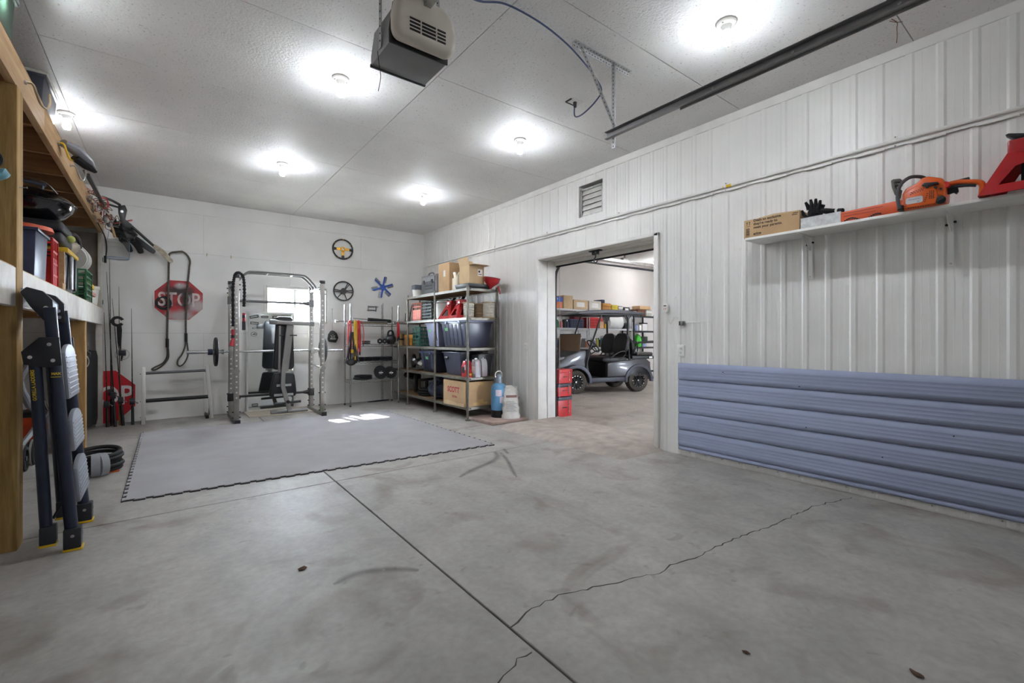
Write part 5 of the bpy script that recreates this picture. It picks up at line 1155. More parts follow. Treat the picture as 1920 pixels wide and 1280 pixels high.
# lowest tier
t = carton('cardboard_box', 'large cardboard box printed in red letters on the lowest tier', 3.47, 3.97, 5.645, 6.30, z0, .36, m_card, False)
obj('worn_flap', Bd().prism([(-.30,-.01),(.30,.0),(.31,.05),(.1,.035),(-.2,.06),(-.31,.04)], 0, .004, face_mx(-.2545,0,.0)), m_card2, t)
m_redp = M('red_print','#a3333a',.8); text('lettering', 'SCOTT', .115, m_redp, face_mx(-.2512,.02,.225), t, bold=.004, sx=.95); text('lettering', 'ULTRA', .045, m_redp, face_mx(-.2512,-.02,.125), t, bold=.001)
for z in (.30,.04): obj('packing_tape', Bd().bx(-.03,.06,-.3285,-.3275,z-.0,z+.055), M('tape_tan','#c2a067',.4), t)
obj('packing_tape', Bd().bx(-.12,.14,-.3282,-.3274,.02,.055), M('tape_tan'), t)
t = thing('tarp_bundle', 'crumpled navy tarp bundle in the middle of the lowest tier', 'tarp', (3.66, 6.76, z0)); rr = random.Random(11); b = Bd(); b.sph((0,0,.13),(.16,.26,.135),28,18)
for v in b.v:
    n_ = 1+.22*math.sin(v.x*23+v.y*31)*math.cos(v.z*27+v.y*11)+.08*math.sin(v.y*70); v.x *= n_; v.y *= n_; v.z = max(.0, v.z*n_)
obj('cloth', b, M('navy_cloth','#1d2538',.7,var=.2,sc=20), t); obj('cloth_fold', Bd().tube(smooth_path([(-.10,.08,.18),(-.06,.02,.30),(-.03,-.06,.33),(.02,-.12,.24)],4),[.05]*12+[.03],8), M('navy_cloth'), t)
for k in range(3): weight_plate(('bottom','middle','top')[k]+' plate of the flat stack on the lowest tier', (3.70, 7.28, z0+.022+.042*k), .17-.012*k, .038, None, 'plates on the steel rack')
t = thing('plate_pair', 'pair of big plates on a bar leaning at the far end of the lowest tier', 'dumbbell', (3.68, 7.80, z0)); obj('bar', Bd().cyl((0,-.1,.16),(0,.18,.19),.015,10), m_steel, t); disc_plate('plate', .17, .045, m_iron, t, (0,-.08,.175), rot('Z',-35) @ RX); disc_plate('plate', .16, .04, m_iron, t, (0.02,.10,.30), rot('X',18))
weight_plate('wide black disc tilted above the flat plate stack', (3.74, 7.40, z0+.26), .15, .03, rot('X',-10), 'plates on the steel rack'); o = obj('plate_stand', Bd().cyl((3.74,7.40,z0),(3.74,7.40,z0+.25),.03,12), m_iron); tag(o, 'short black stand under the tilted disc on the lowest tier', 'stand')
# blue tank, salt bag, paver
o = obj('paver', Bd().bx(3.56,4.19,5.10,5.72,0,.045), M('red_paver','#a08a82',.85,var=.08,bump=.4,bsc=50), bev=.008); tag(o, 'flat reddish concrete paver under the blue tank and white sack', 'paver')
t = thing('water_tank', 'blue water softener tank with black base on the paver', 'tank', (3.90, 5.42, .045)); m_tk = M('tank_blue','#5b8fb5',.4,var=.04)
obj('vessel', Bd().lathe([(0,.10),(.108,.10),(.112,.16),(.112,.40),(.10,.455),(.07,.49),(.045,.50),(0,.50)],None,30), m_tk, t); obj('base', Bd().lathe([(0,0),(.105,0),(.11,.01),(.108,.13),(0,.13)],None,30), m_black, t); obj('valve_head', Bd().lathe([(0,.49),(.05,.49),(.052,.545),(.04,.57),(.045,.60),(.03,.625),(0,.63)],None,20), M('valve_grey','#7d8894',.45), t)
obj('hose_loop', Bd().torus(.06,.007,face_my(0,0,.61),24,7,math.radians(-30),math.radians(210)), m_paper, t)
for z, a in ((.36,-125),(.26,-95)): obj('paper_label', Bd().lathe([(.1125,z-.045),(.1135,z-.045),(.1135,z+.045),(.1125,z+.045)],None,8,math.radians(a-22),math.radians(a+22)), M('label_pink','#cfc3cb',.7), t)
t = thing('salt_sack', 'white plastic sack with brown stripes leaning beside the blue tank', 'sack', (3.98, 5.235, .045)); b = Bd()
n, k = 16, 12; vs = []; fs = []
for j in range(k+1):
    h = j/k; w = .125*(1-.25*h**3)+(.01*math.sin(j*2.1)); d = .075*(1-.80*h**2.2)
    for i in range(n):
        a = 2*PI*i/n; c_, s_ = math.cos(a), math.sin(a)
        vs.append((math.copysign(abs(c_)**.6, c_)*w+.02*h+.008*math.sin(i*3+j), math.copysign(abs(s_)**.6, s_)*d+.05*h, h*.44+(.03*math.sin(i*2.2) if j == k else 0)))
for j in range(k):
    for i in range(n): fs.append((j*n+i, j*n+(i+1) % n, (j+1)*n+(i+1) % n, (j+1)*n+i))
fs.append(tuple(range(n))[::-1]); fs.append(tuple(k*n+i for i in range(n)))
b.add(vs, fs, rot('Z',-25)); obj('sack', b, M('sack_white','#cfccc6',.5,var=.05,sc=14,bump=.3,bsc=25), t, ang=60)
Fs = rot('Z',-25) @ frame((.01,-.078,.0),(1,0,0),(0,.13,1))
m_brn = M('sack_brown','#7a5a52',.7)
obj('stripe', Bd().bx(-.08,.075,.30,.335,-.02,-.004,Fs), m_brn, t); obj('side_stripe', Bd().bx(.118,.124,-.02,.03,.16,.30,rot('Z',-25)), m_brn, t)
b = Bd()
for i in range(9): b.bx(-.085,.07-.02*(i % 3),.10+i*.018,.106+i*.018,-.004,.0022,Fs)
obj('print_lines', b, M('print_grey','#9d9a97',.8), t)
# ------------------------------------------------------------------ timber storage loft on the left
wd_post = wood('treated_post', '#bb9a60', '#8a6a3a', 2, 7, .8); wd_beam = wood('pine_beam_y', '#c7a67c', '#a98457', 1, 6, .75); wd_joist = wood('joist_x', '#b38d60', '#8c6947', 0, 6, .8); wd_dark = wood('old_plank', '#8a6844', '#5d422c', 1, 5, .85)
wd_post2 = wood('treated_post_two', '#b08a55', '#86663a', 2, 7, .8)
m_wbeam = M('white_painted_wood', '#d6d1c8', .6, var=.05, sc=9, bump=.1)
XB = -.665
t = thing('storage_loft', 'timber storage loft with white front beam along the left side', 'loft', (XB, 3.5, 0))
def lp(name, b, m, par=t, **k): return obj(name, b, m, par, **k)
lp('post', Bd().bx(-.135,.005,.25,.39,0,2.64), wd_post, bev=.004); lp('post', Bd().bx(-.13,.0,3.11,3.25,0,1.385), wd_post2, bev=.004); lp('wall_post', Bd().bx(-.07,.0,4.82,4.95,0,1.385), m_wbeam, bev=.003)
lp('wall_post', Bd().bx(-.05,-.01,4.86,4.95,1.62,2.64), m_wbeam, bev=.003)
lp('front_beam', Bd().bx(-.04,0,-2.2,2.62,1.385,1.605), m_wbeam, bev=.003); lp('front_beam', Bd().bx(-.04,0,2.623,4.95,1.385,1.605), m_wbeam, bev=.003)
lp('upper_beam', Bd().bx(-.04,0,-2.2,1.04,2.64,2.83), wd_beam, bev=.003); lp('upper_beam', Bd().bx(-.04,0,1.043,4.95,2.64,2.83), wd_beam, bev=.003)
for k in range(10): lp('joist', Bd().bx(-1.25,-.04,-.9+k*.62,-.862+k*.62,2.66,2.83), wd_joist)
for k in range(10): lp('lower_joist', Bd().bx(-1.25,-.04,-.9+k*.62,-.862+k*.62,1.45,1.59), wd_joist)
for k in range(8): lp('deck_plank', Bd().bx(-1.25+k*.156,-1.25+k*.156+.152,-2.2,4.95,2.83,2.85), wd_dark)
for k in range(8): lp('lower_deck_plank', Bd().bx(-1.25+k*.156,-1.25+k*.156+.152,-2.2,4.95,1.59,1.612), wd_beam)
lp('hinge', Bd().bx(0,.006,4.84,4.87,1.66,1.72).bx(0,.006,4.84,4.87,2.24,2.30), m_black); lp('end_panel', Bd().bx(-.62,-.05,4.93,4.945,1.612,2.64), M('grey_panel','#8f867d',.7))
LT = 1.612; L2 = 2.85
def bike_hook(label, y, mat, s=1.0):
    t = thing('utility_hook', label, 'hook', (XB, y, 2.74), 0, 'hooks on the loft beam')
    obj('hook', Bd().tube(smooth_path([(0,0,0),(.035,.0,-.0),(.05,.02,-.05),(.06,.07,-.085),(.075,.14,-.08),(.085,.18,-.03),(.085,.17,.03)],5), .007*s, 8), mat, t); obj('screw_collar', Bd().cyl((0,0,0),(.012,0,0),.012,8), m_galv, t)
bike_hook('tan coated hook on the loft beam near the dark tote', 3.95, M('hook_tan','#8f7f62',.5)); bike_hook('yellow coated hook on the loft beam', 5.02, m_yel); bike_hook('grey wire hook on the loft beam before the rods', 5.62, m_steel, .8)
t = thing('pointed_guard', 'grey and black pointed guard hanging in the yellow hook', 'guard', (-.60, 5.12, 2.70))
obj('shell', Bd().tube([(-.04,-.06,.06),(.02,.0,.045),(.09,.08,-.01),(.13,.14,-.06)],[.04,.055,.05,.015],12,flat=.7), M('guard_silver','#8f9096',.35,.4), t); obj('toe', Bd().tube([(.02,.03,-.015),(.09,.10,-.05),(.135,.15,-.075)],[.04,.045,.018],10,flat=.7), m_black, t)
# bins on top of the loft
t = tote('dark tote with pale latched lid on top of the loft', -1.28, -.72, 4.98, 5.52, L2, .42, M('loft_dark_bin','#3a3d47',.45), M('pale_lid','#b8b6ae',.5), .03, 'y'); 
t = tote('green tote on top of the loft at the left frame edge', -1.28, -.70, 3.62, 4.02, L2, .41, M('loft_green_bin','#2c4a38',.5), M('green_lid','#5d6f62',.5), .02, 'y'); obj('black_latch', Bd().bx(.27,.31,-.04,.04,.33,.38), m_black, t, bev=.01)
# lower shelf things
tote('navy blue tote beside the big post on the loft shelf', -1.1, -.69, 4.50, 4.92, LT, .36, M('navy_tote','#2b3350',.42), None, .01, 'y')
crate('red plastic crate next to the navy tote', -1.08, -.70, 5.06, 5.30, LT, .38, m_red, 4, 4, solid=True); 
t = thing('orange_disc', 'orange plastic piece on the navy tote', 'lid', (-.80, 4.72, LT+.365)); obj('lid', Bd().lathe([(0,.0),(.16,0),(.15,.03),(.06,.05),(0,.052)],None,22), M('orange_lid','#c8502a',.5), t)
t = tote('black toolbox tote with bright yellow lid on the loft shelf', -1.10, -.70, 5.72, 6.32, LT, .38, M('toolbox_black','#1a1b20',.4), None, .015, 'y'); obj('yellow_lid', Bd().bx(-.215,.215,-.315,.315,.365,.41), m_yel, t, bev=.012); obj('latch', Bd().bx(.195,.215,-.10,.0,.05,.36), m_galv, t, bev=.004); obj('latch', Bd().bx(.195,.212,.14,.22,.05,.36), m_black, t, bev=.004)
t = thing('wood_offcut', 'T-shaped pale wooden offcut leaning on the black toolbox', 'wood', (-.78, 5.66, LT)); obj('upright', Bd().bx(.02,.075,-.01,.03,.0,.36), wd_beam, t); obj('crosspiece', Bd().bx(-.22,.02,-.005,.025,.14,.19), wood('cedar','#b57f54','#8f5d38',0), t); t.location.z = LT
o = obj('wood_block', Bd().bx(-.76,-.68,5.38,5.52,LT,LT+.06), wd_beam, bev=.004); tag(o, 'small wood block on the loft shelf before the red crate', 'block')
crate('green lattice milk crate on the loft shelf', -1.00, -.67, 6.72, 7.22, LT, .33, M('crate_green','#2a6440',.5), 5, 5)
def lid(label, y, x=-.80, z=LT+.46):
    o = obj('bucket_lid', Bd().lathe([(0,0),(.135,0),(.14,.012),(.15,.016),(.15,.032),(.138,.034),(.13,.022),(0,.022)], None, 28), m_white, None, (x,y,z), rotm=rot('X',-72) @ rot('Y',10)); o.location = (x,y,z); tag(o, label, 'lid', 'white bucket lids')
for k, l in enumerate(('front','second','third','rearmost')): lid(f'{l} white bucket lid standing above the green crate', 6.78+k*.07)
t = thing('plastic_bag', 'clear plastic bag of parts on the yellow lid', 'bag', (-.86, 6.44, LT+.412)); b = Bd().sph((0,0,.09),(.17,.27,.10),24,14)
for v in b.v: n_ = 1+.12*math.sin(v.x*40+v.y*25)*math.sin(v.z*50+v.y*20); v.x *= n_; v.y *= n_; v.z = max(0, v.z*n_)
obj('film', b, glassy('clear_film','#c9beae',.75,r=.2), t); obj('contents', Bd().sph((0,.0,.055),(.10,.15,.05),12,8), M('bag_tan','#9a7a58',.8), t)
t = thing('white_pail', 'white plastic pail at the far end of the loft shelf', 'pail', (-.82, 7.95, LT)); obj('body', Bd().lathe([(0,0),(.135,0),(.155,.22),(.162,.222),(.162,.25),(0,.25)],None,26), m_white, t); obj('rim', Bd().torus(.16,.006,tr(0,0,.215),26,6), m_white, t)
t = thing('yellow_level', 'yellow and pink tool bundle beside the green crate', 'tool', (-.74, 7.40, LT+.20)); obj('blade', Bd().bar((0,-.15,.06),(.05,.15,.0),.03,.05), m_yel, t); obj('handle', Bd().bar((.03,.05,-.06),(.06,.18,-.09),.03,.04), M('pink_handle','#c98f86',.6), t); obj('support', Bd().bx(-.06,.0,-.1,.12,-.20,-.02), m_dark, t)
# black case and kettle grill on top of them
t = thing('black_case', 'long black moulded case under the kettle grill', 'case', (-.92, 5.86, LT+.42)); obj('lower_shell', Bd().bx(-.24,.22,-.30,.22,0,.10), m_dark, t, bev=.035, seg=4); obj('upper_shell', Bd().bx(-.24,.22,-.30,.22,.105,.20), m_dark, t, bev=.035, seg=4)
for x in (-.1,.05): obj('latch', Bd().bx(x-.025,x+.025,-.312,-.295,.06,.14), m_black, t, bev=.003)
obj('tennis_ball', Bd().sph((.235,-.02,.085),.033,12,8), M('tennis_ball','#b5bd6a',.9), t)
t = thing('kettle_grill', 'black enamel kettle grill with silver handle on the loft shelf', 'grill', (-.94, 5.80, LT+.62)); m_en = M('black_enamel','#0d0e12',.12,var=.05,coat=.6)
obj('bowl', Bd().lathe([(0,0),(.12,.01),(.22,.06),(.275,.12),(.29,.17),(0,.17)],None,40), m_en, t); obj('lid', Bd().lathe([(.300,.165),(.302,.18),(.285,.20),(.22,.255),(.12,.29),(0,.30)],None,40), m_en, t); obj('rim', Bd().torus(.298,.008,tr(0,0,.172),44,6), m_en, t)
obj('handle', Bd().tube([(-.10,-.05,.355),(.09,.05,.355)],.017,10).cyl((-.08,-.04,.285),(-.08,-.04,.355),.012,8).cyl((.07,.04,.285),(.07,.04,.355),.012,8), M('handle_slate','#4b515e',.4), t); obj('lid_bail', Bd().tube(smooth_path([(-.19,-.12,.24),(-.12,-.09,.37),(.0,-.02,.385),(.10,.05,.37),(.20,.13,.24)],5),.006,6), m_chrome, t)
o = obj('hose_loop', Bd().tube(smooth_path([(-.78,6.35,LT+.60),(-.74,6.5,LT+.66),(-.72,6.68,LT+.62),(-.73,6.8,LT+.50),(-.76,6.83,LT+.42)],6), .02, 8), m_black); tag(o, 'black hose bent over behind the kettle grill', 'hose')
# teal handled tool on the big post
t = thing('teal_brush', 'teal and white handled tool hanging on the big post', 'tool', (-.72, 3.70, 2.05)); m_teal = M('teal_plastic','#6fa6b4',.4)
obj('grip', Bd().tube([(-.08,-.02,.02),(-.02,-.02,.045),(.025,-.02,.055),(.04,-.02,.045)],[.03,.038,.032,.014],12), m_teal, t); obj('neck', Bd().tube([(-.08,-.02,.10),(-.03,-.02,.075)],[.02,.03],10), m_white, t); obj('ring', Bd().torus(.05,.008,tr(-.035,-.02,.135) @ RX @ rot('X',70),22,6), m_black, t); obj('nail', Bd().cyl((-.02,-.02,.14),(-.02,.05,.14),.005,6), m_galv, t)
o = obj('nail', Bd().cyl((XB,3.80,2.07),(XB+.035,3.80,2.075),.0025,6).cyl((XB+.035,3.80,2.075),(XB+.038,3.80,2.075),.006,8), m_galv); tag(o, 'bent nail sticking out of the big post', 'nail')
# ------------------------------------------------------------------ tangle of rods, net and hockey sticks at the loft end
for i, (dx, l) in enumerate(((0,'upper'),(.03,'lower'))):
    o = obj('black_rod', Bd().cyl((-.60+dx,5.9,2.79-dx),(-.55+dx,7.6,2.72-dx),.012,8,.008), m_rod); tag(o, f'{l} of two black rods lying along the loft beam', 'rod', 'black rods on the beam')
t = thing('camp_chair_frame', 'black folding bracket frame at the loft end', 'frame', (-.56, 7.35, 2.72)); obj('arm', Bd().tube(smooth_path([(-.04,-.4,.09),(.0,-.1,.15),(.06,.10,.17),(.12,.22,.16)],4),.016,7).tube(smooth_path([(-.03,-.25,.06),(.02,0,.10),(.10,.18,.12)],4),.013,7), m_black, t); obj('plate', Bd().prism([(-.02,.15),(.05,.17),(.07,.11),(.05,-.01),(.12,-.07),(.10,-.12),(.03,-.11),(.0,-.02),(-.015,.05)], -.02, .02, face_my(.12,.25,0)), m_black, t, bev=.006); obj('rivet', Bd().cyl((.14,.225,.08),(.14,.22,.08),.016,10), m_galv, t)
rr = random.Random(21); cols = (M('tangle_red','#8c3a35',.6), M('tangle_grey','#8a857c',.5), M('tangle_brown','#6d5a45',.7), m_galv, M('tangle_pink','#a8766c',.6))
t = thing('lure_tangle', 'tangle of wires, lures and red cords clipped on the loft beam', 'tangle', (-.60, 7.2, 2.66))
for k in range(26):
    c0 = Vector((rr.uniform(-.06,.10), rr.uniform(-.55,.55), 0)); c0.z = .10-.16*(c0.y+.55)/1.1
    pts = [c0+Vector((rr.uniform(-.06,.07), rr.uniform(-.12,.12), rr.uniform(-.07,.07))) for _ in range(5)]; obj('wire', Bd().tube(smooth_path(pts,5), rr.uniform(.003,.007), 5), cols[k % 5], t)
obj('red_ring', Bd().torus(.06,.007,tr(.06,-.2,.09) @ RX @ rot('X',30),20,6), M('ring_red','#a32a2a',.5), t); obj('sinker', Bd().sph((.05,.12,-.03),(.035,.05,.045),10,8), m_galv, t); obj('sinker', Bd().sph((.07,.25,-.06),(.03,.03,.04),10,8), m_steel, t)
o = obj('red_stick', Bd().cyl((-.50,7.6,2.64),(-.33,7.75,2.74),.011,8), M('stick_red','#8d4743',.6)); tag(o, 'thin dull red stick poking out right of the tangle', 'stick')
o = obj('wood_stick', Bd().cyl((-.535,7.25,2.71),(-.50,7.75,2.50),.014,8), wd_beam); tag(o, 'pale wooden stick hanging in the tangle', 'stick')
t = thing('black_net_bag', 'crumpled black bag hanging at the loft end', 'bag', (-.44, 7.95, 2.62)); b = Bd().sph((0,0,0),(.13,.10,.12),26,16)
for v in b.v: n_ = 1+.25*math.sin(v.x*45+v.z*30)*math.cos(v.z*38-v.x*20); v.x *= n_; v.y *= n_; v.z *= n_; v.x += -v.z*.35
obj('sack', b, M('bag_black','#17171a',.4,var=.3,sc=30,bump=.6,bsc=30), t); obj('drawcord', Bd().tube(smooth_path([(.07,0,-.08),(.11,.0,-.09),(.12,.0,-.12)],4),.02,8).tube(smooth_path([(-.08,-.06,.06),(-.06,-.1,-.06),(0,-.12,-.1)],4),.009,6), m_black, t)
o = obj('hanging_cable', Bd().tube(smooth_path([(-.645,7.6,2.62),(-.60,7.8,2.5),(-.585,7.85,2.36),(-.60,7.86,2.22)],5),.007,6).cyl((-.60,7.86,2.26),(-.60,7.86,2.17),.014,8), m_black); tag(o, 'black cable end hanging beside the loft end', 'cable')
t = thing('clear_bucket', 'translucent bucket with a blue rim cord below the tangle', 'bucket', (-.50, 8.15, 2.26)); obj('wall', Bd().lathe([(0,0),(.12,0),(.135,.26),(.132,.26),(.117,.004),(0,.004)],None,26), glassy('hazy_plastic','#c9cdc9',.05,r=.4,tint=.08), t); obj('blue_cord', Bd().torus(.125,.004,tr(0,0,.02),26,5).tube([(.125,0,.02),(.13,0,.28)],.004,5), M('cord_blue','#5d86b8',.5), t); obj('hanger', Bd().tube([(-.10,0,.26),(-.08,0,.40)],.004,5), m_galv, t)
o = obj('green_card', Bd().bx(-.36,-.22,B-.006,B-.001,2.52,2.63), M('pale_green','#b8d4c6',.7)); tag(o, 'pale green card on the back wall behind the hockey sticks', 'card')
def hockey(label, heel, mid, tip, mat, w, y, dz=.0):
    t = thing('hockey_stick', label, 'hockey stick', (heel[0], y, heel[1]), 0, 'hockey sticks'); o = Vector((heel[0], 0, heel[1])); pts = []
    P = smooth_path([(heel[0],heel[1],0),(mid[0],mid[1],0),(tip[0],tip[1],0)], 6); L = []; R = []
    for i, p in enumerate(P):
        d = (P[min(i+1,len(P)-1)]-P[max(i-1,0)]).normalized(); n_ = Vector((-d.y,d.x,0)); k = w*(.75+.25*math.sin(PI*i/(len(P)-1)))*(1 if i < len(P)-1 else .6)
        L.append((p+n_*k)); R.append((p-n_*k))
    poly = [(q.x-heel[0], q.y-heel[1]) for q in L+R[::-1]]
    obj('blade', Bd().prism(poly, -.008, .008, face_my(0,0,0)), mat, t, bev=.003); obj('shaft', Bd().bar((0,0,0),((-.60-heel[0]+dz)*.6,-.5,(2.80-heel[1])*.6),.02,.03), m_black, t)
hockey('leftmost black hockey stick blade at the loft end', (-.48,2.57), (-.41,2.51), (-.365,2.40), m_rubber, .036, 8.30, .0); hockey('wide black hockey stick blade in the middle', (-.40,2.60), (-.30,2.51), (-.25,2.39), m_rubber, .042, 8.27, .03); hockey('black hockey stick blade pointing right', (-.33,2.62), (-.22,2.52), (-.10,2.425), m_dark, .038, 8.32, .06); hockey('worn pale hockey stick blade, rightmost of the sticks', (-.12,2.53), (-.02,2.45), (.095,2.31), M('blade_pale','#a89e8c',.8,var=.15,sc=20), .034, 8.34, .09)
# ------------------------------------------------------------------ step ladder leaning on the loft beam
m_lad = M('ladder_navy','#232a3d',.4,.25,var=.06); m_tread = M('tread_grey','#8f939c',.5,.2,var=.04); m_lb = M('ladder_black','#23252c',.45)
t = thing('step_ladder', 'folded navy three-step ladder leaning on the loft beam', 'ladder', (-.41, 3.84, 0))
def fx(z): return -.076*z      # front rails lean towards the beam
for s, y0, y1 in ((-1,-.245,-.215),(1,.245,.215)):
    r = obj('front_rail', Bd().tube([(fx(.05),y0,.05),(fx(1.16),y0+(y1-y0)*.85,1.16)], .030, 14), m_lad, t); obj('front_foot', Bd().bx(-.04,.036,y0-.038,y0+.038,.012,.125), m_lb, r, bev=.006); obj('yellow_pad', Bd().bx(-.042,.042,y0-.04,y0+.04,0,.013), m_yel, r, bev=.003); obj('rivet', Bd().cyl((.0,y0-.036,.085),(.0,y0-.042,.085),.009,10).cyl((.034,y0,.085),(.040,y0,.085),.009,10), m_chrome, r)
    r = obj('rear_rail', Bd().tube([(-.10+fx(.1),y0+s*.0,.09),(-.075+fx(1.13),y0+(y1-y0)*.85,1.14)], .027, 14), m_lad, t); obj('rear_foot', Bd().bx(-.135,-.068,y0-.034,y0+.034,.06,.16), m_lb, r, bev=.006); obj('yellow_pad', Bd().bx(-.138,-.066,y0-.036,y0+.036,.047,.061), m_yel, r, bev=.003)
    r = obj('hand_rail', Bd().bar((fx(1.08),y0+(y1-y0)*.85-s*.006,1.08),(fx(1.38),y1*.93,1.38),.034,.05,(1,0,0)), m_lad, t, bev=.008); obj('rail_trim', Bd().bar((fx(1.08)+.026,y0+(y1-y0)*.85-s*.006,1.08),(fx(1.38)+.026,y1*.93,1.38),.030,.004,(1,0,0)), m_tread, r)
    h_ = obj('hinge_plate', Bd().prism([(-.11,-.09),(-.12,-.02),(-.05,.06),(.03,.06),(.04,-.10),(-.02,-.11)], -.006, .006, frame((fx(1.15),y0*.9+s*.026,1.15),(1,0,0),(0,0,1))), m_lb, t, bev=.003)
    for p in ((-.085,-.05),(-.01,.02),(.005,-.07)): obj('rivet', Bd().cyl((fx(1.15)+p[0],y0*.9+s*.034-.005*(s < 0),1.15+p[1]),(fx(1.15)+p[0],y0*.9+s*.034+.005*(s > 0),1.15+p[1]),.010,10), m_chrome, h_)
    obj('spreader', Bd().tube([(fx(.3)-.01,y0-s*.04,.30),(-.09,y0-s*.05,.18)],.008,6), m_dark, t)
for k, (zb, zt) in enumerate(((.25,.49),(.55,.775),(.855,1.17))):
    tk = .012; w0, w1 = .195, .185; top = []
    n = 10
    for i in range(n+1): a = PI*i/n; top.append((w1*math.cos(a), zt-.07+.07*math.sin(a)))
    poly = [(-w0, zb),(w0, zb)]+[(x, z) for x, z in top]
    Ft = frame((.012+fx((zb+zt)/2)+.076*(zb+zt)/2,0,0),(0,1,0),(-.076,0,1)); tdm = tr(.022,0,0) @ Ft; tdm.translation.x = .022
    td = obj('tread', Bd().prism(poly, 0, .022, tdm), m_tread, t, bev=.004)
    for j in range(7 if k < 2 else 8): z = zb+.022+j*(zt-zb-.07)/(7 if k < 2 else 8); obj('grip_ridge', Bd().bx(-w0*.9,w0*.9,z,z+.009,.022,.026,tdm), M('ridge_grey','#a4a8b0',.5,.2), td, bev=.002)
m_cap = M('cap_grey','#565a66',.45)
b = Bd().prism([(-.13,1.345),(-.16,1.46),(-.15,1.50),(-.09,1.495),(-.06,1.44),(-.02,1.40),(-.015,1.32),(-.06,1.32)], -.205, -.17, frame((0,0,0),(1,0,0),(0,0,1)) @ tr(-.08,0,0)); 
for yy in (-.205,.17): obj('cap_bracket', Bd().prism([(-.15,1.38),(-.19,1.46),(-.165,1.49),(-.10,1.47),(-.06,1.42),(-.055,1.30),(-.095,1.30)], -yy-.035, -yy, frame((-.03,0,0),(1,0,0),(0,0,1))), m_lb, t, bev=.006)
for yy in (-.207,.168):
    for p in ((-.10,1.335),(-.105,1.375)): obj('cap_rivet', Bd().cyl((p[0]-.012,yy-.004,p[1]),(p[0]-.012,yy+.003,p[1]),.011,10), m_chrome, t)
obj('top_cap', Bd().prism([(-.185,1.455),(-.195,1.485),(-.13,1.47),(-.085,1.415),(-.085,1.36),(-.105,1.36),(-.115,1.41)], -.17, .17, frame((-.03,0,0),(1,0,0),(0,0,1))), M('cap_light','#8e95ad',.4,.2), t, bev=.005)
obj('cap_plate', Bd().prism([(-.19,1.33),(.19,1.33),(.175,1.44),(.15,1.465),(-.15,1.465),(-.175,1.44)], 0, .008, frame((-.088,0,0),(0,1,0),(-.05,0,1))), M('cap_lilac','#a3a9c2',.4,.1), t, bev=.003)
my = M('ladder_yellow','#d8b92a',.5)
text('lettering', 'GORILLA LADDERS', .021, my, frame((-.083+fx(.99)+.0,-.2530,.945),(-.07,.03,1),(-1,0,.0)) @ tr(0,0,.0) , t, sx=.95, bold=.0006)
text('lettering', 'MAX', .018, my, frame((fx(1.0)+.006,-.2555,1.005),(1,0,0),(0,.03,1)), t, bold=.0008); obj('label_line', Bd().bx(fx(1.0)-.016,fx(1.0)+.026,-.2570,-.2535,.985,.989), my, t)
# ------------------------------------------------------------------ under the loft
t = thing('hose_coil', 'coil of black hose wrapped in plastic on the floor behind the ladder', 'coil', (-.47, 5.55, 0))
for k, (r, dx) in enumerate(((.155,0),(.16,.006),(.15,-.004),(.158,.004),(.15,0))): obj('hose_turn', Bd().torus(r,.018,tr(dx,0,.022+k*.036) @ rot('X',2*(k-2)) @ Matrix.Diagonal((1,1.3,1,1)),36,8), m_rubber, t)
obj('plastic_wrap', Bd().tube([(.015,-.20,.095),(.065,-.18,.095)],[.105,.10],14,flat=1.0).tube([(-.03,-.20,.095),(.03,-.195,.095)],[.10,.104],14), glassy('wrap_film','#dfe3ea',.45,r=.15), t); obj('orange_tie', Bd().bx(.08,.15,-.14,-.10,.0,.012), M('tie_orange','#d9622a',.6), t)
t = thing('punching_bag', 'black punching bag with chain hanging behind the wooden post', 'punching bag', (-.90, 8.14, .03)); obj('body', Bd().lathe([(0,0),(.10,.005),(.19,.03),(.205,.12),(.205,.92),(.19,1.0),(.10,1.02),(0,1.02)],None,28), M('bag_vinyl','#1b1b1d',.6,var=.1,bump=.2), t)
b = Bd()
for k in range(6): b.torus(.018,.004,tr(.12+.01*math.sin(k),-.14,1.0+k*.035-.10) @ rot('Z',60*k) @ RX,12,5)
obj('chain', b, m_chrome, t); obj('hook', Bd().tube(smooth_path([(.12,-.215,.94),(.14,-.215,.88),(.13,-.215,.82),(.11,-.215,.80),(.095,-.215,.83)],4),.007,7), m_chrome, t); obj('strap', Bd().tube([(0,0,1.0),(0,0,1.40)],.012,6), m_black, t)
# grey child's trike / stroller
m_st = M('stroller_grey','#8d8f93',.45,.3)
t = thing('stroller', 'grey framed stroller with black wheels under the loft', 'stroller', (-1.0, 6.1, 0))
def wheel(parent, c, r, w, hubm=m_dark, tire=m_rubber, sp=5):
    m = tr(*c) @ RX; o = obj('wheel', Bd().lathe([(r*.72,-w/2),(r*.95,-w/2),(r,-w*.25),(r,w*.25),(r*.95,w/2),(r*.72,w/2),(r*.72,-w/2)],m,26), tire, parent)
    b = Bd().cyl((c[0]-w*.5,c[1],c[2]),(c[0]+w*.5,c[1],c[2]),r*.2,12)
    for k in range(sp): a = 2*PI*k/sp; b.bar((c[0],c[1],c[2]),(c[0],c[1]+r*.75*math.cos(a),c[2]+r*.75*math.sin(a)),w*.4,r*.16,(1,0,0))
    obj('spokes', b, hubm, o); obj('tread_band', Bd().lathe([(r+.002,-w*.2),(r+.004,0),(r+.002,w*.2),(r-.002,0),(r+.002,-w*.2)],m,26), M('tread_pale','#8b8983',.8), o); return o
wheel(t,(.0,-.18,.115),.115,.04); wheel(t,(.015,.08,.12),.12,.04); wheel(t,(.10,.62,.115),.115,.045); wheel(t,(-.35,-.1,.115),.115,.04)
F_ = lambda pts, r=.022: Bd().tube(smooth_path(pts,4), r, 10)
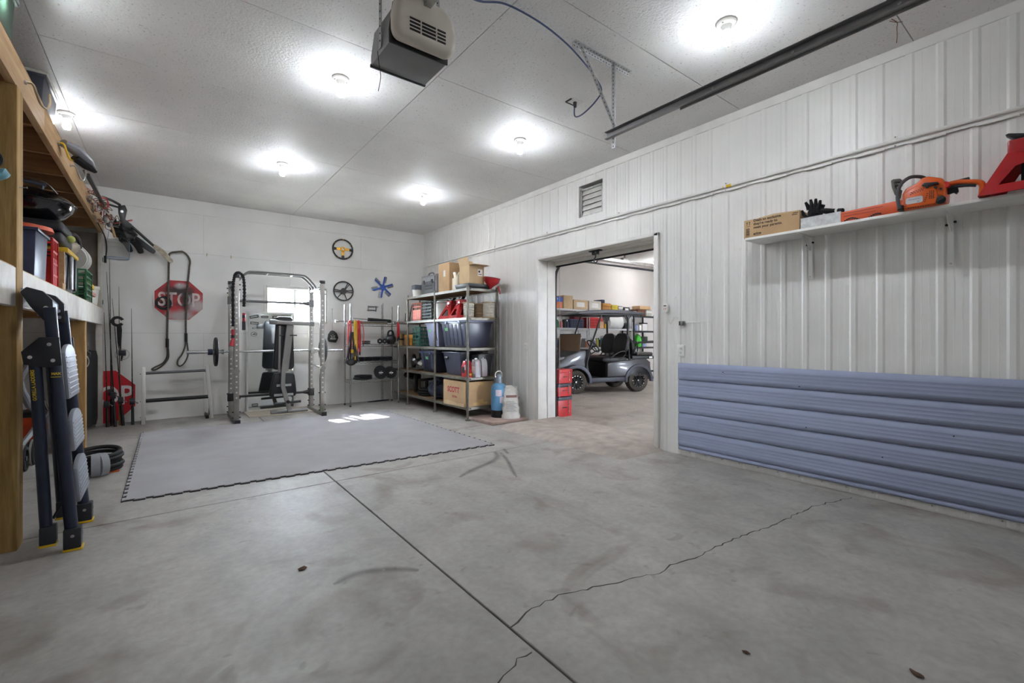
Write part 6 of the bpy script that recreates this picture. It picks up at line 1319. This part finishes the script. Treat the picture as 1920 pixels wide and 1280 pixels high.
obj('frame_tube', F_([(-.05,.0,.20),(.02,.30,.36),(.05,.55,.46)]), m_st, t); obj('frame_tube', F_([(.06,.62,.12),(.06,.60,.30),(.05,.55,.46)],.026), m_st, t); obj('handle_tube', F_([(-.02,.18,.55),(-.06,.0,.80),(.0,-.02,.98),(-.06,-.12,1.12),(-.10,-.16,1.15)],.03), m_st, t); obj('frame_tube', F_([(-.02,.18,.55),(.02,.35,.45),(.05,.55,.42)],.024), m_st, t)
obj('pedal_arm', F_([(.04,.42,.58),(.06,.50,.46),(.12,.66,.40)],.012), m_chrome, t); obj('seat_sling', Bd().bx(-.22,.06,.30,.62,.42,.47), m_black, t, bev=.015); obj('knob', Bd().sph((.07,.58,.43),.035,10,8), m_dark, t)
# orange ride-on and bicycle behind
t = thing('orange_scooter', 'orange children ride-on toy behind the stroller', 'ride-on toy', (-1.08, 7.15, 0)); m_org = M('toy_orange','#c9461f',.45); obj('body', Bd().prism([(-.30,.10),(.28,.10),(.30,.34),(.18,.42),(-.24,.40),(-.32,.28)], -.14, .14, frame((0,0,0),(0,1,0),(0,0,1))), m_org, t, bev=.025, seg=3); obj('trim_tube', Bd().cyl((.0,-.22,.36),(.13,-.20,.36),.04,10), m_black, t); wheel(t,(.16,-.18,.09),.09,.05); wheel(t,(.16,.22,.09),.09,.05)
t = thing('fat_tyre_bicycle', 'bicycle with a knobby tyre leaning behind the stroller', 'bicycle', (-1.45, 7.62, 0)); RZ = rot('Z',62)
def tyre(parent, cy, r):
    m = tr(0,cy,r+.04) @ RX; o = obj('tyre', Bd().torus(r,.045,m,36,10), M('tyre_dark','#2b2723',.9,var=.2,sc=30), parent); b = Bd()
    for k in range(44):
        a = 2*PI*k/44
        for off in (-.02,.02): b.box((0,0,0),(.02,.03,.022),None) if False else b.bx(-.011,.011,-.014,.014,-.008,.010, m @ rot('Z',math.degrees(a)+off*100) @ tr(r+.042,0,off) @ rot('Y',90))
    obj('knobs', b, M('knob_brown','#4a4037',.95,var=.2), o); b = Bd()
    for k in range(12): a = 2*PI*k/12; b.cyl((0,0,0),(r*.9*math.cos(a),r*.9*math.sin(a),0),.003,5,m=m)
    obj('spokes', b, m_galv, o); obj('rim', Bd().torus(r*.88,.014,m,32,6), m_dark, o)
tyre(t,-.10,.30); obj('fork', Bd().tube([(.07,-.10,.34),(.06,.02,.75),(.0,.06,.90)],.016,8).tube([(-.07,-.10,.34),(-.06,.02,.75),(.0,.06,.90)],.016,8), M('bike_blue','#2c4a86',.4), t); obj('handlebar', Bd().tube(smooth_path([(-.26,.0,1.0),(-.1,.02,1.02),(.0,.06,.98),(.12,.02,1.03),(.28,.0,1.06)],4),.013,8), m_black, t); obj('top_tube', Bd().cyl((0,.06,.85),(0,.55,.70),.022,10), M('bike_blue'), t); obj('down_tube', Bd().cyl((0,.07,.78),(0,.45,.35),.022,10), M('bike_blue'), t)
t.rotation_euler = (0,.06,.35)
# ------------------------------------------------------------------ the next bay: door rail, cart, shelves
o = thing('hoist_hook', 'black hook hanging from the doorway head', 'hook', (W+.08, 3.90, DTOP)); obj('bracket', Bd().bx(-.03,.03,-.09,.09,-.012,0).bx(-.02,.02,-.045,-.025,-.055,-.01).bx(-.02,.02,.025,.045,-.055,-.01), m_black, o, bev=.003); obj('hook', Bd().tube(smooth_path([(0,0,-.03),(0,0,-.085),(0,.025,-.11),(0,.02,-.145),(0,-.012,-.155),(0,-.03,-.13)],5),.008,8), m_black, o); obj('pin', Bd().cyl((0,-.04,-.04),(0,.04,-.04),.012,8), m_dark, o)
t = thing('bay_door_track', 'black roll-up door side track behind the doorway jamb', 'track', (W+.33, DY1+.03, 0)); obj('channel', Bd().tube(smooth_path([(0,0,0),(0,0,1.2),(0,0,2.0),(.04,0,2.2),(.16,0,2.33),(.35,0,2.37),(.6,0,2.38),(2.9,0,2.40)],4),.02,6), m_dark, t); obj('cable', Bd().cyl((.09,.01,.3),(.09,.01,2.3),.004,5), m_galv, t)
t = thing('bay_ceiling_rail', 'galvanised overhead rails near the bay ceiling', 'rail', (6.75, 6.2, 2.83)); obj('rail', Bd().bar((-.3,0,-.03),(4.2,-.1,-.03),.04,.06), m_galv, t); obj('rail', Bd().bar((-.3,.35,.06),(4.2,.25,.06),.04,.06), m_galv, t)
for x in (1.0,2.2): obj('rail_hanger', Bd().bar((x,.0,-.02),(x,.0,.47),.04,.02,(1,0,0)).bx(x-.08,x+.08,-.03,.05,-.02,.05), m_steel, t)
# red boxes just inside the bay
for k, (z, h, d, l) in enumerate(((0,.30,.0,'bottom'),(.31,.19,.004,'middle'),(.51,.21,-.012,'top'))):
    t = thing('red_toolbox', f'{l} red tool box of the stack behind the doorway jamb', 'toolbox', (4.86, 5.12+d, z)); obj('body', Bd().bx(-.14,.14,-.10,.10,.0,h-.05), M('toolbox_red','#b72a2c',.4), t, bev=.006); obj('lid', Bd().bx(-.145,.145,-.105,.105,h-.05,h), M('toolbox_lid','#b72a2c' if k == 2 else '#3d3f4a',.4) if k == 2 else M('lid_slate','#434652',.5), t, bev=.006); obj('clip', Bd().bx(.07,.085,-.108,-.10,.03,h-.02), m_chrome, t); obj('handle', Bd().bx(-.05,.03,-.112,-.102,h*.45,h*.5), m_black, t)
# golf cart -----------------------------------------------------------
m_cb = M('cart_grey','#3c3d41',.35,.2,var=.05,coat=.25); m_cbk = M('cart_black','#101113',.5); m_seat = M('cart_seat','#141416',.55,var=.1); m_cf = M('cart_fender','#3f424d',.5,var=.05)
cart = thing('golf_cart', 'dark grey golf cart with black seats and roof beyond the doorway', 'golf cart', (7.868, 7.124, 0), math.atan2(.329,-.945))
FY = frame((0,0,0),(1,0,0),(0,0,1))     # local x forward, y up-drawn as z; extrude axis = -y
def side(poly, y0, y1): return Bd().prism(poly, -y1, -y0, FY)
WB, TRK, R = .765, .47, .25
def arch(cx, r, a0, a1, n=10): return [(cx+r*math.cos(math.radians(a0+(a1-a0)*i/n)), .25+r*math.sin(math.radians(a0+(a1-a0)*i/n))) for i in range(n+1)]
front = [(1.13,.36),(1.17,.50),(1.10,.68),(.92,.80),(.62,.92),(.48,.93),(.42,.80),(.36,.40)]+arch(WB,.31,10,170)[::-1]
front = [(1.16,.34),(1.19,.50),(1.12,.68),(.93,.80),(.62,.92),(.47,.93),(.43,.78),(.38,.34)]+arch(WB,.32,165,15)
obj('front_cowl', side(front,-.44,.44), m_cb, cart, bev=.03, seg=3)
for s in (-1,1):
    yo = s*.47
    obj('front_fender', side(arch(WB,.37,185,-8)+arch(WB,.30,-8,185), min(yo,yo+s*.12), max(yo,yo+s*.12)), m_cf, cart, bev=.012)
    obj('rear_body_side', side([(.02,.34),(.02,.62),(.0,.655),(-.45,.70),(-.95,.74),(-1.06,.66),(-1.09,.45),(-1.06,.36)]+arch(-WB,.31,20,160), min(yo,yo+s*.10), max(yo,yo+s*.10)), m_cb, cart, bev=.02, seg=2)
    obj('rear_fender', side(arch(-WB,.365,-5,185)+arch(-WB,.30,185,-5), min(s*.52,s*.60), max(s*.52,s*.60)), m_cf, cart, bev=.012)
    obj('rocker_panel', Bd().bx(-.46,.46,min(s*.46,s*.585),max(s*.46,s*.585),.24,.335), m_cf, cart, bev=.02)
    obj('front_strut', Bd().tube([(.50,s*.46,.36),(.46,s*.48,.72),(.40,s*.48,.96),(.12,s*.50,1.72)],.020,8), m_cbk, cart)
    obj('rear_strut', Bd().tube([(-.62,s*.42,.70),(-.56,s*.44,1.2),(-.56,s*.46,1.62),(-.50,s*.46,1.73)],.024,8), m_cbk, cart); obj('strut_gusset', side([(-.56,1.56),(-.54,1.56),(-.42,1.74),(-.66,1.74)], s*.455-.008, s*.455+.008), m_cbk, cart)
    obj('hip_restraint', Bd().tube(smooth_path([(-.02,s*.50,.70),(-.12,s*.52,.78),(-.28,s*.52,.87),(-.42,s*.52,.90),(-.46,s*.52,.84),(-.38,s*.52,.76),(-.20,s*.50,.71)],4),.014,8), m_cbk, cart)
    obj('back_pad', Bd().prism(roundrect(.55,.46,.18,6), -.05, .05, frame((-.50,s*.275,1.06),(0,-1,0),(-.22,0,1))), m_seat, cart, bev=.02, seg=3); obj('pad_trim', Bd().tube([((v[0]),(v[1]),0) for v in roundrect(.555,.465,.18,6)],.010,5,True,frame((-.50,s*.275,1.06),(0,-1,0),(-.22,0,1)) @ tr(0,0,-.03)), m_dark, cart)
    obj('rear_back_pad', Bd().prism(roundrect(.42,.36,.13,6), -.03, .03, frame((-.70,s*.235,1.0),(0,-1,0),(.12,0,1))), m_seat, cart, bev=.015)
    obj('tail_light', Bd().bx(-1.095,-1.05,min(s*.45,s*.53),max(s*.45,s*.53),.55,.66), M('tail_red','#a8584a',.3), cart, bev=.008)
obj('floor_pan', Bd().bx(-.45,.50,-.48,.48,.27,.31), m_cbk, cart); obj('seat_box', Bd().bx(-.62,-.0,-.46,.46,.30,.68), m_cbk, cart, bev=.01); obj('seat_cushion', Bd().bx(-.50,.06,-.52,.52,.66,.77), m_seat, cart, bev=.035, seg=3); obj('seat_end', Bd().sph((.0,.49,.715),(.10,.055,.06),12,8), m_dark, cart)
obj('rear_cushion', Bd().bx(-1.22,-.80,-.46,.46,.79,.87), M('rear_seat_tan','#3b3836',.6), cart, bev=.03, seg=3); obj('rear_deck', Bd().bx(-1.26,-.66,-.48,.48,.72,.79), m_cbk, cart, bev=.01); obj('reflector', Bd().bx(-1.18,-1.10,.48,.486,.735,.775), m_paper, cart); obj('grab_rail', Bd().tube(smooth_path([(-.74,.42,.85),(-.84,.42,1.06),(-1.0,.42,1.10),(-1.36,.42,1.10),(-1.38,.42,.80)],4),.014,8), m_cbk, cart); obj('grab_rail', Bd().tube(smooth_path([(-.74,-.42,.85),(-.84,-.42,1.06),(-1.0,-.42,1.10),(-1.36,-.42,1.10),(-1.38,-.42,.80)],4),.014,8), m_cbk, cart)
roof = Bd(); roof.prism([(.74,1.705),(.70,1.735),(.45,1.79),(.0,1.815),(-.5,1.805),(-.90,1.765),(-.96,1.73),(-.92,1.715),(.0,1.735),(.55,1.715)], -.56, .56, FY); obj('roof', roof, M('roof_grey','#47474c',.45,var=.05), cart, bev=.02, seg=2); obj('roof_liner', Bd().bx(-.88,.62,-.52,.52,1.70,1.722), m_cbk, cart)
obj('windshield_lower', Bd().prism([(-.50,0),(.66,0),(.66,.34),(.60,.38),(-.44,.38),(-.50,.34)], 0, .006, frame((.66,0,.90),(0,-1,0),(-.12,0,1))), glassy('tinted_acrylic','#755a3e',.85,r=.08), cart); obj('windshield_band', Bd().bar((.615,-.64,1.28),(.615,.48,1.28),.008,.014), m_cbk, cart)
obj('steering_column', Bd().cyl((.42,.24,.80),(.20,.24,1.0),.022,10), m_cbk, cart); obj('steering_wheel', Bd().torus(.17,.014,frame((.19,.24,1.01),(0,1,0),(.65,0,.75)),28,8), m_cbk, cart); obj('wheel_spokes', Bd().bar((-.16,0,0),(.16,0,0),.03,.012,(0,0,1),m=frame((.19,.24,1.01),(0,1,0),(.65,0,.75))).bar((0,-.16,0),(0,0,0),.03,.012,(0,0,1),m=frame((.19,.24,1.01),(0,1,0),(.65,0,.75))), m_cbk, cart)
obj('dash', side([(.47,.92),(.40,.95),(.34,.88),(.36,.76),(.43,.72)],-.43,.43), m_cbk, cart, bev=.01); obj('headlight', Bd().sph((.98,.36,.74),(.11,.07,.05),12,8), M('lamp_glass','#8f9298',.15), cart); obj('bumper', Bd().bx(1.12,1.22,-.42,.42,.28,.42), m_cbk, cart, bev=.02); obj('axle', Bd().cyl((-WB,-.42,.22),(-WB,.42,.22),.03,8).cyl((WB,-.42,.22),(WB,.42,.22),.03,8), m_dark, cart)
m_ct = M('cart_tyre','#3a352f',.85,var=.15,sc=40)
for x in (WB,-WB):
    for s in (-1,1):
        m = tr(x,s*TRK,R) @ RY; w = obj('wheel', Bd().lathe([(.15,-.10),(.215,-.10),(.242,-.085),(.25,-.06),(.25,.06),(.242,.085),(.215,.10),(.15,.10),(.15,-.10)],m,32), m_ct, cart)
        b = Bd()
        for k in range(30):
            for j in (-.05,0,.05): b.bx(-.016,.016,-.011,.011,-.004,.006, m @ rot('Z',k*12+j*90) @ tr(.25,0,j) @ rot('Y',90))
        obj('tread_blocks', b, m_ct, w); obj('rim', Bd().lathe([(0,-s*-.03),(.05,-s*-.03),(.12,-s*-.05),(.15,-s*-.085),(.155,-s*-.095),(.156,-s*-.05),(0,-s*-.0)],m @ rot('X',180),28), M('rim_black','#060607',.6), w)
        b = Bd(); yy = s*.092
        for k in range(14): a = 2*PI*k/14; b.cyl((x+.14*math.cos(a),s*TRK+yy-s*.004,R+.14*math.sin(a)),(x+.14*math.cos(a),s*TRK+yy+s*.010,R+.14*math.sin(a)),.010,8)
        b.cyl((x,s*TRK+s*.03,R),(x,s*TRK+s*.085,R),.020,10); obj('bolts', b, m_chrome, w)
        b = Bd()
        for k in range(6): a = 2*PI*k/6; b.bar((x+.03*math.cos(a),s*(TRK+.045),R+.03*math.sin(a)),(x+.145*math.cos(a),s*(TRK+.075),R+.145*math.sin(a)),.035,.014,(0,1,0))
        obj('wheel_spokes', b, M('rim_black'), w)
# shelving at the bay's back wall -----------------------------------
SY0, SY1 = 8.02, 8.42
def bay_shelf(label, x0, x1, levels, mat, wire, hgt):
    t = thing('bay_shelf', label, 'shelving', ((x0+x1)/2, (SY0+SY1)/2, 0)); a = (x1-x0)/2; c = (SY1-SY0)/2
    for x in (-a,a):
        for y in (-c,c): obj('post', Bd().bx(x-.018,x+.018,y-.018,y+.018,0,hgt) if not wire else Bd().cyl((x,y,0),(x,y,hgt),.016,8), mat, t)
    for z in levels:
        s_ = obj('shelf', Bd().bx(-a,a,-c,c,z-.02,z-.004) if not wire else Bd().bx(-a,a,-c,c,z-.008,z-.003), mat, t)
        obj('shelf_edge', Bd().bx(-a,a,-c-.008,-c,z-.05,z), mat, s_)
    return t
CL = (.20,.62,.95,1.44,1.91)
bay_shelf('left chrome shelf unit behind the golf cart', 6.75, 8.54, CL, m_galv2, True, 1.93); bay_shelf('right chrome shelf unit behind the golf cart', 8.62, 10.33, CL, m_galv2, True, 1.93)
DL = (.06,.257,.938,1.09,1.392,1.815); bay_shelf('black steel shelf unit at the right edge of the doorway', 10.42, 11.36, DL, M('shelf_black','#2c2d30',.45,.3), False, 1.86)
def part_box(name, label, cat, x0, x1, z, h, mat, y0=8.06, y1=8.36, extra=None, group='goods on the bay shelves'):
    t = thing(name, label, cat, ((x0+x1)/2,(y0+y1)/2,z), 0, group); a = (x1-x0)/2; c = (y1-y0)/2
    obj('body', Bd().bx(-a,a,-c,c,0,h), mat, t, bev=min(.01,h*.1), seg=1)
    if extra == 'label': obj('printed_label', Bd().bx(-a*.6,a*.5,-c-.002,-c,h*.25,h*.75), m_paper, t)
    if extra == 'lid': obj('lid', Bd().bx(-a-.008,a+.008,-c-.008,c+.008,h-.02,h+.012), mat, t, bev=.004)
    if extra == 'lattice':
        b = Bd()
        for i in range(6): x = -a*.85+a*1.7*i/5; b.bx(x-.008,x+.008,-c-.004,-c,h*.15,h*.9)
        for i in range(3): b.bx(-a*.95,a*.95,-c-.004,-c,h*(.25+.25*i)-.008,h*(.25+.25*i)+.008)
        obj('lattice', b, M('lattice_dark_'+name,'#101822' if 'blue' in label else '#7d1416',.5), t)
    if extra == 'slats':
        for i in range(2): obj('slat', Bd().bx(-a,a,-c-.012,-c,h*(.12+.45*i),h*(.45+.45*i)), mat, t, bev=.004)
    if extra == 'band': obj('band', Bd().bx(-a-.001,a+.001,-c-.002,c,h*.55,h*.8), m_paper, t)
    return t
def bottle(label, x, z, h, mat, capm=m_paper, r=.04, y=8.12):
    t = thing('spray_bottle', label, 'bottle', (x,y,z), 0, 'bottles on the bay shelves'); obj('body', Bd().lathe([(0,0),(r,0),(r,h*.55),(r*.8,h*.68),(r*.35,h*.78),(r*.35,h*.85),(0,h*.85)],None,14), mat, t); obj('cap', Bd().cyl((0,0,h*.83),(0,0,h),r*.42,10), capm, t)
cr, co, cb_, cg, cgy = M('goods_red','#bf2a2a',.5), M('goods_orange','#d9793a',.5), M('goods_blue','#2d3350',.5), M('goods_green','#2c6b4a',.5), M('goods_grey','#8b8884',.6)
# top level
t5 = CL[4]
t = part_box('product_box', 'blue and orange printed carton at the left end of the bay shelves', 'box', 7.10, 7.72, t5, .28, M('print_orange','#c9714a',.6)); obj('blue_panel', Bd().bx(-.31,.31,-.154,-.150,.16,.28), M('print_blue','#3556a0',.6), t); obj('white_panel', Bd().bx(-.31,-.05,-.153,-.150,.0,.12), m_paper, t); text('lettering','TOOL SET',.07,m_paper,face_my(0,-.1545,.22),t)
part_box('cardboard_box', 'tall cardboard box next to the printed carton', 'box', 7.76, 8.08, t5, .33, m_card2); part_box('cardboard_box', 'long cardboard box with round print above the cart', 'box', 8.10, 8.62, t5, .24, m_card2, extra='label'); part_box('white_carton', 'white carton above the cart roof middle', 'box', 8.66, 9.12, t5, .24, M('carton_white','#c9c1b3',.7), extra='label')
part_box('wooden_crate', 'yellow-brown slatted wooden crate above the cart roof', 'crate', 9.16, 9.50, t5, .20, wood('bay_crate','#c08a45','#96642c',0), extra='slats'); o = part_box('dark_wedge', 'small dark blue box tilted on the wooden crate', 'box', 9.14, 9.26, t5+.20, .09, cb_); part_box('yellow_caddy', 'yellow caddy right of the wooden crate', 'caddy', 9.53, 9.78, t5, .17, M('goods_yellow','#c9b23a',.5), extra='slats'); part_box('grey_tool', 'grey metal tool box beside the yellow caddy', 'box', 9.81, 10.0, t5, .15, cgy, extra='band'); part_box('black_compressor', 'black and white small machine at the end of the chrome shelves', 'machine', 10.04, 10.30, t5, .13, m_dark, extra='label')
# upper level behind the cart
t4 = CL[3]
part_box('dark_crate', 'navy blue milk crate under the cart roof', 'crate', 7.98, 8.48, t4, .22, cb_, extra='lattice'); bottle('green glass bottle left of the navy crate', 7.60, t4, .24, cg); bottle('pink bottle beside the navy crate', 7.72, t4, .21, M('goods_pink','#c2686a',.5)); bottle('black bottle beside the navy crate', 7.84, t4, .26, m_black); bottle('dark bottle at the chrome shelf left post', 7.93, t4, .2, cb_)
part_box('red_crate', 'dark red milk crate right of the navy crate', 'crate', 8.28, 8.60, t4+.0, .30, M('goods_dkred','#7d1f24',.5), 8.22, 8.40, 'lattice'); part_box('red_crate', 'bright red milk crate behind the steering wheel', 'crate', 8.68, 9.02, t4, .28, cr, extra='lattice'); part_box('small_carton', 'small tan box in front of the red crates', 'box', 9.04, 9.20, t4, .18, m_card, 8.04, 8.20); part_box('red_bin', 'red bin right of the small tan box', 'bin', 9.06, 9.36, t4, .28, cr, 8.22, 8.40)
t = thing('white_drum', 'white round drum lying on the chrome shelf', 'drum', (9.85, 8.2, t4+.18), 0); obj('drum', Bd().cyl((-.30,.05,0),(.10,-.08,0),.175,28), m_white, t, bev=.012); obj('rim', Bd().torus(.172,.01,frame((.105,-.082,0),(.31,.95,0),(0,0,1)),28,6), m_white, t)
part_box('black_bag', 'black bag right of the white drum', 'bag', 10.08, 10.28, t4, .16, m_black)
# lower levels partly hidden by the cart
t3 = CL[2]
for i, (x, h, m_, l) in enumerate(((8.66,.20,m_paper,'white'),(8.80,.26,cgy,'grey'),(8.92,.22,M('goods_lilac','#8a7fa6',.5),'lilac'),(9.02,.28,M('goods_lime','#b5b04a',.5),'lime'),(9.12,.24,m_black,'black'))): bottle(f'{l} bottle behind the cart steering wheel', x, t3, h, m_)
part_box('face_carton', 'white carton behind the cart seats', 'box', 9.40, 9.70, t3, .30, m_paper, extra='label'); part_box('brown_box', 'brown box behind the cart seats', 'box', 9.78, 10.0, t3, .22, m_card); part_box('red_case', 'red case under the black bag', 'case', 10.04, 10.30, t3, .20, M('goods_dkred'), extra='lid'); part_box('grey_bin', 'grey bin low behind the cart front', 'bin', 8.20, 8.52, t3, .22, cgy, extra='lid')
t2 = CL[1]
part_box('orange_case', 'orange case seen under the steering wheel', 'case', 8.50, 8.78-.14, t2, .12, co); part_box('orange_case', 'pale orange case right of the other orange case', 'case', 8.80, 9.10, t2, .12, M('goods_salmon','#c98a72',.5)); part_box('white_tub', 'white tub on the low shelf behind the seat', 'tub', 8.72, 9.3, t2+.13, .14, m_paper, 8.1, 8.38)
# black shelf unit goods
part_box('brown_basket', 'brown wicker basket on the black shelf top', 'basket', 10.66, 11.02, 1.815, .18, M('wicker','#6b4630',.8,bump=.6,bsc=80), extra='lid'); part_box('white_stack', 'small stack of white tins left on the black shelf top', 'tins', 10.46, 10.60, 1.815, .13, m_paper, extra='band'); part_box('tan_box', 'little tan box before the wicker basket', 'box', 10.64, 10.73, 1.815, .09, m_card2, 8.03, 8.06); part_box('clear_tub', 'pale clear tub at the right of the black shelf top', 'tub', 11.06, 11.30, 1.815, .18, M('tub_clear','#b9bcb2',.4), extra='band'); part_box('flat_box', 'flat cardboard box lying on the wicker basket', 'box', 10.80, 11.30, 2.01, .10, m_card, 8.1, 8.38)
z = 1.392
bottle('white and red spray bottle on the black shelf', 10.52, z, .30, m_paper, cr, .05); bottle('yellow topped spray bottle on the black shelf', 10.62, z, .34, M('goods_ltblue','#93a3c9',.5), M('goods_yellow'), .045, 8.2); bottle('blue label bottle on the black shelf', 10.66, z, .22, M('goods_ltblue'), m_paper, .04); part_box('white_box', 'narrow white box on the black shelf', 'box', 10.72, 10.82, z, .16, m_paper); part_box('white_can', 'white canister with dark lid on the black shelf', 'canister', 10.88, 11.10, z, .20, m_paper, extra='label'); part_box('black_speaker', 'black box right of the white canister', 'box', 11.12, 11.30, z, .24, m_black, 8.2, 8.38)
z = .938
t = thing('green_jug', 'bright green jug on the black shelf', 'jug', (10.72, 8.12, z)); obj('body', Bd().prism([(-.11,0),(.10,0),(.10,.18),(.03,.33),(-.08,.33),(-.12,.16)], -.07, .07, FY), M('goods_lime_green','#3fae2f',.4), t, bev=.02); obj('cap', Bd().cyl((-.02,0,.33),(-.02,0,.37),.03,10), M('goods_dkgreen','#2c7a26',.4), t)
bottle('white bottle left of the green jug', 10.52, z, .2, m_paper); part_box('blue_cloth', 'folded pale blue cloth right of the green jug', 'cloth', 10.86, 11.06, z, .10, M('goods_ltblue')); part_box('green_case', 'dark green case at the back of the black shelf', 'case', 10.98, 11.30, 1.09, .14, M('goods_dkgrn','#2f4030',.5), 8.2, 8.4); part_box('grey_basket', 'grey basket low on the black shelf', 'basket', 10.50, 11.20, .257, .0+.02+.1, cgy)
part_box('yellow_tub', 'yellow tub low on the black shelf', 'tub', 10.62, 11.0, .40, .26, M('goods_yellow'), 8.1, 8.35); part_box('dark_toolbag', 'dark tool bag on the bottom of the black shelf', 'bag', 10.50, 11.20, .064, .13, M('goods_navy','#1d2233',.6), 8.06, 8.36, 'band')

# more clutter on the chrome shelves behind the cart
for x, h, m_, l in ((7.16,.2,cr,'red'),(7.30,.24,m_black,'black'),(7.44,.19,M('goods_teal','#3c7f86',.5),'teal')): bottle(f'{l} bottle at the far left of the upper chrome shelf', x, t4, h, m_)
for i, (x, w, h, m_, l, c) in enumerate(((9.42,.12,.2,cgy,'grey tin left of the white drum','tin'),(9.30,.10,.12,m_yel,'small yellow tub before the white drum','tub'))): part_box('small_tin' if i == 0 else 'small_tub', l, c, x-w/2, x+w/2, t4, h, m_, 8.04, 8.18)
for i, (x, w, h, m_, l) in enumerate(((8.60-.02,.12,.16,co,'small orange box low behind the steering wheel'),(9.22,.14,.24,M('goods_teal'),'teal box behind the far cart seat'),(9.32,.12,.18,cr,'small red box behind the far cart seat'),(7.85,.24,.24,m_card,'tan box low behind the windshield'),(7.5,.26,.2,cb_,'dark blue box low behind the windshield'))): part_box('goods_box', l, 'box', x-w/2, x+w/2, t3, h, m_, 8.06, 8.3)
for i, (x, w, h, m_, l) in enumerate(((9.45,.3,.25,m_dark,'dark bin low behind the cart seats'),(9.85,.34,.22,cgy,'pale grey bin low behind the cart seats'),(8.1,.5,.28,m_card2,'wide tan box low behind the cart nose'))): part_box('goods_bin', l, 'bin', x-w/2, x+w/2, t2, h, m_, 8.06, 8.34, 'lid')
